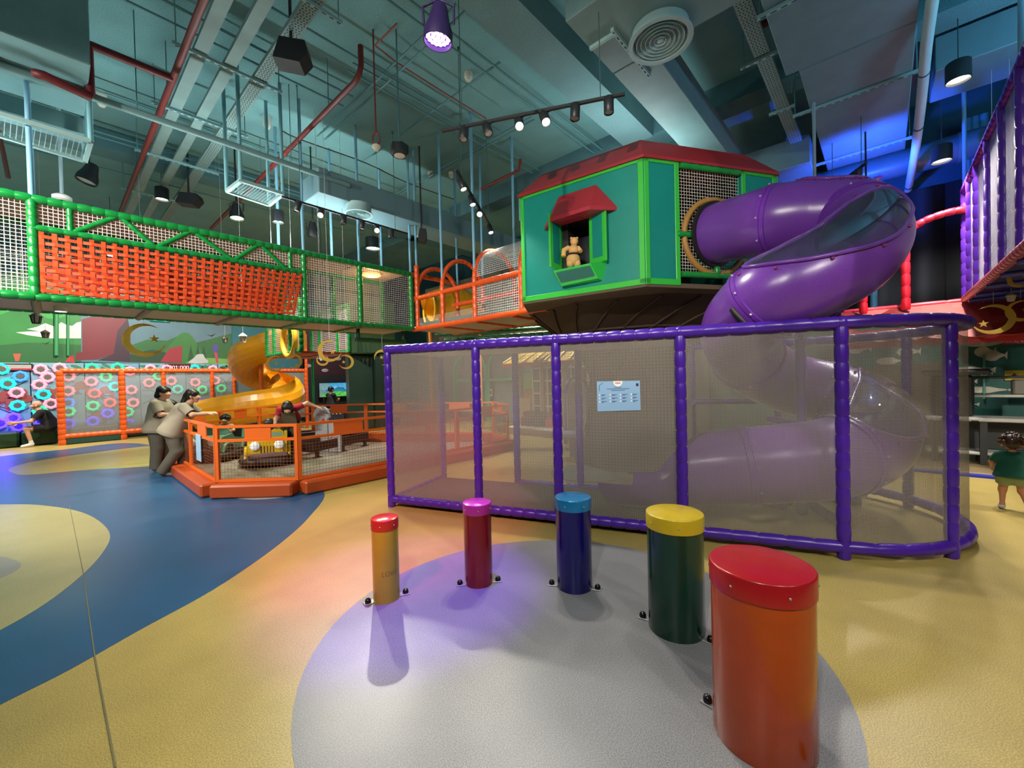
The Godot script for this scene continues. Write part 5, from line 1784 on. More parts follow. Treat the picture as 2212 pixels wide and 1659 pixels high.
	fb.box(Transform3D(b, T * Vector3(0.62, 0.25, 0)), Vector3(0.07, 0.09, 0.66), 0.02)
	part(fb, "front_bumper", mat("5b4a4a", 0.5), t)
	var se := Mesher.new()
	se.box(Transform3D(b, T * Vector3(-0.25, 0.3, 0)), Vector3(0.34, 0.1, 0.5), 0.03)
	se.box(Transform3D(b, T * Vector3(-0.42, 0.46, 0)), Vector3(0.1, 0.36, 0.5), 0.03)
	part(se, "seat", blk, t)
	var st := Mesher.new()
	st.tube(arc(T * Vector3(-0.02, 0.56, 0), b * Vector3(0, 0, 1), b * Vector3(-0.45, 0.9, 0), 0.12, 0.12, 0, TAU * 15 / 16, 15), 0.014, 6, false, [], true)
	st.tube([T * Vector3(-0.02, 0.56, 0), T * Vector3(0.1, 0.46, 0)], 0.016, 6)
	part(st, "steering_wheel", blk, t)
	for k in [-0.06, 0.0, 0.06]:
		var eg := Mesher.new()
		eg.bar(T * Vector3(-0.5, 0.5, k), T * Vector3(-0.5, 0.62, k), 0.02, 0.02)
		if not driver: part(eg, "rear_post", mat("dfe4dc", 0.5), t)

# ---------- wall with ring lights and murals ----------
const WA := 18.7
func wall_shape(parent: Node3D, px: Array, depth: float, m: Material, called: String, smooth := 0, a := WA) -> void:   # a flat painted shape on the far wall, from image points
	var o := PackedVector2Array()
	for p in (curve(px, smooth, true) if smooth > 1 else px):
		var q := at_ab(p.x, p.y, a)
		o.append(q)
	var k := Mesher.new()
	k.prism(o, Transform3D(Basis(DB, UP, -DA), DA * (a - depth + 0.002)), 0.002)
	part(k, called, m, parent)
func V(x: float, y: float) -> Vector2:
	return Vector2(x, y)
func light_wall() -> void:
	var mu := thing("mural", "painted mural of green hills, cloud and red rock high on the wall", "mural", rm(WA, 1, 2.4))
	var a := WA - 0.02
	wall_shape(mu, [V(-260, 640), V(175, 560), V(175, 782), V(-260, 800)], 0.004, speckled("2f8a3e", 0.6), "green_ground", 0, a)
	wall_shape(mu, [V(-60, 700), V(40, 668), V(120, 690), V(175, 650), V(175, 600), V(60, 600), V(-60, 640)], 0.006, speckled("3fae4c", 0.6), "light_hill", 4, a)
	wall_shape(mu, [V(34, 718), V(60, 716), V(85, 716), V(58, 711), V(80, 706), V(98, 698), V(108, 702), V(120, 706), V(132, 696), V(144, 702), V(156, 704), V(166, 697), V(175, 695), V(175, 731), V(110, 731), V(60, 724)], 0.008, speckled("dde6dc", 0.6), "white_cloud", 0, a)
	wall_shape(mu, [V(-60, 752), V(60, 740), V(175, 745), V(175, 782), V(-60, 785)], 0.009, speckled("226a32", 0.6), "dark_hill", 0, a)
	wall_shape(mu, [V(175, 560), V(500, 620), V(500, 790), V(175, 782)], 0.004, speckled("5c7f8c", 0.6), "grey_sky", 0, a)
	wall_shape(mu, [V(285, 745), V(320, 733), V(360, 736), V(395, 722), V(425, 740), V(470, 728), V(500, 720), V(500, 788), V(285, 782)], 0.006, speckled("2c6a33", 0.6), "green_hill", 0, a)
	wall_shape(mu, [V(350, 780), V(372, 740), V(392, 720), V(410, 722), V(428, 748), V(440, 786)], 0.008, speckled("357a38", 0.6), "round_hill", 4, a)
	wall_shape(mu, [V(280, 765), V(330, 755), V(372, 765), V(372, 784), V(280, 782)], 0.010, speckled("1c4424", 0.6), "dark_hill", 0, a)
	wall_shape(mu, [V(400, 784), V(425, 772), V(490, 775), V(490, 787)], 0.010, speckled("74b04e", 0.6), "bright_meadow", 0, a)
	for p in [[412, 780, 10], [427, 780, 9], [440, 782, 11]]:
		wall_shape(mu, [V(p[0] - p[2] * 0.7, p[1]), V(p[0], p[1] - 36), V(p[0] + p[2] * 0.7, p[1])], 0.011, speckled("1f5228", 0.6), "painted_fir", 0, a)
	wall_shape(mu, [V(177, 690), V(226, 676), V(226, 670), V(250, 672), V(250, 676), V(276, 688), V(254, 714), V(245, 765), V(210, 776), V(163, 778), V(165, 762), V(178, 760)], 0.012, speckled("7c2630", 0.6), "red_rock", 0, a)
	wall_shape(mu, [V(276, 688), V(254, 714), V(245, 765), V(212, 778), V(280, 782), V(282, 720)], 0.012, speckled("3c2434", 0.6), "rock_flank", 0, a)
	wall_shape(mu, [V(346, 782), V(366, 752), V(394, 747), V(392, 784)], 0.013, speckled("a02c3a", 0.6), "red_rock", 0, a)
	wall_shape(mu, [V(408, 784), V(420, 772), V(425, 766), V(438, 765), V(442, 772), V(449, 784)], 0.013, speckled("c9ccc8", 0.6), "painted_bear", 3, a)
	wall_shape(mu, [V(460, 746), V(469, 745), V(471, 757), V(460, 760)], 0.013, speckled("5a4aa0", 0.6), "painted_flower", 3, a)
	wall_shape(mu, [V(462, 760), V(469, 762), V(472, 784), V(467, 784)], 0.013, speckled("c8406a", 0.6), "painted_stalk", 0, a)
	wall_shape(mu, [V(30, 770), V(28, 764), V(46, 764), V(44, 770), V(41, 780), V(33, 780)], 0.013, speckled("c8604a", 0.6), "painted_figure", 0, a)
	wall_shape(mu, [V(140, 782), V(150, 770), V(158, 767), V(162, 784)], 0.013, speckled("c8303a", 0.6), "red_rock", 0, a)
	for b in [[45, 670], [455, 723], [98, 740]]:
		wall_shape(mu, [V(b[0] - 10, b[1] - 1), V(b[0], b[1] + 2), V(b[0] + 12, b[1] - 3), V(b[0] + 2, b[1] + 4)], 0.014, mat("14181a", 0.8), "painted_bird", 0, a)
	var gm := Mesher.new()
	for px in [[122, 670, 768], [147, 670, 768]]:
		gm.tube([ap(px[0], px[1], WA - 0.08), ap(px[0], px[2], WA - 0.08)], 0.05 if px[0] < 140 else 0.03, 6)
	single(gm, "wall_pipe", mat("2f7a48", 0.5), "pair of green pipes running down the cloud mural", "pipe")
	# jungle panels under the mural
	var joints := [-330, -190, -60, 65, 182, 301, 400, 470, 500]
	for i in joints.size() - 1:
		var l := at_ab(joints[i], 800, a).x
		var r := at_ab(joints[i + 1], 800, a).x
		var t := thing("climbing_panel", "blue-grey jungle panel of the ring-light wall", "wall panel", rm(a, (l + r) / 2, 0), "jungle wall panels")
		var m := Mesher.new()
		m.box(Transform3D(room_basis, rm(a - 0.03, (l + r) / 2, 1.2)), Vector3(r - l - 0.02, 2.4, 0.06), 0.008)
		part(m, "board", speckled("82b4cc" if i % 2 == 0 else "8cbccf", 0.5, 2.0), t)
		var rng := RandomNumberGenerator.new()
		rng.seed = 40 + i
		for k in 2:
			var br := Mesher.new()
			var h0 := rng.randf_range(0.9, 2.2)
			var q := []
			for j in 6: q.append(rm(a - 0.064, lerpf(l + 0.05, r - 0.05, j / 5.0), h0 + 0.12 * sin(j * 1.3 + k)))
			br.tube(q, 0.012, 4)
			part(br, "painted_branch", mat("26303a", 0.7), t)
		for k in 9:
			var lf := Mesher.new()
			var c := Vector2(rng.randf_range(l + 0.1, r - 0.1), rng.randf_range(2.05, 2.33))
			var an := rng.randf_range(-0.9, 0.9)
			var o := PackedVector2Array()
			for j in 8:
				var u := TAU * j / 8
				o.append(c + Vector2(cos(u) * 0.13, sin(u) * 0.045).rotated(an))
			lf.prism(o, Transform3D(Basis(DB, UP, -DA), DA * (a - 0.0655)), 0.003)
			part(lf, "painted_leaf", mat("2f6a4c", 0.7), t)
	# painted monkeys: round head, body and curled tail
	for mk in [V(18, 852), V(104, 848), V(30, 866), V(178, 832), V(232, 842), V(215, 895)]:
		var t := thing("painted_monkey", "reddish painted monkey on the jungle panels", "wall decal", ap(mk.x, mk.y, a - 0.07), "painted monkeys")
		var c := at_ab(mk.x, mk.y, a - 0.07)
		for e in [[0.0, 0.0, 0.18, 0.12], [0.24, 0.05, 0.12, 0.11], [-0.12, -0.16, 0.05, 0.14], [0.1, -0.17, 0.05, 0.13]]:
			var o := PackedVector2Array()
			for j in 14: o.append(c + Vector2(e[0] + cos(TAU * j / 14) * e[2], e[1] + sin(TAU * j / 14) * e[3]))
			var k := Mesher.new()
			k.prism(o, Transform3D(Basis(DB, UP, -DA), DA * (a - 0.0668 - absf(e[0]) * 0.004)), 0.003)
			part(k, "painted_patch", mat("8a3d38", 0.7), t)
		var tail := Mesher.new()
		var q := []
		for j in 10: q.append(rm(a - 0.068, c.x - 0.15 - 0.13 * sin(j * 0.5), c.y - 0.08 * j * 0.4))
		tail.tube(q, 0.012, 4)
		part(tail, "tail", mat("6a2a2a", 0.7), t)
	# LED rings
	var rings := [[4, 797, "t"], [88, 798, "p"], [129, 795, "p"], [44, 813, "b"], [103, 815, "p"], [17, 829, "t"], [85, 831, "p"], [36, 848, "p"], [94, 852, "t"], [38, 876, "t"], [110, 872, "p"], [86, 887, "g"], [29, 903, "v"], [1, 915, "v"], [88, 909, "v"], [40, 921, "v"], [199, 795, "g"], [254, 794, "g"], [281, 802, "p"], [325, 797, "p"], [148, 813, "p"], [197, 824, "p"], [229, 814, "g"], [248, 835, "t"], [147, 845, "p"], [204, 850, "r"], [284, 842, "p"], [322, 827, "p"], [147, 871, "b"], [201, 877, "g"], [238, 870, "r"], [288, 870, "p"], [148, 889, "g"], [233, 893, "v"], [276, 890, "g"], [201, 910, "v"], [148, 916, "v"], [278, 915, "v"], [361, 797, "p"], [421, 797, "t"], [460, 798, "p"], [370, 823, "p"], [422, 826, "p"], [465, 822, "p"], [384, 841, "t"], [478, 839, "g"], [343, 812, "g"], [437, 842, "g"], [423, 865, "v"], [-30, 830, "p"], [-25, 875, "g"]]
	var cols := {"t": ["1fd6c0", "teal"], "p": ["ff8a9c", "pink"], "b": ["3a86f0", "blue"], "g": ["2fe08c", "green"], "v": ["6a4cf4", "violet"], "r": ["ff5a5e", "coral red"]}
	var proto := {}
	for r in rings:
		var at := ap(r[0], r[1], a - 0.1)
		var lab := "%s glowing LED ring on the jungle wall" % cols[r[2]][1]
		if not proto.has(r[2]):
			var t := thing("ring_light", lab, "ring light", Vector3.ZERO, "%s ring lights" % cols[r[2]][1])
			var m := Mesher.new()
			var q := []
			for k in 24:
				var an := TAU * k / 24
				q.append((DB * cos(an) + UP * sin(an)) * (0.118 + 0.012 * cos(an * 8)))
			m.tube(q, 0.04, 8, false, [], true)
			part(m, "ring_glow", glow(cols[r[2]][0], 0.9), t)
			var d := Mesher.new()
			d.lathe([Vector2(0.001, 0.03), Vector2(0.07, 0.03), Vector2(0.085, -0.03)], Transform3D(Basis(DB, -DA, DB.cross(-DA)), Vector3.ZERO), 16)
			part(d, "centre_button", mat("5a564c" if r[2] != "v" else "3a22c8", 0.4), t)
			proto[r[2]] = t
			t.position = Mesher.turned * at
		else: copy(proto[r[2]], at, 0.0, lab)
	for s in [[-0.9, Color(0.4, 0.3, 1.0), 0.8, 0.6], [1.2, Color(0.6, 0.7, 0.8), 1.6, 0.6]]:
		var ol := OmniLight3D.new()
		ol.name = numbered("ring_spill")
		ol.light_color = s[1]
		ol.light_energy = s[3]
		ol.light_size = 0.2
		ol.omni_range = 30.0
		ol.shadow_enabled = true
		ol.position = rm(a - 0.35, s[0], s[2])
		add_child(ol)
	# timers
	var tm := thing("led_timer", "red LED timer showing digits above the jungle wall", "timer", ap(388, 794, a - 0.09))
	var k0 := Mesher.new()
	k0.box(Transform3D(room_basis, ap(385, 794, a - 0.09)), Vector3(0.72, 0.26, 0.06), 0.01)
	part(k0, "case", mat("4a0c14", 0.4), tm)
	text_part("0:01:000", 0.16, 0.004, Transform3D(Basis(DB, UP, -DA), ap(385, 794, a - 0.125)), "digits_glow", glow("ffb0b8", 1.4), tm)
	var tn := thing("led_timer", "dark unlit timer with a red base on the jungle wall", "timer", ap(36, 793, a - 0.09))
	var k1 := Mesher.new()
	k1.box(Transform3D(room_basis, ap(36, 792, a - 0.09)), Vector3(0.62, 0.17, 0.06), 0.01)
	part(k1, "case", mat("1c1416", 0.4), tn)
	var k2 := Mesher.new()
	k2.box(Transform3D(room_basis, ap(36, 792, a - 0.125)), Vector3(0.55, 0.11, 0.01), 0.002)
	part(k2, "screen", mat("9a9490", 0.3), tn)
	var k3 := Mesher.new()
	k3.box(Transform3D(room_basis, ap(36, 798, a - 0.09)), Vector3(0.58, 0.06, 0.07), 0.01)
	part(k3, "base_strip", mat("a02c28", 0.4), tn)
	# exit sign
	var ex := thing("exit_sign", "lit green exit sign with running figure and arrow on the mural", "exit sign", ap(344, 688, a - 0.06))
	var e0 := ap(344, 688, a - 0.06)
	var k4 := Mesher.new()
	k4.box(Transform3D(room_basis, e0), Vector3(0.52, 0.2, 0.05), 0.008)
	part(k4, "sign_glow", glow("10b49a", 0.8), ex)
	var k5 := Mesher.new()
	var ef := e0 - DA * 0.027
	k5.box(Transform3D(room_basis, ef - DB * 0.1), Vector3(0.11, 0.13, 0.003))
	k5.prism(PackedVector2Array([V(0.02, 0.02), V(0.12, 0.02), V(0.12, 0.05), V(0.19, 0.0), V(0.12, -0.05), V(0.12, -0.02), V(0.02, -0.02)]), Transform3D(Basis(DB, UP, -DA), ef), 0.003)
	part(k5, "sign_symbols", glow("e8fff6", 1.2), ex)
	# green padded bench
	for s in [[-6.5, -3.6], [-3.57, -0.62], [-0.6, 0.1]]:
		var m := Mesher.new()
		m.box(Transform3D(room_basis, rm(18.36, (s[0] + s[1]) / 2, 0.22)), Vector3(s[1] - s[0] - 0.02, 0.44, 0.6), 0.05)
		single(m, "padded_bench", speckled("1c4a26", 0.5, 3.0), "dark green padded bench along the jungle wall", "bench", "green benches")
	for s in [[0.3, 2.6], [2.63, 5.0]]:
		var m := Mesher.new()
		m.box(Transform3D(room_basis, rm(18.36, (s[0] + s[1]) / 2, 0.22)), Vector3(s[1] - s[0] - 0.02, 0.44, 0.6), 0.05)
		single(m, "padded_bench", speckled("3d4a44", 0.6, 3.0), "grey-green padded bench behind the orange netted frame", "bench", "grey benches")
	# orange frame with nets in front of the wall
	var of := thing("netted_cage", "orange padded frame with fine netting before the jungle wall", "play cage", rm(17.5, 3.5, 0))
	var og := mat("dd5a1c", 0.35)
	var fa := 17.5
	var pb := []
	for px in [132, 265, 355, 460, 508, 580, 664]: pb.append(at_ab(px, 880, fa).x)
	var ft := 2.12
	for i in pb.size():
		var m := Mesher.new()
		m.pad([rm(fa, pb[i], 0), rm(fa, pb[i], ft if i < 5 else 3.6)], 0.085 if i < 2 else 0.06, 0.15, 10)
		part(m, "post", og, of)
		if i > 1:
			var k := Mesher.new()
			k.pad([rm(fa - 2.2, pb[i] - 0.9, 0), rm(fa - 2.2, pb[i] - 0.9, ft)], 0.05, 0.15, 8)
			if i > 4: part(k, "post", og, of)
	for h in [0.24, ft]:
		for i in pb.size() - 1:
			if h < 1 and i > 1: continue
			var m := Mesher.new()
			m.pad([rm(fa, pb[i], h), rm(fa, pb[i + 1], h)], 0.075, 0.15, 10)
			part(m, "rail", og, of)
	for i in pb.size() - 1:
		var m := Mesher.new()
		m.net(rm(fa, pb[i], 0.24), rm(fa, pb[i + 1], 0.24), rm(fa, pb[i + 1], ft), rm(fa, pb[i], ft), 0.02, 0.008)
		part(m, "net", mat("8f8f8a", 0.85), of, "fine grey safety net", "stuff")
	var mt := Mesher.new()
	mt.box(Transform3D(room_basis, rm(17.75, (pb[0] + pb[1]) / 2, 0.1)), Vector3(pb[1] - pb[0] - 0.1, 0.2, 0.6), 0.03)
	part(mt, "floor_pad", speckled("1f5248", 0.6, 3.0), of, "dark teal floor pad")
	# yellow spiral slide behind it
	var ys := thing("spiral_slide", "yellow open spiral slide beyond the kart track", "slide", rm(16.4, 5, 0))
	var keys := [zp(640, 712, -13.6), zp(580, 742, -13.2), zp(535, 768, -13.4), zp(540, 800, -14.4), zp(590, 822, -14.8), zp(622, 846, -14.2), zp(590, 868, -13.2), zp(530, 880, -12.8), zp(470, 892, -12.6), zp(440, 900, -12.6)]
	var pth := curve(keys, 6)
	for s in range(0, pth.size() - 1, 9):
		var m := Mesher.new()
		var seg := pth.slice(s, mini(s + 10, pth.size()))
		var prev := []
		for i in seg.size():
			var f: Vector3 = (pth[mini(s + i + 1, pth.size() - 1)] - pth[maxi(s + i - 1, 0)]).normalized()
			var u := (UP - f * UP.dot(f)).normalized()
			var w := f.cross(u)
			var row := []
			for k in 15:
				var an := lerpf(0.45, TAU - 0.45, k / 14.0) if s > 20 else lerpf(1.0, TAU - 1.0, k / 14.0)
				row.append(seg[i] + (u * cos(an) + w * sin(an)) * 0.52)
			if i > 0:
				for k in 14: m.quad(prev[k], prev[k + 1], row[k + 1], row[k])
			prev = row
		part(m, "chute_section", mat("e8a01c", 0.3), ys)
	for q in [pth[8], pth[30], pth[45]]:
		var m := Mesher.new()
		m.tube([q - UP * 0.5, Vector3(q.x, 0, q.z)], 0.06, 10)
		part(m, "leg", mat("d4641c", 0.4), ys)

# ---------- the far end: dark room with a screen, hut, ball pit ----------
func far_play() -> void:
	# maroon back panel and dark strip
	var t := thing("back_panel", "dark maroon panel with pale cloud marks behind the big screen", "wall panel", ap(715, 800, 17.9))
	var b0 := at_ab(655, 800, 17.9).x
	var b1 := at_ab(790, 800, 17.9).x
	var m := Mesher.new()
	m.box(Transform3D(room_basis, rm(17.95, (b0 + b1) / 2, 2.0)), Vector3(b1 - b0, 4.0, 0.08))
	part(m, "board", speckled("3a0e22", 0.7, 2.0), t)
	for p in [[688, 772], [730, 775], [622 + 80, 800], [665, 790], [752, 768]]:
		var c := ap(p[0], p[1], 17.88)
		var k := Mesher.new()
		k.lathe([Vector2(0.001, 0.012), Vector2(0.14, 0.01), Vector2(0.15, 0)], Transform3D(Basis(DB * 1.0, -DA, UP * -0.5), c), 16)
		part(k, "cloud_mark", mat("9a8a94", 0.7), t)
	var lowp := Mesher.new()
	lowp.box(Transform3D(room_basis, rm(17.86, (b0 + b1) / 2, 1.2)), Vector3(b1 - b0, 1.5, 0.06))
	part(lowp, "lower_board", speckled("171420", 0.7, 2.0), t)
	# screen
	var sc := thing("video_screen", "big lit screen showing a green valley and blue sky", "screen", ap(731, 848, 17.6))
	var im := Image.create(160, 96, false, Image.FORMAT_RGB8)
	var nz := FastNoiseLite.new()
	nz.seed = 5
	nz.frequency = 0.045
	for y in 96:
		for x in 160:
			var n := nz.get_noise_2d(x, y)
			var c := Color("3aa0d8").lerp(Color("8fd0e8"), clampf(y / 60.0 + n * 0.6, 0, 1))
			var ridge := 40.0 + 10.0 * sin(x * 0.06) + n * 10.0
			if y > ridge: c = Color("1f6ea8").lerp(Color("2f8f9a"), clampf((y - ridge) / 24.0, 0, 1))
			if y > 64.0 + 5.0 * sin(x * 0.05 + 1.0): c = Color("2fae4a").lerp(Color("7fd85a"), clampf((n + 0.5), 0, 1))
			if x < 40 - y * 0.25 + n * 30.0 or x > 138 + n * 30.0: c = c.lerp(Color("5a6a5a").lerp(Color("b8c8c0"), clampf(0.5 + nz.get_noise_2d(x * 6, y * 6), 0, 1)), 0.7)
			im.set_pixel(x, y, c)
	var sm := StandardMaterial3D.new()
	var tx := ImageTexture.create_from_image(im)
	sm.albedo_color = Color.BLACK
	sm.emission_enabled = true
	sm.emission_texture = tx
	sm.emission_energy_multiplier = 0.9
	var l := at_ab(691, 872, 17.6)
	var r := at_ab(771, 826, 17.6)
	var q := Mesher.new()
	q.quad(rm(17.6, l.x, 1.0), rm(17.6, r.x, 1.0), rm(17.6, r.x, r.y), rm(17.6, l.x, r.y))
	part(q, "screen_glow", sm, sc)
	var fr := Mesher.new()
	fr.box(Transform3D(room_basis, rm(17.65, (l.x + r.x) / 2, (1.0 + r.y) / 2)), Vector3(r.x - l.x + 0.04, r.y - 0.96, 0.06), 0.01)
	for e in [l.x + 0.2, r.x - 0.2]: fr.bar(rm(17.66, e, 0), rm(17.66, e, 1.0), 0.06, 0.06)
	part(fr, "bezel", mat("1a1a1e", 0.4), sc)
	var al := AreaLight3D.new()
	al.name = "screen_light"
	al.light_color = Color(0.5, 0.85, 0.95)
	al.light_energy = 1.2
	al.area_size = Vector2(r.x - l.x, r.y - 1.0)
	al.shadow_enabled = true
	add_child(al)
	al.global_transform = Transform3D(room_basis, rm(17.55, (l.x + r.x) / 2, (1.0 + r.y) / 2))
	al.rotate_object_local(UP, PI)
	al.global_transform.origin = rm(17.55, (l.x + r.x) / 2, (1.0 + r.y) / 2)
	# console
	var cn := thing("game_console", "navy game console in front of the big screen", "console", zp(725, 885, -14.5) * Vector3(1, 0, 1))
	var cc := zp(725, 885, -14.5) * Vector3(1, 0, 1)
	var k := Mesher.new()
	k.box(Transform3D(Basis(UP, 0.1), cc + UP * 0.35), Vector3(0.75, 0.7, 0.45), 0.04)
	part(k, "cabinet", mat("18263c", 0.4), cn)
	for i in 5:
		var kb := Mesher.new()
		kb.ball(cc + Vector3(-0.26 + 0.13 * i, 0.52, 0.235), Vector3.ONE * 0.022, Basis(), 8, 6)
		part(kb, "button", mat("d9d4c0", 0.4), cn)
	# dark green padded column
	var g := zp(800, 900, -14.2)
	g.y = 0
	var co := thing("padded_column", "dark green padded column beside the big screen", "column", g)
	for s in [[-0.42, "1a4436"], [0.42, "0f362c"]]:
		var kk := Mesher.new()
		kk.box(Transform3D(Basis(UP, 0.5), g + Vector3(s[0] + 0.1, 1.25, 0)), Vector3(0.8, 2.5, 0.9), 0.04)
		part(kk, "lower_pad", speckled(s[1], 0.5, 2.0), co)
	var kt := Mesher.new()
	kt.box(Transform3D(Basis(UP, 0.5), g + Vector3(0.1, 3.4, 0)), Vector3(1.5, 1.75, 0.84), 0.04)
	part(kt, "upper_pad", speckled("44704a", 0.5, 2.0), co)
	for s in 7:
		var kl := Mesher.new()
		var c := g + Vector3(-0.25 + 0.13 * s, 2.55, 0.62)
		kl.prism(PackedVector2Array([V(-0.05, 0), V(0.05, 0), V(0.03 * sin(s * 2.0), 0.5 + 0.15 * sin(s * 1.7))]), Transform3D(Basis(UP, 0.1), c), 0.01)
		part(kl, "painted_reed", mat("1a3a22", 0.7), co)
	var kp := Mesher.new()
	kp.prism(PackedVector2Array([V(-0.5, 3.0), V(-0.1, 3.05), V(-0.05, 3.5), V(-0.5, 3.6)]), Transform3D(Basis(UP, 0.1), g + Vector3(0, 0, 0.62)), 0.008)
	part(kp, "painted_pond", mat("4a86b8", 0.6), co)
	# ---- hut with thatched roof and glazed front
	var h0 := gp(1088, 932)
	var h1 := gp(1260, 950)
	var hx := (h1 - h0).normalized()
	var hz := hx.cross(UP)
	var hut := thing("play_hut", "bamboo play hut with yellow thatch beside the pebble pit", "play hut", (h0 + h1) / 2)
	var P := func(s: float, y: float, d: float) -> Vector3: return h0 + hx * s + UP * y - hz * d
	var ln := h0.distance_to(h1)
	var wood := speckled("b08a54", 0.6, 3.0)
	for s in [0.0, ln * 0.32, ln * 0.62, ln]:
		var w := Mesher.new()
		w.bar(P.call(s, 0, 0.8), P.call(s, 2.2, 0.8), 0.12, 0.12, hx)
		part(w, "post", wood, hut)
	var rf := Mesher.new()
	rf.quad(P.call(-0.3, 2.05, 0.3), P.call(ln + 0.3, 2.05, 0.3), P.call(ln - 0.2, 2.75, 1.3), P.call(0.5, 2.75, 1.3))
	rf.quad(P.call(-0.3, 2.0, 0.3), P.call(ln + 0.3, 2.0, 0.3), P.call(ln + 0.3, 2.05, 0.3), P.call(-0.3, 2.05, 0.3))
	rf.tri(P.call(-0.3, 2.05, 0.3), P.call(0.5, 2.75, 1.3), P.call(-0.3, 2.05, 2.2))
	part(rf, "thatch_roof", speckled("d8b23a", 0.8, 3.0), hut, "yellow thatch roof")
	for s in 9:
		var w := Mesher.new()
		w.bar(P.call(-0.25 + (ln + 0.5) * s / 8.0, 2.08, 0.28), P.call(0.3 + (ln - 0.3) * s / 8.0, 2.78, 1.28), 0.05, 0.03)
		part(w, "roof_batten", mat("e0cf9a", 0.7), hut)
	var fr2 := Mesher.new()
	fr2.bar(P.call(-0.3, 1.98, 0.28), P.call(ln + 0.3, 1.98, 0.28), 0.03, 0.08)
	part(fr2, "fascia", mat("c8503a", 0.6), hut, "red fascia")
	for s in 8:
		for y in 4:
			var pn := Mesher.new()
			var x := 0.5 + (ln - 0.6) * s / 8.0
			pn.box(Transform3D(Basis(hx, UP, hx.cross(UP)), P.call(x + 0.13, 0.55 + 0.38 * y, 0.86)), Vector3((ln - 0.6) / 8.0 - 0.05, 0.34, 0.02))
			part(pn, "pane", mat(["3a4a44", "5a3a48", "485a4c", "4a4a52"][(s + y) % 4], 0.25), hut)
	for s in 9:
		var w := Mesher.new()
		var x := 0.5 + (ln - 0.6) * s / 8.0
		w.bar(P.call(x, 0.36, 0.83), P.call(x, 1.95, 0.83), 0.045, 0.03, hx)
		part(w, "glazing_bar", mat("cdb98a", 0.6), hut)
	for y in 5:
		var w := Mesher.new()
		w.bar(P.call(0.5, 0.36 + 0.38 * y, 0.83), P.call(ln - 0.1, 0.36 + 0.38 * y, 0.83), 0.03, 0.045)
		part(w, "glazing_bar", mat("cdb98a", 0.6), hut)
	for s in 9:
		var w := Mesher.new()
		w.tube([P.call(0.05 + 0.05 * s, 0.05, 0.7), P.call(0.05 + 0.05 * s, 0.95 + 0.02 * (s % 3), 0.7)], 0.022, 7)
		part(w, "bamboo_stick", mat("c2a06a", 0.6), hut)
	var gb := Mesher.new()
	gb.box(Transform3D(Basis(hx, UP, hx.cross(UP)), P.call(0.25, 1.5, 0.86)), Vector3(0.42, 0.5, 0.02))
	part(gb, "green_board", mat("7a9a3a", 0.6), hut)
	gb = Mesher.new()
	gb.box(Transform3D(Basis(hx, UP, hx.cross(UP)), P.call(0.25, 1.05, 0.86)), Vector3(0.42, 0.34, 0.02))
	part(gb, "brown_board", mat("a8763a", 0.6), hut)
	# pebble pit in front of it
	var pit := thing("pebble_pit", "timber edged pit of white pebbles by the bamboo hut", "pebble pit", gp(1180, 950))
	var e := Mesher.new()
	e.bar(h0 + hz * 0.2 + UP * 0.09, h1 + hz * 0.2 + hx * 0.5 + UP * 0.09, 0.12, 0.18, UP, 0.01)
	part(e, "kerb_beam", speckled("b48a5a", 0.6, 3.0), pit)
	var pb := Mesher.new()
	pb.box(Transform3D(Basis(hx, UP, hx.cross(UP)), P.call(ln * 0.6, 0.1, 0.25)), Vector3(ln, 0.16, 0.8))
	var rng := RandomNumberGenerator.new()
	rng.seed = 12
	for s in 260: pb.ball(P.call(ln * 0.12 + rng.randf() * ln * 0.9, 0.18, 0.0 + rng.randf() * 0.6), Vector3(0.03, 0.018, 0.03), Basis(), 5, 3)
	part(pb, "pebbles", mat("cfd2cc", 0.6), pit, "white pebbles", "stuff")
	for s in [[1.5, "b42a30", "red"], [0.95, "3a2e2e", "dark"], [0.35 + 0.2, "6a2428", "maroon"]]:
		var c: Vector3 = P.call(s[0] + 0.1, 0.0, 0.45)
		var ch := thing("lounge_chair", "%s tub chair by the bamboo hut" % s[2], "chair", c)
		var mm := mat(s[1], 0.5)
		var b1m := Mesher.new()
		b1m.box(Transform3D(Basis(hx, UP, hx.cross(UP)), c + UP * 0.22), Vector3(0.42, 0.44, 0.4), 0.05)
		part(b1m, "seat", mm, ch)
		var b2m := Mesher.new()
		b2m.tube(arc(c + UP * 0.52 , hx, -hz, 0.21, 0.2, 0, PI, 8), 0.08, 8)
		part(b2m, "backrest", mm, ch)
	# red notice on the grey padding
	var nn := thing("small_notice", "small red and white notice on the grey padding", "notice", bp(1059, 852, 11.04))
	var nm := Mesher.new()
	nm.box(Transform3D(Basis(-DA, UP, -DB), bp(1059, 848, 11.04)), Vector3(0.2, 0.26, 0.01))
	part(nm, "sheet", mat("d8c8c0", 0.6), nn)
	nm = Mesher.new()
	nm.box(Transform3D(Basis(-DA, UP, -DB), bp(1059, 848, 11.03)), Vector3(0.14, 0.15, 0.01))
	part(nm, "red_print", mat("a83a40", 0.6), nn)
	# purple arch frame near the trunk
	var pa := thing("pipe_arch", "purple pipe arch frame beside the tree trunk", "pipe arch", gp(1222, 958))
	var pl := gp(1222, 958)
	var pr := gp(1272, 940)
	var am := Mesher.new()
	var pts := [pl, pl + UP * 1.1]
	pts.append_array(arc((pl + pr) / 2 + UP * 1.15, (pl - pr).normalized(), UP, pl.distance_to(pr) / 2, 0.45, 0.05, PI - 0.05, 10))
	pts.append_array([pr + UP * 1.1, pr])
	am.tube(pts, 0.05, 8)
	part(am, "pipe", mat("5a4280", 0.4), pa)
	var ab := Mesher.new()
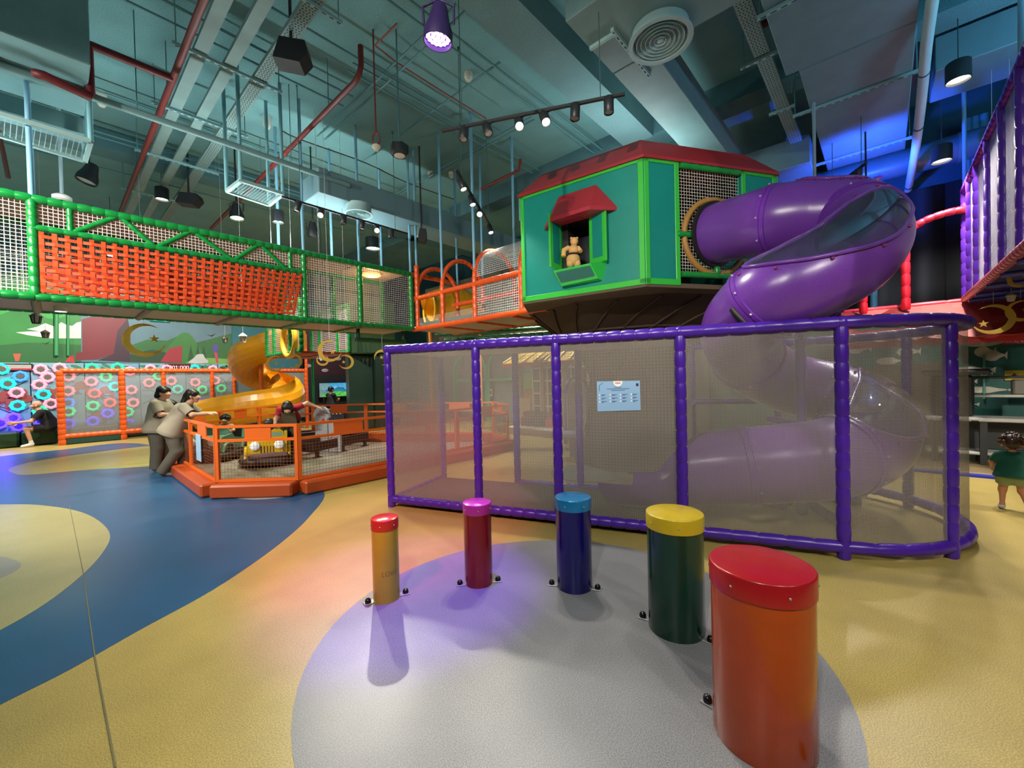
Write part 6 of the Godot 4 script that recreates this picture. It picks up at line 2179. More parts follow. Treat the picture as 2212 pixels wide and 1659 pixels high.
	ab.bar((pl + pr) / 2 + (pl - pr) * 0.4 + UP * 0.75 - Vector3(0, 0, 0.1), (pl + pr) / 2 - (pl - pr) * 0.4 + UP * 0.75 - Vector3(0, 0, 0.1), 0.04, 1.4)
	part(ab, "pad_panel", mat("b0a894", 0.6), pa)
	# back structure behind the orange walkway: dark green under-beams, blue panel
	var bp1 := thing("back_panel", "blue spotted panel beside the tree trunk", "wall panel", zp(1222, 700, -11.6))
	var q1 := Mesher.new()
	q1.box(Transform3D(room_basis, zp(1225, 690, -11.6)), Vector3(0.06, 1.6, 1.2))
	part(q1, "board", speckled("3f6a9a", 0.6, 2.0), bp1)
	var bq := thing("padded_platform", "dark green platform beams under the back walkway", "platform", zp(1080, 735, -11.2))
	for s in [[960, 1190, 728, -11.0], [940, 1200, 715, -12.0], [1070, 1200, 700, -10.4]]:
		var kk := Mesher.new()
		kk.pad([zp(s[0], s[2] + 8, s[3]), zp(s[1], s[2] - 8, s[3])], 0.07, 0.2, 8)
		part(kk, "beam", mat("14542e", 0.4), bq)
	var leg := Mesher.new()
	var lp := zp(1196, 720, -11.0)
	leg.pad([lp, lp * Vector3(1, 0, 1)], 0.07, 0.2, 8)
	part(leg, "leg", mat("14542e", 0.4), bq)
	# grey padded wall along the end of the hall
	for s in 8:
		var kk := Mesher.new()
		kk.box(Transform3D(room_basis, rm(4.2 + 1.6 * s, 11.5, 1.3)), Vector3(0.1, 2.6, 1.56), 0.02)
		single(kk, "wall_pad", speckled("8a8886" if s % 2 == 0 else "938a88", 0.7, 2.0), "grey pad panel along the end wall", "wall pad", "grey end wall pads")
	for s in 5:
		var kk := Mesher.new()
		kk.box(Transform3D(room_basis, rm(4.6 + 2.4 * s, 11.45, 4.2)), Vector3(0.1, 3.0, 2.36), 0.02)
		single(kk, "wall_pad", speckled("b8b4a8" if s > 1 else "6f8f98", 0.7, 2.0), "tall pale panel high on the end wall", "wall panel", "high end wall panels")

# ---------- right side: shingled roof, play kitchen, purple walkway ----------
func right_side() -> void:
	var WB := 11.6
	# teal fish mural
	var fm := thing("fish_mural", "teal wall panel painted with pale fish and bubbles", "mural", bp(2120, 900, WB - 0.06))
	var l := bp(1500, 850, WB - 0.06)
	var r := bp(2420, 850, WB - 0.06)
	var aL := minf(l.dot(DA), 3.35)
	var aR := r.dot(DA)
	var m := Mesher.new()
	m.box(Transform3D(room_basis, rm((aL + aR) / 2, WB - 0.04, 1.3)), Vector3(0.06, 2.6, aL - aR))
	part(m, "board", speckled("3f8a80", 0.55, 1.0), fm)
	var bb := Basis(-DA, UP, -DB)
	for f in [[2095, 800, 0.26, 0.07], [2078, 824, 0.16, 0.06], [2125, 842, 0.3, 0.06], [2082, 873, 0.16, 0.05], [2085, 905, 0.16, 0.07], [2125, 760, 0.12, 0.1], [2145, 768, 0.14, 0.1], [2127, 805, 0.08, 0.06], [1920, 780, 0.2, 0.08], [1960, 760, 0.16, 0.1], [1850, 752, 0.2, 0.12]]:
		var c := bp(f[0], f[1], WB - 0.075)
		var o := PackedVector2Array()
		for k in 14:
			var an := TAU * k / 14
			o.append(Vector2(cos(an) * f[2], sin(an) * f[3] * (1.0 if cos(an) < 0.5 else 0.55)))
		var k := Mesher.new()
		k.prism(o, Transform3D(bb, c), 0.004)
		k.prism(PackedVector2Array([V(f[2] * 0.9, 0), V(f[2] * 1.25, f[3] * 0.8), V(f[2] * 1.2, -f[3] * 0.8)]), Transform3D(bb, c), 0.004)
		part(k, "painted_fish", mat("d8d2be", 0.6), fm)
	var pp1 := Mesher.new()
	pp1.tube([bp(2126, 768, WB - 0.1), bp(2126, 862, WB - 0.1)], 0.018, 6)
	part(pp1, "painted_line", mat("6aa89c", 0.6), fm)
	var s1 := thing("red_sign", "small red sign reading ELECTRICAL ROOM on the fish mural", "sign", bp(2190, 738, WB - 0.1))
	var k1 := Mesher.new()
	k1.box(Transform3D(bb, bp(2190, 738, WB - 0.1)), Vector3(0.62, 0.09, 0.02))
	part(k1, "plate", mat("a8303c", 0.5), s1)
	text_part("ELECTRICAL ROOM", 0.06, 0.003, Transform3D(bb, bp(2190, 738, WB - 0.113)), "lettering", mat("e8c8c8", 0.6), s1)
	var s2 := thing("warning_sign", "square yellow warning sign on the fish mural", "sign", bp(2191, 811, WB - 0.1))
	var k2 := Mesher.new()
	k2.box(Transform3D(bb, bp(2191, 811, WB - 0.1)), Vector3(0.22, 0.18, 0.012))
	part(k2, "plate", mat("c8b02c", 0.5), s2)
	k2 = Mesher.new()
	k2.prism(PackedVector2Array([V(-0.05, -0.04), V(0.05, -0.04), V(0.0, 0.05)]), Transform3D(bb, bp(2191, 811, WB - 0.112)), 0.004)
	part(k2, "warning_mark", mat("4a3a1a", 0.6), s2)
	# doorways seen through the netting
	var dw := thing("wall_board", "tan framed board behind the tube slide netting", "board", bp(1985, 860, WB - 0.1))
	for e in [[1952, 2035, 830, 790.0], [1890, 1945, 835, 800.0]]:
		var p0 := bp(e[0], 960, WB - 0.12)
		var p1 := bp(e[1], 960, WB - 0.12)
		var k := Mesher.new()
		k.bar(Vector3(p0.x, 1.0, p0.z), Vector3(p1.x, 1.0, p1.z), 0.04, 1.4)
		part(k, "board", speckled("8a8064", 0.6, 2.0), dw)
	# wooden toy shelf behind
	var sh := thing("toy_shelf", "pale wooden toy shelf behind the curved netting", "shelf", bp(2005, 975, 10.6) * Vector3(1, 0, 1))
	var q0 := bp(1975, 985, 10.6) * Vector3(1, 0, 1)
	var q1 := bp(2050, 985, 10.6) * Vector3(1, 0, 1)
	for y in [0.1, 0.38, 0.66]:
		var k := Mesher.new()
		k.bar(q0 + UP * y, q1 + UP * y, 0.3, 0.04)
		part(k, "shelf_board", speckled("c9b48a", 0.6, 2.0), sh)
	for e in [0.0, 0.62, 1.0]:
		var k := Mesher.new()
		var q := q0.lerp(q1, e)
		k.bar(q, q + UP * 0.68, 0.3, 0.04, (q1 - q0).normalized())
		part(k, "upright", speckled("c9b48a", 0.6, 2.0), sh)
	# blue edged raised floor
	var fz := wall_box(-7.0, 3.5, 9.05, 11.6, 0.0, 0.02)
	struct(fz, "floor_platform", speckled("c2a878", 0.5, 3.0))
	struct(wall_box(-7.0, 3.5, 8.9, 9.06, 0.0, 0.03), "trim_blue", mat("2a36a8", 0.4))
	# play kitchen
	var kc := bp(2160, 990, 10.2) * Vector3(1, 0, 1)
	var ki := thing("play_kitchen", "grey and white play kitchen below the fish mural", "play kitchen", kc)
	var A := -DA
	var P := func(s: float, y: float, d: float) -> Vector3: return kc + A * s + UP * y - DB * d
	var gray := speckled("4a4c4a", 0.5, 2.0)
	var white := mat("d8d6ce", 0.4)
	for s in [-0.75, -0.2, 0.7]:
		var k := Mesher.new()
		k.bar(P.call(s, 0, 0.2), P.call(s, 0.72, 0.2), 0.08, 0.08, A)
		k.bar(P.call(s, 0, -0.2), P.call(s, 0.72, -0.2), 0.08, 0.08, A)
		part(k, "leg", gray, ki)
	for y in [[0.75, 0.06, 0.55], [0.2, 0.05, 0.45]]:
		var k := Mesher.new()
		k.box(Transform3D(bb, P.call(0, y[0], 0)), Vector3(1.7, y[1], y[2]), 0.015)
		part(k, "counter" if y[0] > 0.5 else "lower_shelf", white, ki)
	var bk := Mesher.new()
	bk.box(Transform3D(bb, P.call(-0.1, 0.46, -0.18)), Vector3(1.3, 0.44, 0.05))
	part(bk, "back_board", gray, ki)
	var tw := Mesher.new()
	tw.box(Transform3D(bb, P.call(-0.52, 1.12, -0.1)), Vector3(0.5, 0.7, 0.3), 0.04)
	part(tw, "tower", gray, ki)
	var hd := Mesher.new()
	hd.box(Transform3D(bb, P.call(-0.5, 1.52, -0.02)), Vector3(0.8, 0.1, 0.5), 0.04)
	part(hd, "hood", mat("3a3c3c", 0.4), ki)
	for y in [1.12, 1.42]:
		var k := Mesher.new()
		k.box(Transform3D(bb, P.call(0.35, y, -0.15)), Vector3(1.25, 0.04, 0.22), 0.01)
		part(k, "wall_shelf", white if y < 1.3 else gray, ki)
	var bx := Mesher.new()
	bx.box(Transform3D(bb, P.call(0.3, 1.26, -0.15)), Vector3(0.3, 0.24, 0.2), 0.02)
	part(bx, "toy_oven", mat("7a786e", 0.5), ki)
	for s in [-0.6, -0.3]:
		var k := Mesher.new()
		k.lathe([Vector2(0.04, 0), Vector2(0.04, 0.02), Vector2(0.001, 0.02)], Transform3D(Basis(), P.call(s, 0.72, 0.3)), 10)
		part(k, "knob", mat("2a2a2a", 0.4), ki)
	# shingled red roof with green gable
	var RB := 9.9
	var ro := thing("shingled_roof", "coral red scalloped roof over the play kitchen front", "roof canopy", bp(2000, 700, RB))
	var rl := bp(1818, 735, RB)
	var aa0 := rl.dot(DA)
	var eave := bp(2060, 722, RB).y
	var ridge := bp(2060, 656, RB + 0.7).y
	var a_end := -3.2
	var sl := (rm(0, 0.7, ridge - eave)).normalized()
	var slope_n := (-DB * (ridge - eave) + UP * 0.7).normalized()
	var board := Mesher.new()
	board.quad(rm(aa0, RB, eave), rm(a_end, RB, eave), rm(a_end, RB + 0.7, ridge), rm(aa0, RB + 0.7, ridge))
	board.quad(rm(a_end, RB, eave - 0.03), rm(aa0, RB, eave - 0.03), rm(aa0, RB + 0.7, ridge - 0.03), rm(a_end, RB + 0.7, ridge - 0.03))
	part(board, "roof_board", speckled("c8323a", 0.5, 2.0), ro)
	var slen := Vector2(0.7, ridge - eave).length()
	var tm := Mesher.new()
	var so := PackedVector2Array()
	for k in 9: so.append(Vector2(-cos(PI * k / 8) * 0.19, -sin(PI * k / 8) * 0.13))
	so.append(Vector2(0.19, slen / 5.0)); so.append(Vector2(-0.19, slen / 5.0))
	tm.prism(so, Transform3D(), 0.018)
	var shingle := plain_mesh(tm)
	var tones := [speckled("e0584e", 0.5, 2.0), speckled("e8685c", 0.5, 2.0), speckled("d84c46", 0.5, 2.0)]
	var rows := 5
	for row in rows:
		var s := aa0 - 0.15 - (0.19 if row % 2 == 1 else 0.0)
		var i := 0
		while s > a_end + 0.1:
			var o := MeshInstance3D.new()
			o.name = "shingle"
			o.mesh = shingle
			o.material_override = tones[(i * 7 + row * 3) % 3]
			var org := rm(s, RB, eave) + sl * (slen * row / rows) + slope_n * (0.012 + 0.002 * (i % 2))
			var bas := Basis(-DA, sl, (-DA).cross(sl)).rotated(-DA, 0.05)
			o.transform = Transform3D(Mesher.turned * bas, Mesher.turned * (org - ro.get_meta("origin")))
			ro.add_child(o, true)
			s -= 0.38
			i += 1
	var fas := Mesher.new()
	fas.bar(rm(aa0, RB - 0.03, eave - 0.09), rm(a_end, RB - 0.03, eave - 0.09), 0.05, 0.14)
	part(fas, "fascia", mat("c02c34", 0.5), ro)
	var rid := Mesher.new()
	rid.pad([rm(aa0, RB + 0.7, ridge + 0.03), rm(a_end, RB + 0.7, ridge + 0.03)], 0.05, 0.5, 8)
	part(rid, "ridge_pad", mat("e03a50", 0.4), ro)
	# green gable
	var gc := bp(1925, 705, RB - 0.15)
	var gb := Mesher.new()
	var gh := bp(1925, 668, RB - 0.15).y - gc.y
	gb.prism(PackedVector2Array([V(-0.75, -0.1), V(0.75, -0.1), V(0, gh)]), Transform3D(bb, gc), 0.06)
	var go := part(gb, "gable", mat("e0524c", 0.5), ro, "coral gable")
	var gi := Mesher.new()
	gi.prism(PackedVector2Array([V(-0.52, -0.03), V(0.52, -0.03), V(0, gh - 0.13)]), Transform3D(bb, gc - DB * 0.062), 0.01)
	part(gi, "gable_panel", mat("1f7a6c", 0.5), go, "green gable panel")
	# wall lamp discs below the eave
	var wl := Mesher.new()
	wl.ball(bp(2120, 735, WB - 0.2), Vector3(0.3, 0.12, 0.1), bb)
	single(wl, "wall_lamp", mat("d8d8c4", 0.5), "pale shell-shaped wall lamp under the coral roof", "lamp")
	# dark drape wall above the roof
	var dp := thing("dark_curtain", "dark navy drape hanging behind the red arches", "curtain", bp(2000, 560, WB - 0.2))
	for s in 14:
		var k := Mesher.new()
		var c := rm(1.9 - 0.62 * s, WB - 0.12, 3.75)
		k.lathe([Vector2(0.3, -1.15), Vector2(0.33, 0), Vector2(0.3, 1.35)], Transform3D(room_basis * Basis.from_scale(Vector3(0.25, 1, 1.1)), c), 12)
		part(k, "fold", speckled(["15202e", "1c2430", "10161f"][s % 3], 0.8, 2.0), dp)
	for px in [2090, 2107, 2126, 1885]:
		var q := bp(px, 450, WB - 0.6)
		var k := Mesher.new()
		k.tube([Vector3(q.x, 2.6, q.z), Vector3(q.x, 6.0, q.z)], 0.06, 8)
		single(k, "support_pipe", mat("3a7aa0", 0.5), "blue upright pipe before the navy drape", "pipe", "blue upright pipes")
	# red arches
	var ra := thing("red_arch_rail", "red padded arches standing on the coral roof", "arch rail", bp(1960, 660, 10.4))
	var red := mat("d01f34", 0.35)
	var n0 := bp(1957, 660, 10.4)
	var ht := bp(1955, 515, 10.4).y
	for px in [1957, 1865]:
		var q := bp(px, 660, 10.4)
		var k := Mesher.new()
		k.pad([Vector3(q.x, ridge - 0.05, q.z), Vector3(q.x, ht, q.z)], 0.065, 0.22, 10)
		part(k, "post", red, ra)
	var ar0 := bp(1957, 515, 10.4)
	for s in [-1.0, 1.0]:
		var k := Mesher.new()
		k.pad(arc(ar0 + A * s * 0.62, A * -s, UP, 0.62, 0.32, 0.0, PI, 14), 0.06, 0.12, 10)
		part(k, "arch", red, ra)
	# ---- purple overhead walkway at the edge of the view
	var pw := thing("netted_walkway", "purple padded overhead walkway with white netting and red lower rail", "walkway", rm(-1.6, 8, DECK))
	var pur := mat("5a2aa8", 0.3)
	var fa := -1.05
	var ba := -2.3
	var top := 4.6
	var bs := [3.2, 4.4, 5.6, 6.55, 7.4, 8.3, 9.2, 9.9, 10.5]
	for b in bs:
		for a in [fa, ba]:
			var k := Mesher.new()
			k.pad([rm(a, b, DECK), rm(a, b, top)], 0.055, 0.2, 10)
			part(k, "post", pur, pw)
	for a in [fa, ba]:
		for h in [DECK, top]:
			var k := Mesher.new()
			k.pad([rm(a, bs[0], h), rm(a, bs[-1], h)], 0.06, 0.15, 10)
			part(k, "rail", mat("9a4a5a", 0.35) if h < 3 else mat("57259a", 0.35), pw)
		for i in bs.size() - 1:
			var k := Mesher.new()
			k.net(rm(a, bs[i], DECK), rm(a, bs[i + 1], DECK), rm(a, bs[i + 1], top), rm(a, bs[i], top), 0.02, 0.008)
			part(k, "net", mat("c8c4d0", 0.8), pw, "white safety net", "stuff")
	var dk := Mesher.new()
	dk.box(Transform3D(room_basis, rm((fa + ba) / 2, (bs[0] + bs[-1]) / 2, DECK - 0.02)), Vector3(bs[-1] - bs[0], 0.05, fa - ba - 0.08))
	part(dk, "deck_panel", speckled("2a2270", 0.4, 2.0), pw, "navy deck panel")
	for i in 8:
		var k := Mesher.new()
		k.pad([rm(fa, bs[i] + 0.3, DECK - 0.06), rm(ba, bs[i] + 0.3, DECK - 0.06)], 0.05, 0.16, 8)
		part(k, "cross_beam", mat("2a2a9a", 0.3), pw)
	for b in [3.2, 6.55, 10.5]:
		for a in [fa, ba]:
			var k := Mesher.new()
			k.tube([rm(a, b, top), rm(a, b, ROOF)], 0.028, 8)
			part(k, "suspension_pipe", mat("74a9c4", 0.45), pw, "pale blue suspension pipe")
	# grey fascia under it
	var ug := Mesher.new()
	ug.box(Transform3D(room_basis, rm(-2.9, 9.4, 2.52)), Vector3(1.6, 0.1, 2.4))
	single(ug, "soffit_board", speckled("8f8c7c", 0.6, 2.0), "grey soffit board above the coral roof end", "soffit")
	# paper pennants
	for p in [[2095, 160, -7.4, 0.16], [1898, 384, -8.0, 0.12]]:
		var k := Mesher.new()
		k.prism(PackedVector2Array([V(-p[3], -0.03), V(p[3], 0.06), V(-p[3] * 0.2, -0.1)]), Transform3D(Basis(), zp(p[0], p[1], p[2])), 0.006)
		var q := zp(p[0], p[1], p[2])
		k.tube([q, Vector3(q.x, ROOF, q.z)], 0.003, 4)
		single(k, "paper_pennant", mat("a83a52", 0.6), "small red paper pennant hanging under the ducts", "pennant", "red pennants")

func plain_mesh(m: Mesher) -> ArrayMesh:   # in its own axes, for pieces that are turned as they are laid
	var t := Mesher.turned
	Mesher.turned = Basis()
	var o := m.mesh(Vector3.ZERO)
	Mesher.turned = t
	return o

# ---------- moons and lanterns ----------
func moon(label: String, px: float, py: float, z: float, r: float, turn: float, star: Vector2, top: float) -> void:
	var c := zp(px, py, z)
	var t := thing("moon_ornament", label, "ornament", c)
	var o := PackedVector2Array()
	for k in 19:
		var an := lerpf(0.5, TAU - 0.5, k / 18.0)
		o.append(Vector2(cos(an), sin(an)) * r)
	for k in 19:
		var an := lerpf(TAU - 0.5, 0.5, k / 18.0)
		var w := sin((1.0 - k / 18.0) * PI)
		o.append(Vector2(cos(an), sin(an)) * r * (1.0 - 0.36 * w) + Vector2(0.0, 0))
	var q := PackedVector2Array()
	for p in o:
		var e := p.rotated(turn)
		if q.size() == 0 or q[q.size() - 1].distance_to(e) > 0.002: q.append(e)
	if q[0].distance_to(q[q.size() - 1]) < 0.004: q.remove_at(q.size() - 1)
	var gold := mat("d8b24a", 0.28, 0.45)
	var m := Mesher.new()
	m.prism(q, Transform3D(Basis(UP, atan2(c.x, c.z) + PI), c), 0.03)
	var rng := RandomNumberGenerator.new()
	rng.seed = int(px)
	for k in 60:
		var an := rng.randf_range(0.7, TAU - 0.7)
		var rr := r * (1.0 - 0.18 * sin((an - 0.5) / (TAU - 1.0) * PI) * rng.randf_range(0.2, 1.8))
		var e := Vector2(cos(an), sin(an)).rotated(turn) * rr
		var p := c + Basis(UP, atan2(c.x, c.z) + PI) * Vector3(e.x, e.y, 0.015)
		var d := Vector3(rng.randf_range(-1, 1), rng.randf_range(-1, 1), rng.randf_range(-1, 1)).normalized()
		m.bar(p - d * r * 0.06, p + d * r * 0.06, 0.008, 0.002, d.cross(Vector3(0.3, 0.8, 0.5)))
	part(m, "crescent", gold, t, "gold tinsel crescent")
	var s := Mesher.new()
	var so := PackedVector2Array()
	for k in 10: so.append(star * r + Vector2(sin(TAU * k / 10), cos(TAU * k / 10)) * r * (0.26 if k % 2 == 0 else 0.11))
	s.prism(so, Transform3D(Basis(UP, atan2(c.x, c.z) + PI), c), 0.02)
	part(s, "star", gold, t, "gold star")
	var w := Mesher.new()
	w.tube([c + UP * r * 0.9, Vector3(c.x, ROOF, c.z)], 0.003, 4)
	part(w, "thread", mat("c8ccc8", 0.4), t)
func lantern(label: String, px: float, py: float, z: float, s: float, hex: String, top: float) -> void:
	var c := zp(px, py, z)
	var t := thing("paper_lantern", label, "lantern", c)
	var m := Mesher.new()
	m.lathe([Vector2(0.001, -s * 0.6), Vector2(s * 0.34, -s * 0.6), Vector2(s * 0.34, -s * 0.5), Vector2(s * 0.3, -s * 0.5)], Transform3D(Basis(), c), 6, TAU, false)
	m.lathe([Vector2(s * 0.5, s * 0.25), Vector2(s * 0.6, s * 0.22), Vector2(s * 0.3, s * 0.5), Vector2(s * 0.12, s * 0.62), Vector2(0.001, s * 0.7)], Transform3D(Basis(), c), 6, TAU, false)
	for k in 6:
		var an := TAU * k / 6
		m.bar(c + Vector3(cos(an) * s * 0.32, -s * 0.52, sin(an) * s * 0.32), c + Vector3(cos(an) * s * 0.46, s * 0.26, sin(an) * s * 0.46), s * 0.07, s * 0.07)
	part(m, "lantern_frame", mat(hex, 0.5), t)
	var g := Mesher.new()
	g.lathe([Vector2(s * 0.28, -s * 0.5), Vector2(s * 0.42, s * 0.24)], Transform3D(Basis(), c), 6, TAU, false)
	part(g, "lantern_pane", mat("b8b0a4", 0.5), t)
	var w := Mesher.new()
	w.tube([c + UP * s * 0.7, Vector3(c.x, ROOF, c.z)], 0.003, 4)
	part(w, "thread", mat("c8ccc8", 0.4), t)
func hanging_decor() -> void:
	moon("large double gold crescent hanging before the red rock mural", 312, 735, -9.0, 0.36, 0.35, Vector2(0.45, 0.1), 2.8)
	moon("gold crescent with a star hanging by the yellow slide", 594, 786, -8.6, 0.165, 0.5, Vector2(0.1, 0.05), 2.8)
	moon("gold crescent turned away on the orange frame corner", 636, 780, -8.7, 0.15, PI + 0.3, Vector2(0.3, -0.6), 2.8)
	moon("large gold crescent hanging under the lower green tunnel", 712, 758, -7.6, 0.20, 0.4, Vector2(0.25, -0.1), 2.75)
	moon("gold crescent lying on its back with a white lantern", 697, 778, -8.0, 0.11, 1.7, Vector2(0.1, 0.6), 2.75)
	moon("gold crescent with a star before the maroon panel", 748, 782, -8.4, 0.145, PI - 0.2, Vector2(-0.35, 0.0), 2.75)
	moon("round gold crescent before the green column", 826, 772, -9.0, 0.17, PI + 0.9, Vector2(-0.1, 0.0), 2.75)
	moon("large gold crescent over the coral roof", 2146, 690, -6.2, 0.22, PI - 0.35, Vector2(-0.45, -0.25), 2.75)
	moon("gold crescent at the end of the coral roof", 2205, 672, -6.0, 0.15, 0.6, Vector2(0.3, 0.1), 2.75)
	moon("gold crescent under the purple walkway", 2206, 600, -5.2, 0.12, 0.2, Vector2(0.3, 0.1), 2.75)
	lantern("black lantern hanging before the green hill mural", 78, 688, -8.0, 0.17, "1a1a1a", 2.8)
	lantern("grey bucket-shaped lantern before the white cloud", 98, 722, -9.0, 0.14, "6a5a4a", 2.8)
	lantern("white lantern hanging by the yellow slide top", 525, 730, -8.8, 0.16, "d8d8d4", 2.8)
	lantern("small dark lantern by the mural edge", 486, 734, -9.5, 0.12, "2a2620", 2.8)
	lantern("white lantern over the crescent on its back", 695, 772, -7.95, 0.1, "d8d8d4", 2.75)
	lantern("white lantern over the coral roof end", 2184, 642, -6.0, 0.1, "d8d4c8", 2.75)

# ---------- people ----------
func blob(bones: Array, cell: float, k: float, m: Mesher) -> void:   # rounded bones joined smoothly, meshed as surface nets
	var lo := Vector3.INF
	var hi := -Vector3.INF
	for b in bones:
		for e in 2:
			var r: Vector3 = Vector3.ONE * (b[2 + e] + cell * 3.0)
			lo = lo.min(b[e] - r)
			hi = hi.max(b[e] + r)
	var d := Vector3i(((hi - lo) / cell).ceil()) + Vector3i.ONE
	var sx := d.x
	var sxy := d.x * d.y
	var f := PackedFloat32Array()
	f.resize(sxy * d.z)
	f.fill(1.0)
	for b in bones:
		var a: Vector3 = b[0]
		var ab: Vector3 = b[1] - a
		var l2 := maxf(ab.length_squared(), 1e-9)
		var ra: float = b[2]
		var dr: float = b[3] - ra
		var pad := Vector3.ONE * (maxf(b[2], b[3]) + k + cell * 2.0)
		var i0 := Vector3i(((a.min(b[1]) - pad - lo) / cell).floor()).clamp(Vector3i.ZERO, d - Vector3i.ONE)
		var i1 := Vector3i(((a.max(b[1]) + pad - lo) / cell).ceil()).clamp(Vector3i.ZERO, d - Vector3i.ONE)
		for z in range(i0.z, i1.z + 1):
			for y in range(i0.y, i1.y + 1):
				var at := y * sx + z * sxy
				for x in range(i0.x, i1.x + 1):
					var p := lo + Vector3(x, y, z) * cell - a
					var h := clampf(p.dot(ab) / l2, 0.0, 1.0)
					var v := (p - ab * h).length() - ra - dr * h
					var o := f[at + x]
					var w := k - absf(o - v)
					f[at + x] = minf(o, v) - (w * w * 0.25 / k if w > 0.0 else 0.0)
	var id := {}
	for z in d.z - 1:
		for y in d.y - 1:
			var row := y * sx + z * sxy
			for x in d.x - 1:
				var q := row + x
				var c0 := f[q]
				if c0 > cell * 2.0: continue
				var c := [c0, f[q + 1], f[q + sx], f[q + sx + 1], f[q + sxy], f[q + sxy + 1], f[q + sxy + sx], f[q + sxy + sx + 1]]
				var ng := 0
				for e in c:
					if e < 0.0: ng += 1
				if ng == 0 or ng == 8: continue
				var s := Vector3.ZERO
				var cnt := 0
				for e in [[0, 1], [2, 3], [4, 5], [6, 7], [0, 2], [1, 3], [4, 6], [5, 7], [0, 4], [1, 5], [2, 6], [3, 7]]:
					var u: float = c[e[0]]
					var w: float = c[e[1]]
					if (u < 0.0) != (w < 0.0):
						var t := u / (u - w)
						s += Vector3(e[0] & 1, (e[0] >> 1) & 1, e[0] >> 2).lerp(Vector3(e[1] & 1, (e[1] >> 1) & 1, e[1] >> 2), t)
						cnt += 1
				id[q] = m.v.size()
				m.v.append(lo + (Vector3(x, y, z) + s / cnt) * cell)
				m.n.append(Vector3(c[1] + c[3] + c[5] + c[7] - c[0] - c[2] - c[4] - c[6], c[2] + c[3] + c[6] + c[7] - c[0] - c[1] - c[4] - c[5], c[4] + c[5] + c[6] + c[7] - c[0] - c[1] - c[2] - c[3]).normalized())
				m.uv.append(Vector2.ZERO)
	for q in id:
		for ax in [[1, sx, sxy], [sx, sxy, 1], [sxy, 1, sx]]:
			var u: float = f[q]
			var w: float = f[q + ax[0]]
			if (u < 0.0) == (w < 0.0): continue
			var a = id.get(q - ax[1] - ax[2])
			var b = id.get(q - ax[2])
			var c = id.get(q)
			var e = id.get(q - ax[1])
			if a == null or b == null or e == null: continue
			if u < 0.0: m.ix.append_array([a, c, b, a, e, c])
			else: m.ix.append_array([a, b, c, a, c, e])
func trim(m: Mesher, p: Vector3, n: Vector3, reach := 9.0) -> void:   # cut the cloth off cleanly beyond a plane
	var o := PackedInt32Array()
	for k in range(0, m.ix.size(), 3):
		var c := (m.v[m.ix[k]] + m.v[m.ix[k + 1]] + m.v[m.ix[k + 2]]) / 3.0
		if (c - p).dot(n) < 0.0 or c.distance_to(p) > reach: o.append_array([m.ix[k], m.ix[k + 1], m.ix[k + 2]])
	m.ix = o
func hand_bones(w: Vector3, d: Vector3, palm_n: Vector3, s: float, curl: float, thumb: float) -> Array:
	var side := d.cross(palm_n).normalized()
	var pn := side.cross(d).normalized()
	var o := []
	for i in 4:
		var x := (i - 1.5) * 0.0125 * s
		o.append([w, w + d * 0.052 * s + side * x, 0.014 * s, 0.0095 * s])
		var k0 := w + d * 0.052 * s + side * x
		var ln: float = [0.036, 0.042, 0.039, 0.030][i] * s
		var d1 := (d + pn * curl * 0.6).normalized()
		var d2 := (d + pn * curl * 1.6).normalized()
		var k1 := k0 + d1 * ln * 0.55
		o.append([k0, k1, 0.0078 * s, 0.007 * s])
		o.append([k1, k1 + d2 * ln * 0.55, 0.007 * s, 0.0055 * s])
	var t0 := w + d * 0.016 * s + side * thumb * 0.014 * s
	var t1 := t0 + (d * 0.6 + side * thumb * 0.8 + pn * 0.3).normalized() * 0.028 * s
	o.append([t0, t1, 0.010 * s, 0.008 * s])
	o.append([t1, t1 + (d + side * thumb * 0.25 + pn * 0.3).normalized() * 0.022 * s, 0.008 * s, 0.006 * s])
	return o
func rest_pose() -> Dictionary:
	return {"hipL": Vector3(0.055, 0.52, 0), "hipR": Vector3(-0.055, 0.52, 0), "kneeL": Vector3(0.062, 0.28, 0.015), "kneeR": Vector3(-0.062, 0.28, 0.015), "ankL": Vector3(0.062, 0.045, -0.01), "ankR": Vector3(-0.062, 0.045, -0.01),
		"toeL": Vector3(0.07, 0.02, 0.085), "toeR": Vector3(-0.07, 0.02, 0.085), "pel": Vector3(0, 0.54, 0), "waist": Vector3(0, 0.62, 0.005), "chest": Vector3(0, 0.735, 0), "neck": Vector3(0, 0.83, -0.005), "head": Vector3(0, 0.918, 0.012),
		"shL": Vector3(0.1, 0.8, 0), "shR": Vector3(-0.1, 0.8, 0), "elL": Vector3(0.135, 0.645, -0.02), "elR": Vector3(-0.135, 0.645, -0.02), "wrL": Vector3(0.145, 0.51, 0.03), "wrR": Vector3(-0.145, 0.51, 0.03)}
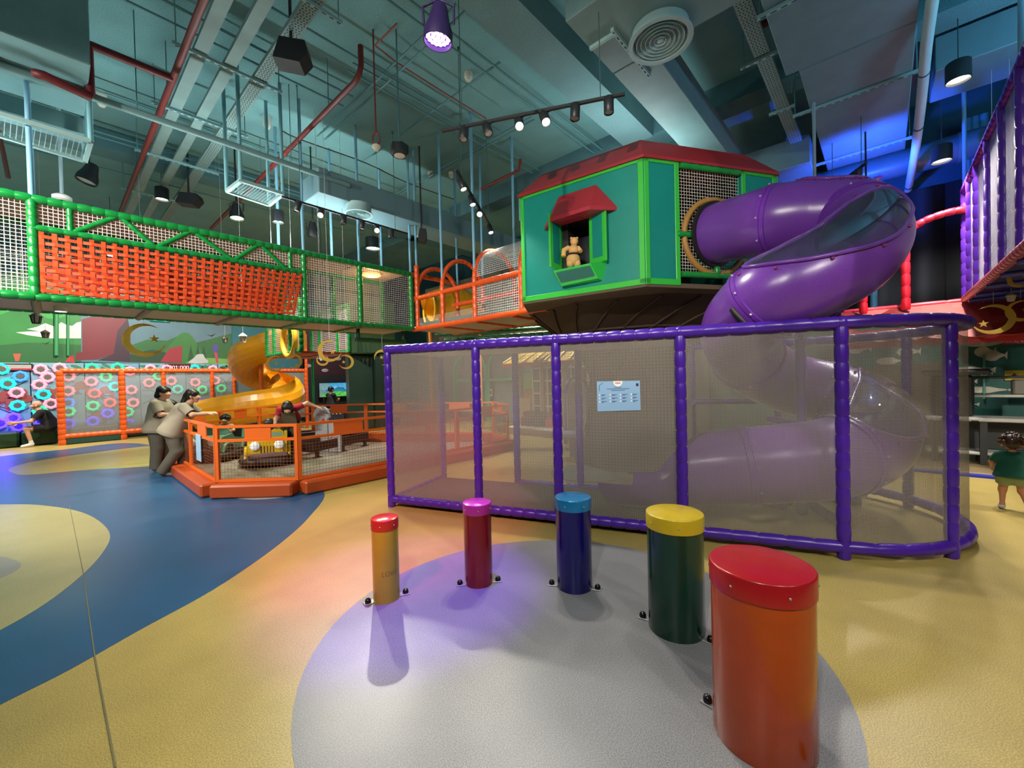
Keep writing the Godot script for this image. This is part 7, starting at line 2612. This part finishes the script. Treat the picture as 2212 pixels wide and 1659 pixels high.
func person(label: String, at: Vector3, yaw: float, H: float, pose: Dictionary, look: Dictionary) -> Node3D:
	var t := thing("person", label, "person", at)
	var B := Basis(UP, yaw)
	var J := rest_pose()
	for k in pose: J[k] = pose[k]
	for k in J: J[k] = at + B * (J[k] * H)
	var fat: float = look.get("fat", 1.0)
	var cell: float = look.get("cell", 0.016)
	var S := func(x: float) -> float: return x * H
	var hb: Basis = B * Basis(UP, look.get("head_yaw", 0.0)) * Basis(Vector3.RIGHT, look.get("head_pitch", 0.0))
	var hs: float = look.get("head", 1.0) * H
	var hd: Vector3 = J.head
	var body := Mesher.new()
	var bones := [[J.pel, J.waist, S.call(0.075) * fat, S.call(0.068) * fat], [J.waist, J.chest, S.call(0.068) * fat, S.call(0.075) * fat], [J.hipL, J.hipR, S.call(0.068) * fat, S.call(0.068) * fat], [J.shL, J.shR, S.call(0.042), S.call(0.042)],
		[J.chest, J.neck, S.call(0.06), S.call(0.034)], [J.neck, hd - hb * Vector3(0, 0.03, 0) * hs, S.call(0.032), S.call(0.032)]]
	for s in ["L", "R"]:
		bones.append_array([[J["hip" + s], J["knee" + s], S.call(0.052) * fat, S.call(0.036)], [J["knee" + s], J["ank" + s], S.call(0.035), S.call(0.022)], [J["ank" + s], J["toe" + s], S.call(0.022), S.call(0.017)],
			[J["sh" + s], J["el" + s], S.call(0.032) * fat, S.call(0.026)], [J["el" + s], J["wr" + s], S.call(0.025), S.call(0.017)]])
	blob(bones, cell, 0.03, body)
	# head with brow, cheeks, nose, chin and ears
	var X := func(x: float, y: float, z: float) -> Vector3: return hd + hb * (Vector3(x, y, z) * hs)
	blob([[X.call(0, 0.022, -0.01), X.call(0, 0.022, -0.01), 0.058 * hs, 0.058 * hs], [X.call(0, -0.012, 0.014), X.call(0, -0.046, 0.026), 0.045 * hs, 0.024 * hs], [X.call(0, 0.004, 0.052), X.call(0, -0.014, 0.064), 0.007 * hs, 0.0095 * hs],
		[X.call(0.058, -0.004, -0.004), X.call(0.06, -0.016, -0.002), 0.012 * hs, 0.008 * hs], [X.call(-0.058, -0.004, -0.004), X.call(-0.06, -0.016, -0.002), 0.012 * hs, 0.008 * hs], [X.call(0.02, -0.012, 0.04), X.call(-0.02, -0.012, 0.04), 0.02 * hs, 0.02 * hs], [X.call(-0.008, -0.032, 0.05), X.call(0.008, -0.032, 0.05), 0.006 * hs, 0.006 * hs]], 0.006, 0.012, body)
	for s in ["L", "R"]:
		var w: Vector3 = J["wr" + s]
		var d: Vector3 = (look.get("hand" + s, Vector3.ZERO) if look.has("hand" + s) else Vector3.ZERO)
		d = (B * d).normalized() if d != Vector3.ZERO else (w - J["el" + s]).normalized()
		var pn: Vector3 = B * Vector3(-1.0 if s == "L" else 1.0, 0, 0)
		if absf(pn.dot(d)) > 0.8: pn = -UP
		if look.has("palm_down"): pn = -UP
		blob(hand_bones(w, d, pn, H, look.get("curl", 0.5), 1.0 if s == "L" else -1.0), 0.006, 0.006, body)
	part(body, "body", mat(look.get("skin", "c68e6c"), 0.55), t)
	for s in [-1.0, 1.0]:
		var e := Mesher.new()
		e.ball(X.call(0.022 * s, 0.003, 0.046), Vector3.ONE * 0.0075 * hs, Basis(), 8, 6)
		part(e, "eye", mat("1c1412", 0.2), t)
	if look.has("shirt"):
		var m := Mesher.new()
		var sl: float = look.get("sleeve", 0.75)
		var hem: Vector3 = J.pel.lerp(J.waist, look.get("hem", 0.0)) if look.get("hem", 0.0) >= 0 else J.pel + (J.pel - J.waist).normalized() * -look.hem * H
		var g: float = look.get("loose", 0.016)
		var bn := [[hem, J.waist, S.call(0.086 + g * 0.8) * fat, S.call(0.074 + g * 0.7) * fat], [J.waist, J.chest, S.call(0.074 + g * 0.7) * fat, S.call(0.078 + g * 0.4) * fat], [J.shL, J.shR, S.call(0.046), S.call(0.046)], [J.chest, J.neck, S.call(0.07), S.call(0.03)]]
		for sd in ["L", "R"]:
			bn.append([J["sh" + sd], J["sh" + sd].lerp(J["el" + sd], sl), S.call(0.041) * fat, S.call(0.042) * fat])
			bn.append([hem.lerp(J["hip" + sd], 0.7) + (hem - J.pel) * 0.3, J.waist.lerp(J["sh" + sd], 0.45), S.call(0.088 + g * 0.6) * fat, S.call(0.056) * fat])
		blob(bn, look.get("cell", 0.016) * 0.9, 0.03, m)
		for sd in ["L", "R"]:
			var e0: Vector3 = J["sh" + sd].lerp(J["el" + sd], sl)
			trim(m, e0, (J["el" + sd] - J["sh" + sd]).normalized(), S.call(0.075))
		var dn: Vector3 = (J.pel - J.waist).normalized()
		trim(m, hem + dn * S.call(0.03), dn)
		part(m, "shirt", speckled(look.shirt, 0.85, 6.0), t)
	if look.has("pants"):
		var m := Mesher.new()
		var g: float = look.get("loose", 0.016)
		var bn := [[J.hipL, J.hipR, S.call(0.076) * fat, S.call(0.076) * fat], [J.pel, J.waist, S.call(0.08) * fat, S.call(0.074) * fat]]
		for sd in ["L", "R"]:
			bn.append([J["hip" + sd], J["knee" + sd] if not look.has("shorts") else J["hip" + sd].lerp(J["knee" + sd], look.shorts), S.call(0.062 + g * 0.3) * fat, S.call(0.05 + g * 0.3) * (fat if look.has("shorts") else 1.0)])
			if not look.has("shorts"): bn.append([J["knee" + sd], J["ank" + sd] + UP * 0.0, S.call(0.05 + g * 0.3), S.call(0.044 + g * 0.4)])
		blob(bn, look.get("cell", 0.016) * 0.9, 0.025, m)
		for sd in ["L", "R"]:
			if not look.has("shorts"): trim(m, J["ank" + sd] - UP * S.call(0.01), (J["ank" + sd] - J["knee" + sd]).normalized(), S.call(0.12))
			else: trim(m, J["hip" + sd].lerp(J["knee" + sd], look.shorts), (J["knee" + sd] - J["hip" + sd]).normalized(), S.call(0.1))
		part(m, "trousers" if not look.has("shorts") else "shorts", speckled(look.pants, 0.85, 6.0), t)
	if look.has("shoes"):
		for sd in ["L", "R"]:
			var m := Mesher.new()
			blob([[J["ank" + sd] - UP * S.call(0.012), J["toe" + sd], S.call(0.03), S.call(0.022)], [J["ank" + sd], J["ank" + sd] + (J["knee" + sd] - J["ank" + sd]).normalized() * S.call(look.get("sock", 0.01)), S.call(0.028), S.call(0.026)]], 0.01, 0.015, m)
			part(m, "shoe", mat(look.shoes, 0.6), t)
	if look.has("hair"):
		var m := Mesher.new()
		var hb2 := [[X.call(0, 0.036, -0.018), X.call(0, 0.02, -0.024), 0.06 * hs, 0.058 * hs], [X.call(0.03, 0.034, 0.014), X.call(-0.03, 0.034, 0.014), 0.038 * hs, 0.038 * hs]]
		for q in look.get("locks", []): hb2.append([X.call(q[0], q[1], q[2]), X.call(q[3], q[4], q[5]), q[6] * hs, q[7] * hs])
		blob(hb2, 0.008, 0.014, m)
		if look.has("curly"):
			var rng := RandomNumberGenerator.new()
			rng.seed = 77
			for k in 70:
				var u := rng.randf_range(-0.15, 1.0)
				var an := rng.randf() * TAU
				var rr := sqrt(1.0 - u * u) * 0.072
				if sin(an) > 0.55 and u < 0.45: continue
				m.ball(X.call(cos(an) * rr, 0.022 + u * 0.072, -0.012 + sin(an) * rr), Vector3.ONE * rng.randf_range(0.012, 0.02) * hs, Basis(), 6, 4)
		part(m, "hair", mat(look.hair, 0.45), t)
	if look.has("bow"):
		var m := Mesher.new()
		m.box(Transform3D(hb, X.call(0.0, 0.08, -0.03)), Vector3(0.07, 0.03, 0.03), 0.008)
		part(m, "hair_bow", mat("d8dce0", 0.6), t)
	if look.has("apron"):
		var m := Mesher.new()
		m.slab([J.chest + B * Vector3(-0.08, -0.02, 0.115) * H, J.chest + B * Vector3(0.08, -0.02, 0.115) * H, J.pel + B * Vector3(0.1, -0.12, 0.12) * H, J.pel + B * Vector3(-0.1, -0.12, 0.12) * H], 0.012)
		part(m, "apron", mat(look.apron, 0.8), t)
	return t
func people() -> void:
	var scrub := "b3a892"
	# two carers in khaki scrubs at the kart fence
	person("person in khaki scrubs with a low bun standing at the kart fence", gp(345, 1016), 1.75, 1.62, {
		"chest": Vector3(0, 0.735, 0.02), "neck": Vector3(0, 0.825, 0.045), "head": Vector3(0, 0.908, 0.075), "shL": Vector3(0.1, 0.79, 0.035), "shR": Vector3(-0.1, 0.79, 0.035),
		"elR": Vector3(-0.12, 0.665, 0.1), "wrR": Vector3(-0.06, 0.665, 0.235), "elL": Vector3(0.12, 0.66, 0.1), "wrL": Vector3(0.06, 0.66, 0.23), "kneeL": Vector3(0.07, 0.28, 0.03), "toeL": Vector3(0.09, 0.02, 0.1)}, {
		"shirt": scrub, "pants": "6e685a", "shoes": "8a8680", "hair": "17110f", "skin": "c9987c", "fat": 1.22, "sleeve": 0.8, "hem": -0.05, "loose": 0.026, "palm_down": true,
		"locks": [[0.0, 0.0, -0.06, 0.0, -0.03, -0.075, 0.034, 0.028], [0, -0.03, -0.055, 0, -0.045, -0.05, 0.025, 0.02]]})
	person("person in khaki scrubs with a long ponytail leaning on the kart fence", gp(383, 1026), 1.95, 1.58, {
		"pel": Vector3(0, 0.54, -0.02), "waist": Vector3(0, 0.62, 0.02), "chest": Vector3(0, 0.725, 0.075), "neck": Vector3(0, 0.81, 0.13), "head": Vector3(0, 0.89, 0.175), "shL": Vector3(0.1, 0.775, 0.115), "shR": Vector3(-0.1, 0.775, 0.115),
		"elR": Vector3(-0.14, 0.69, 0.20), "wrR": Vector3(-0.08, 0.69, 0.33), "elL": Vector3(0.13, 0.68, 0.20), "wrL": Vector3(0.05, 0.69, 0.32), "hipL": Vector3(0.055, 0.52, -0.02), "hipR": Vector3(-0.055, 0.52, -0.02),
		"kneeR": Vector3(-0.06, 0.28, 0.02), "ankR": Vector3(-0.05, 0.06, -0.12), "toeR": Vector3(-0.05, 0.02, -0.04), "kneeL": Vector3(0.05, 0.28, 0.05), "ankL": Vector3(0.055, 0.045, 0.04), "toeL": Vector3(0.06, 0.02, 0.13)}, {
		"shirt": scrub, "pants": "6e685a", "shoes": "55524e", "hair": "17110f", "skin": "c9987c", "fat": 1.2, "sleeve": 0.8, "hem": -0.05, "loose": 0.026, "palm_down": true,
		"locks": [[0.0, 0.02, -0.06, 0.0, -0.06, -0.09, 0.034, 0.03], [0, -0.06, -0.09, 0, -0.2, -0.12, 0.03, 0.024], [0, -0.2, -0.12, 0.01, -0.3, -0.115, 0.024, 0.012]]})
	person("child in a red top with a white hair bow between the carers", gp(384, 1012) + Vector3(-0.28, 0, -0.25), 2.0, 1.32, {"elL": Vector3(0.12, 0.68, 0.08), "wrL": Vector3(0.06, 0.72, 0.2)}, {
		"shirt": "b0202c", "pants": "241c1e", "shoes": "2a2626", "hair": "1a1311", "skin": "bd8a6c", "bow": true, "sleeve": 0.9, "locks": [[0, 0.0, -0.05, 0, -0.1, -0.07, 0.045, 0.03]]})
	# man on the green bench
	person("person in black shirt and shorts sitting on the green bench", ap(108, 955, 18.0) * Vector3(1, 0, 1), -0.73, 1.72, {
		"pel": Vector3(0, 0.31, -0.02), "hipL": Vector3(0.055, 0.295, 0), "hipR": Vector3(-0.055, 0.295, 0), "kneeL": Vector3(0.08, 0.30, 0.25), "kneeR": Vector3(-0.08, 0.27, 0.24), "ankL": Vector3(0.08, 0.05, 0.2), "ankR": Vector3(-0.09, 0.05, 0.12),
		"toeL": Vector3(0.09, 0.02, 0.3), "toeR": Vector3(-0.1, 0.02, 0.22), "waist": Vector3(0, 0.39, 0.0), "chest": Vector3(0, 0.505, 0.06), "neck": Vector3(0, 0.585, 0.1), "head": Vector3(0, 0.67, 0.14), "shL": Vector3(0.11, 0.555, 0.09), "shR": Vector3(-0.11, 0.555, 0.09),
		"elL": Vector3(0.15, 0.42, 0.2), "wrL": Vector3(0.12, 0.41, 0.36), "elR": Vector3(-0.14, 0.42, 0.18), "wrR": Vector3(-0.09, 0.4, 0.34)}, {
		"shirt": "131316", "pants": "121214", "shorts": 0.72, "shoes": "d6d4cc", "sock": 0.045, "skin": "c9967a", "fat": 1.12, "sleeve": 0.7, "cell": 0.02})
	# children in the karts
	person("child with curly dark hair riding the kart at the fence corner", gp(478, 990) + Vector3(0, 0.3, -0.2), 0.2, 1.1, {
		"hipL": Vector3(0.06, 0.06, 0), "hipR": Vector3(-0.06, 0.06, 0), "pel": Vector3(0, 0.08, 0), "kneeL": Vector3(0.08, 0.12, 0.2), "kneeR": Vector3(-0.08, 0.12, 0.2), "ankL": Vector3(0.08, 0.0, 0.3), "ankR": Vector3(-0.08, 0.0, 0.3), "toeL": Vector3(0.08, 0.04, 0.34), "toeR": Vector3(-0.08, 0.04, 0.34),
		"waist": Vector3(0, 0.17, 0.0), "chest": Vector3(0, 0.29, 0.02), "neck": Vector3(0, 0.38, 0.03), "head": Vector3(0, 0.48, 0.05), "shL": Vector3(0.1, 0.345, 0.02), "shR": Vector3(-0.1, 0.345, 0.02), "elL": Vector3(0.17, 0.27, 0.1), "wrL": Vector3(0.2, 0.28, 0.24), "elR": Vector3(-0.14, 0.24, 0.08), "wrR": Vector3(-0.08, 0.24, 0.2)}, {
		"shirt": "c9c4bc", "pants": "3a4a5a", "hair": "17110f", "skin": "c9987c", "curly": true, "head": 1.2})
	person("child with parted dark hair driving the yellow jeep", gp(582, 1000) + Basis(UP, -1.08) * Vector3(-0.25, 0.3, 0), -1.08 + PI / 2, 1.05, {
		"hipL": Vector3(0.06, 0.06, 0), "hipR": Vector3(-0.06, 0.06, 0), "pel": Vector3(0, 0.08, 0), "kneeL": Vector3(0.08, 0.1, 0.2), "kneeR": Vector3(-0.08, 0.1, 0.2), "ankL": Vector3(0.08, -0.02, 0.3), "ankR": Vector3(-0.08, -0.02, 0.3), "toeL": Vector3(0.08, 0.02, 0.34), "toeR": Vector3(-0.08, 0.02, 0.34),
		"waist": Vector3(0, 0.17, 0.0), "chest": Vector3(0, 0.28, 0.02), "neck": Vector3(0, 0.37, 0.05), "head": Vector3(0, 0.45, 0.09), "shL": Vector3(0.1, 0.335, 0.03), "shR": Vector3(-0.1, 0.335, 0.03), "elL": Vector3(0.13, 0.24, 0.1), "wrL": Vector3(0.09, 0.26, 0.2), "elR": Vector3(-0.13, 0.24, 0.1), "wrR": Vector3(-0.09, 0.26, 0.2)}, {
		"shirt": "7a3a44", "pants": "3a4a5a", "hair": "17110f", "skin": "c9987c", "head": 1.2, "head_pitch": 0.5})
	# attendant bending over the barrier
	person("person in a red top bending down and gripping the white board", gp(628, 985), 0.42, 1.6, {
		"pel": Vector3(0, 0.53, -0.1), "hipL": Vector3(0.055, 0.51, -0.1), "hipR": Vector3(-0.055, 0.51, -0.1), "waist": Vector3(0, 0.585, -0.02), "chest": Vector3(0, 0.64, 0.09), "neck": Vector3(0, 0.675, 0.185), "head": Vector3(0, 0.68, 0.265), "shL": Vector3(0.1, 0.67, 0.14), "shR": Vector3(-0.1, 0.655, 0.14),
		"elL": Vector3(0.235, 0.73, 0.13), "wrL": Vector3(0.35, 0.675, 0.15), "elR": Vector3(-0.15, 0.53, 0.16), "wrR": Vector3(-0.165, 0.40, 0.2)}, {
		"shirt": "c41c2e", "pants": "4f4a40", "shoes": "2a2622", "hair": "17110f", "skin": "cf9c80", "sleeve": 0.62, "apron": "77705f", "head_pitch": 0.75,
		"locks": [[0.05, 0.02, -0.01, 0.055, -0.06, 0.015, 0.022, 0.016], [-0.05, 0.02, -0.01, -0.055, -0.06, 0.015, 0.022, 0.016]]})
	# player at the screen
	person("person in black seen from behind at the big screen", zp(716, 905, -14.9) * Vector3(1, 0, 1), PI - 0.4, 1.45, {"elL": Vector3(0.12, 0.66, 0.08), "wrL": Vector3(0.06, 0.68, 0.2), "elR": Vector3(-0.12, 0.66, 0.08), "wrR": Vector3(-0.06, 0.68, 0.2)}, {
		"shirt": "15151a", "pants": "18181c", "shoes": "1a1a1a", "hair": "100d0c", "skin": "a87858", "cell": 0.022})
	# toddler walking away on the yellow floor
	person("toddler in a teal shirt and pale green shorts walking on the yellow floor", gp(2188, 1102), PI - 0.75, 0.86, {
		"hipL": Vector3(0.06, 0.44, 0), "hipR": Vector3(-0.06, 0.44, 0), "pel": Vector3(0, 0.47, 0), "waist": Vector3(0, 0.55, 0.0), "chest": Vector3(0, 0.645, 0.0), "neck": Vector3(0, 0.735, 0.0), "head": Vector3(0, 0.85, 0.01), "shL": Vector3(0.105, 0.71, 0), "shR": Vector3(-0.105, 0.71, 0),
		"kneeL": Vector3(0.08, 0.25, 0.05), "ankL": Vector3(0.09, 0.05, 0.0), "toeL": Vector3(0.1, 0.025, 0.1), "kneeR": Vector3(-0.08, 0.25, 0.02), "ankR": Vector3(-0.12, 0.06, -0.1), "toeR": Vector3(-0.13, 0.025, -0.01),
		"elL": Vector3(0.17, 0.6, 0.06), "wrL": Vector3(0.16, 0.52, 0.16), "elR": Vector3(-0.17, 0.59, 0.05), "wrR": Vector3(-0.17, 0.49, 0.12)}, {
		"shirt": "0f6a58", "pants": "a8b87c", "shorts": 0.55, "shoes": "c2c4c4", "hair": "3a241a", "skin": "b87e5a", "curly": true, "head": 1.5, "fat": 1.25, "cell": 0.01, "loose": 0.03})
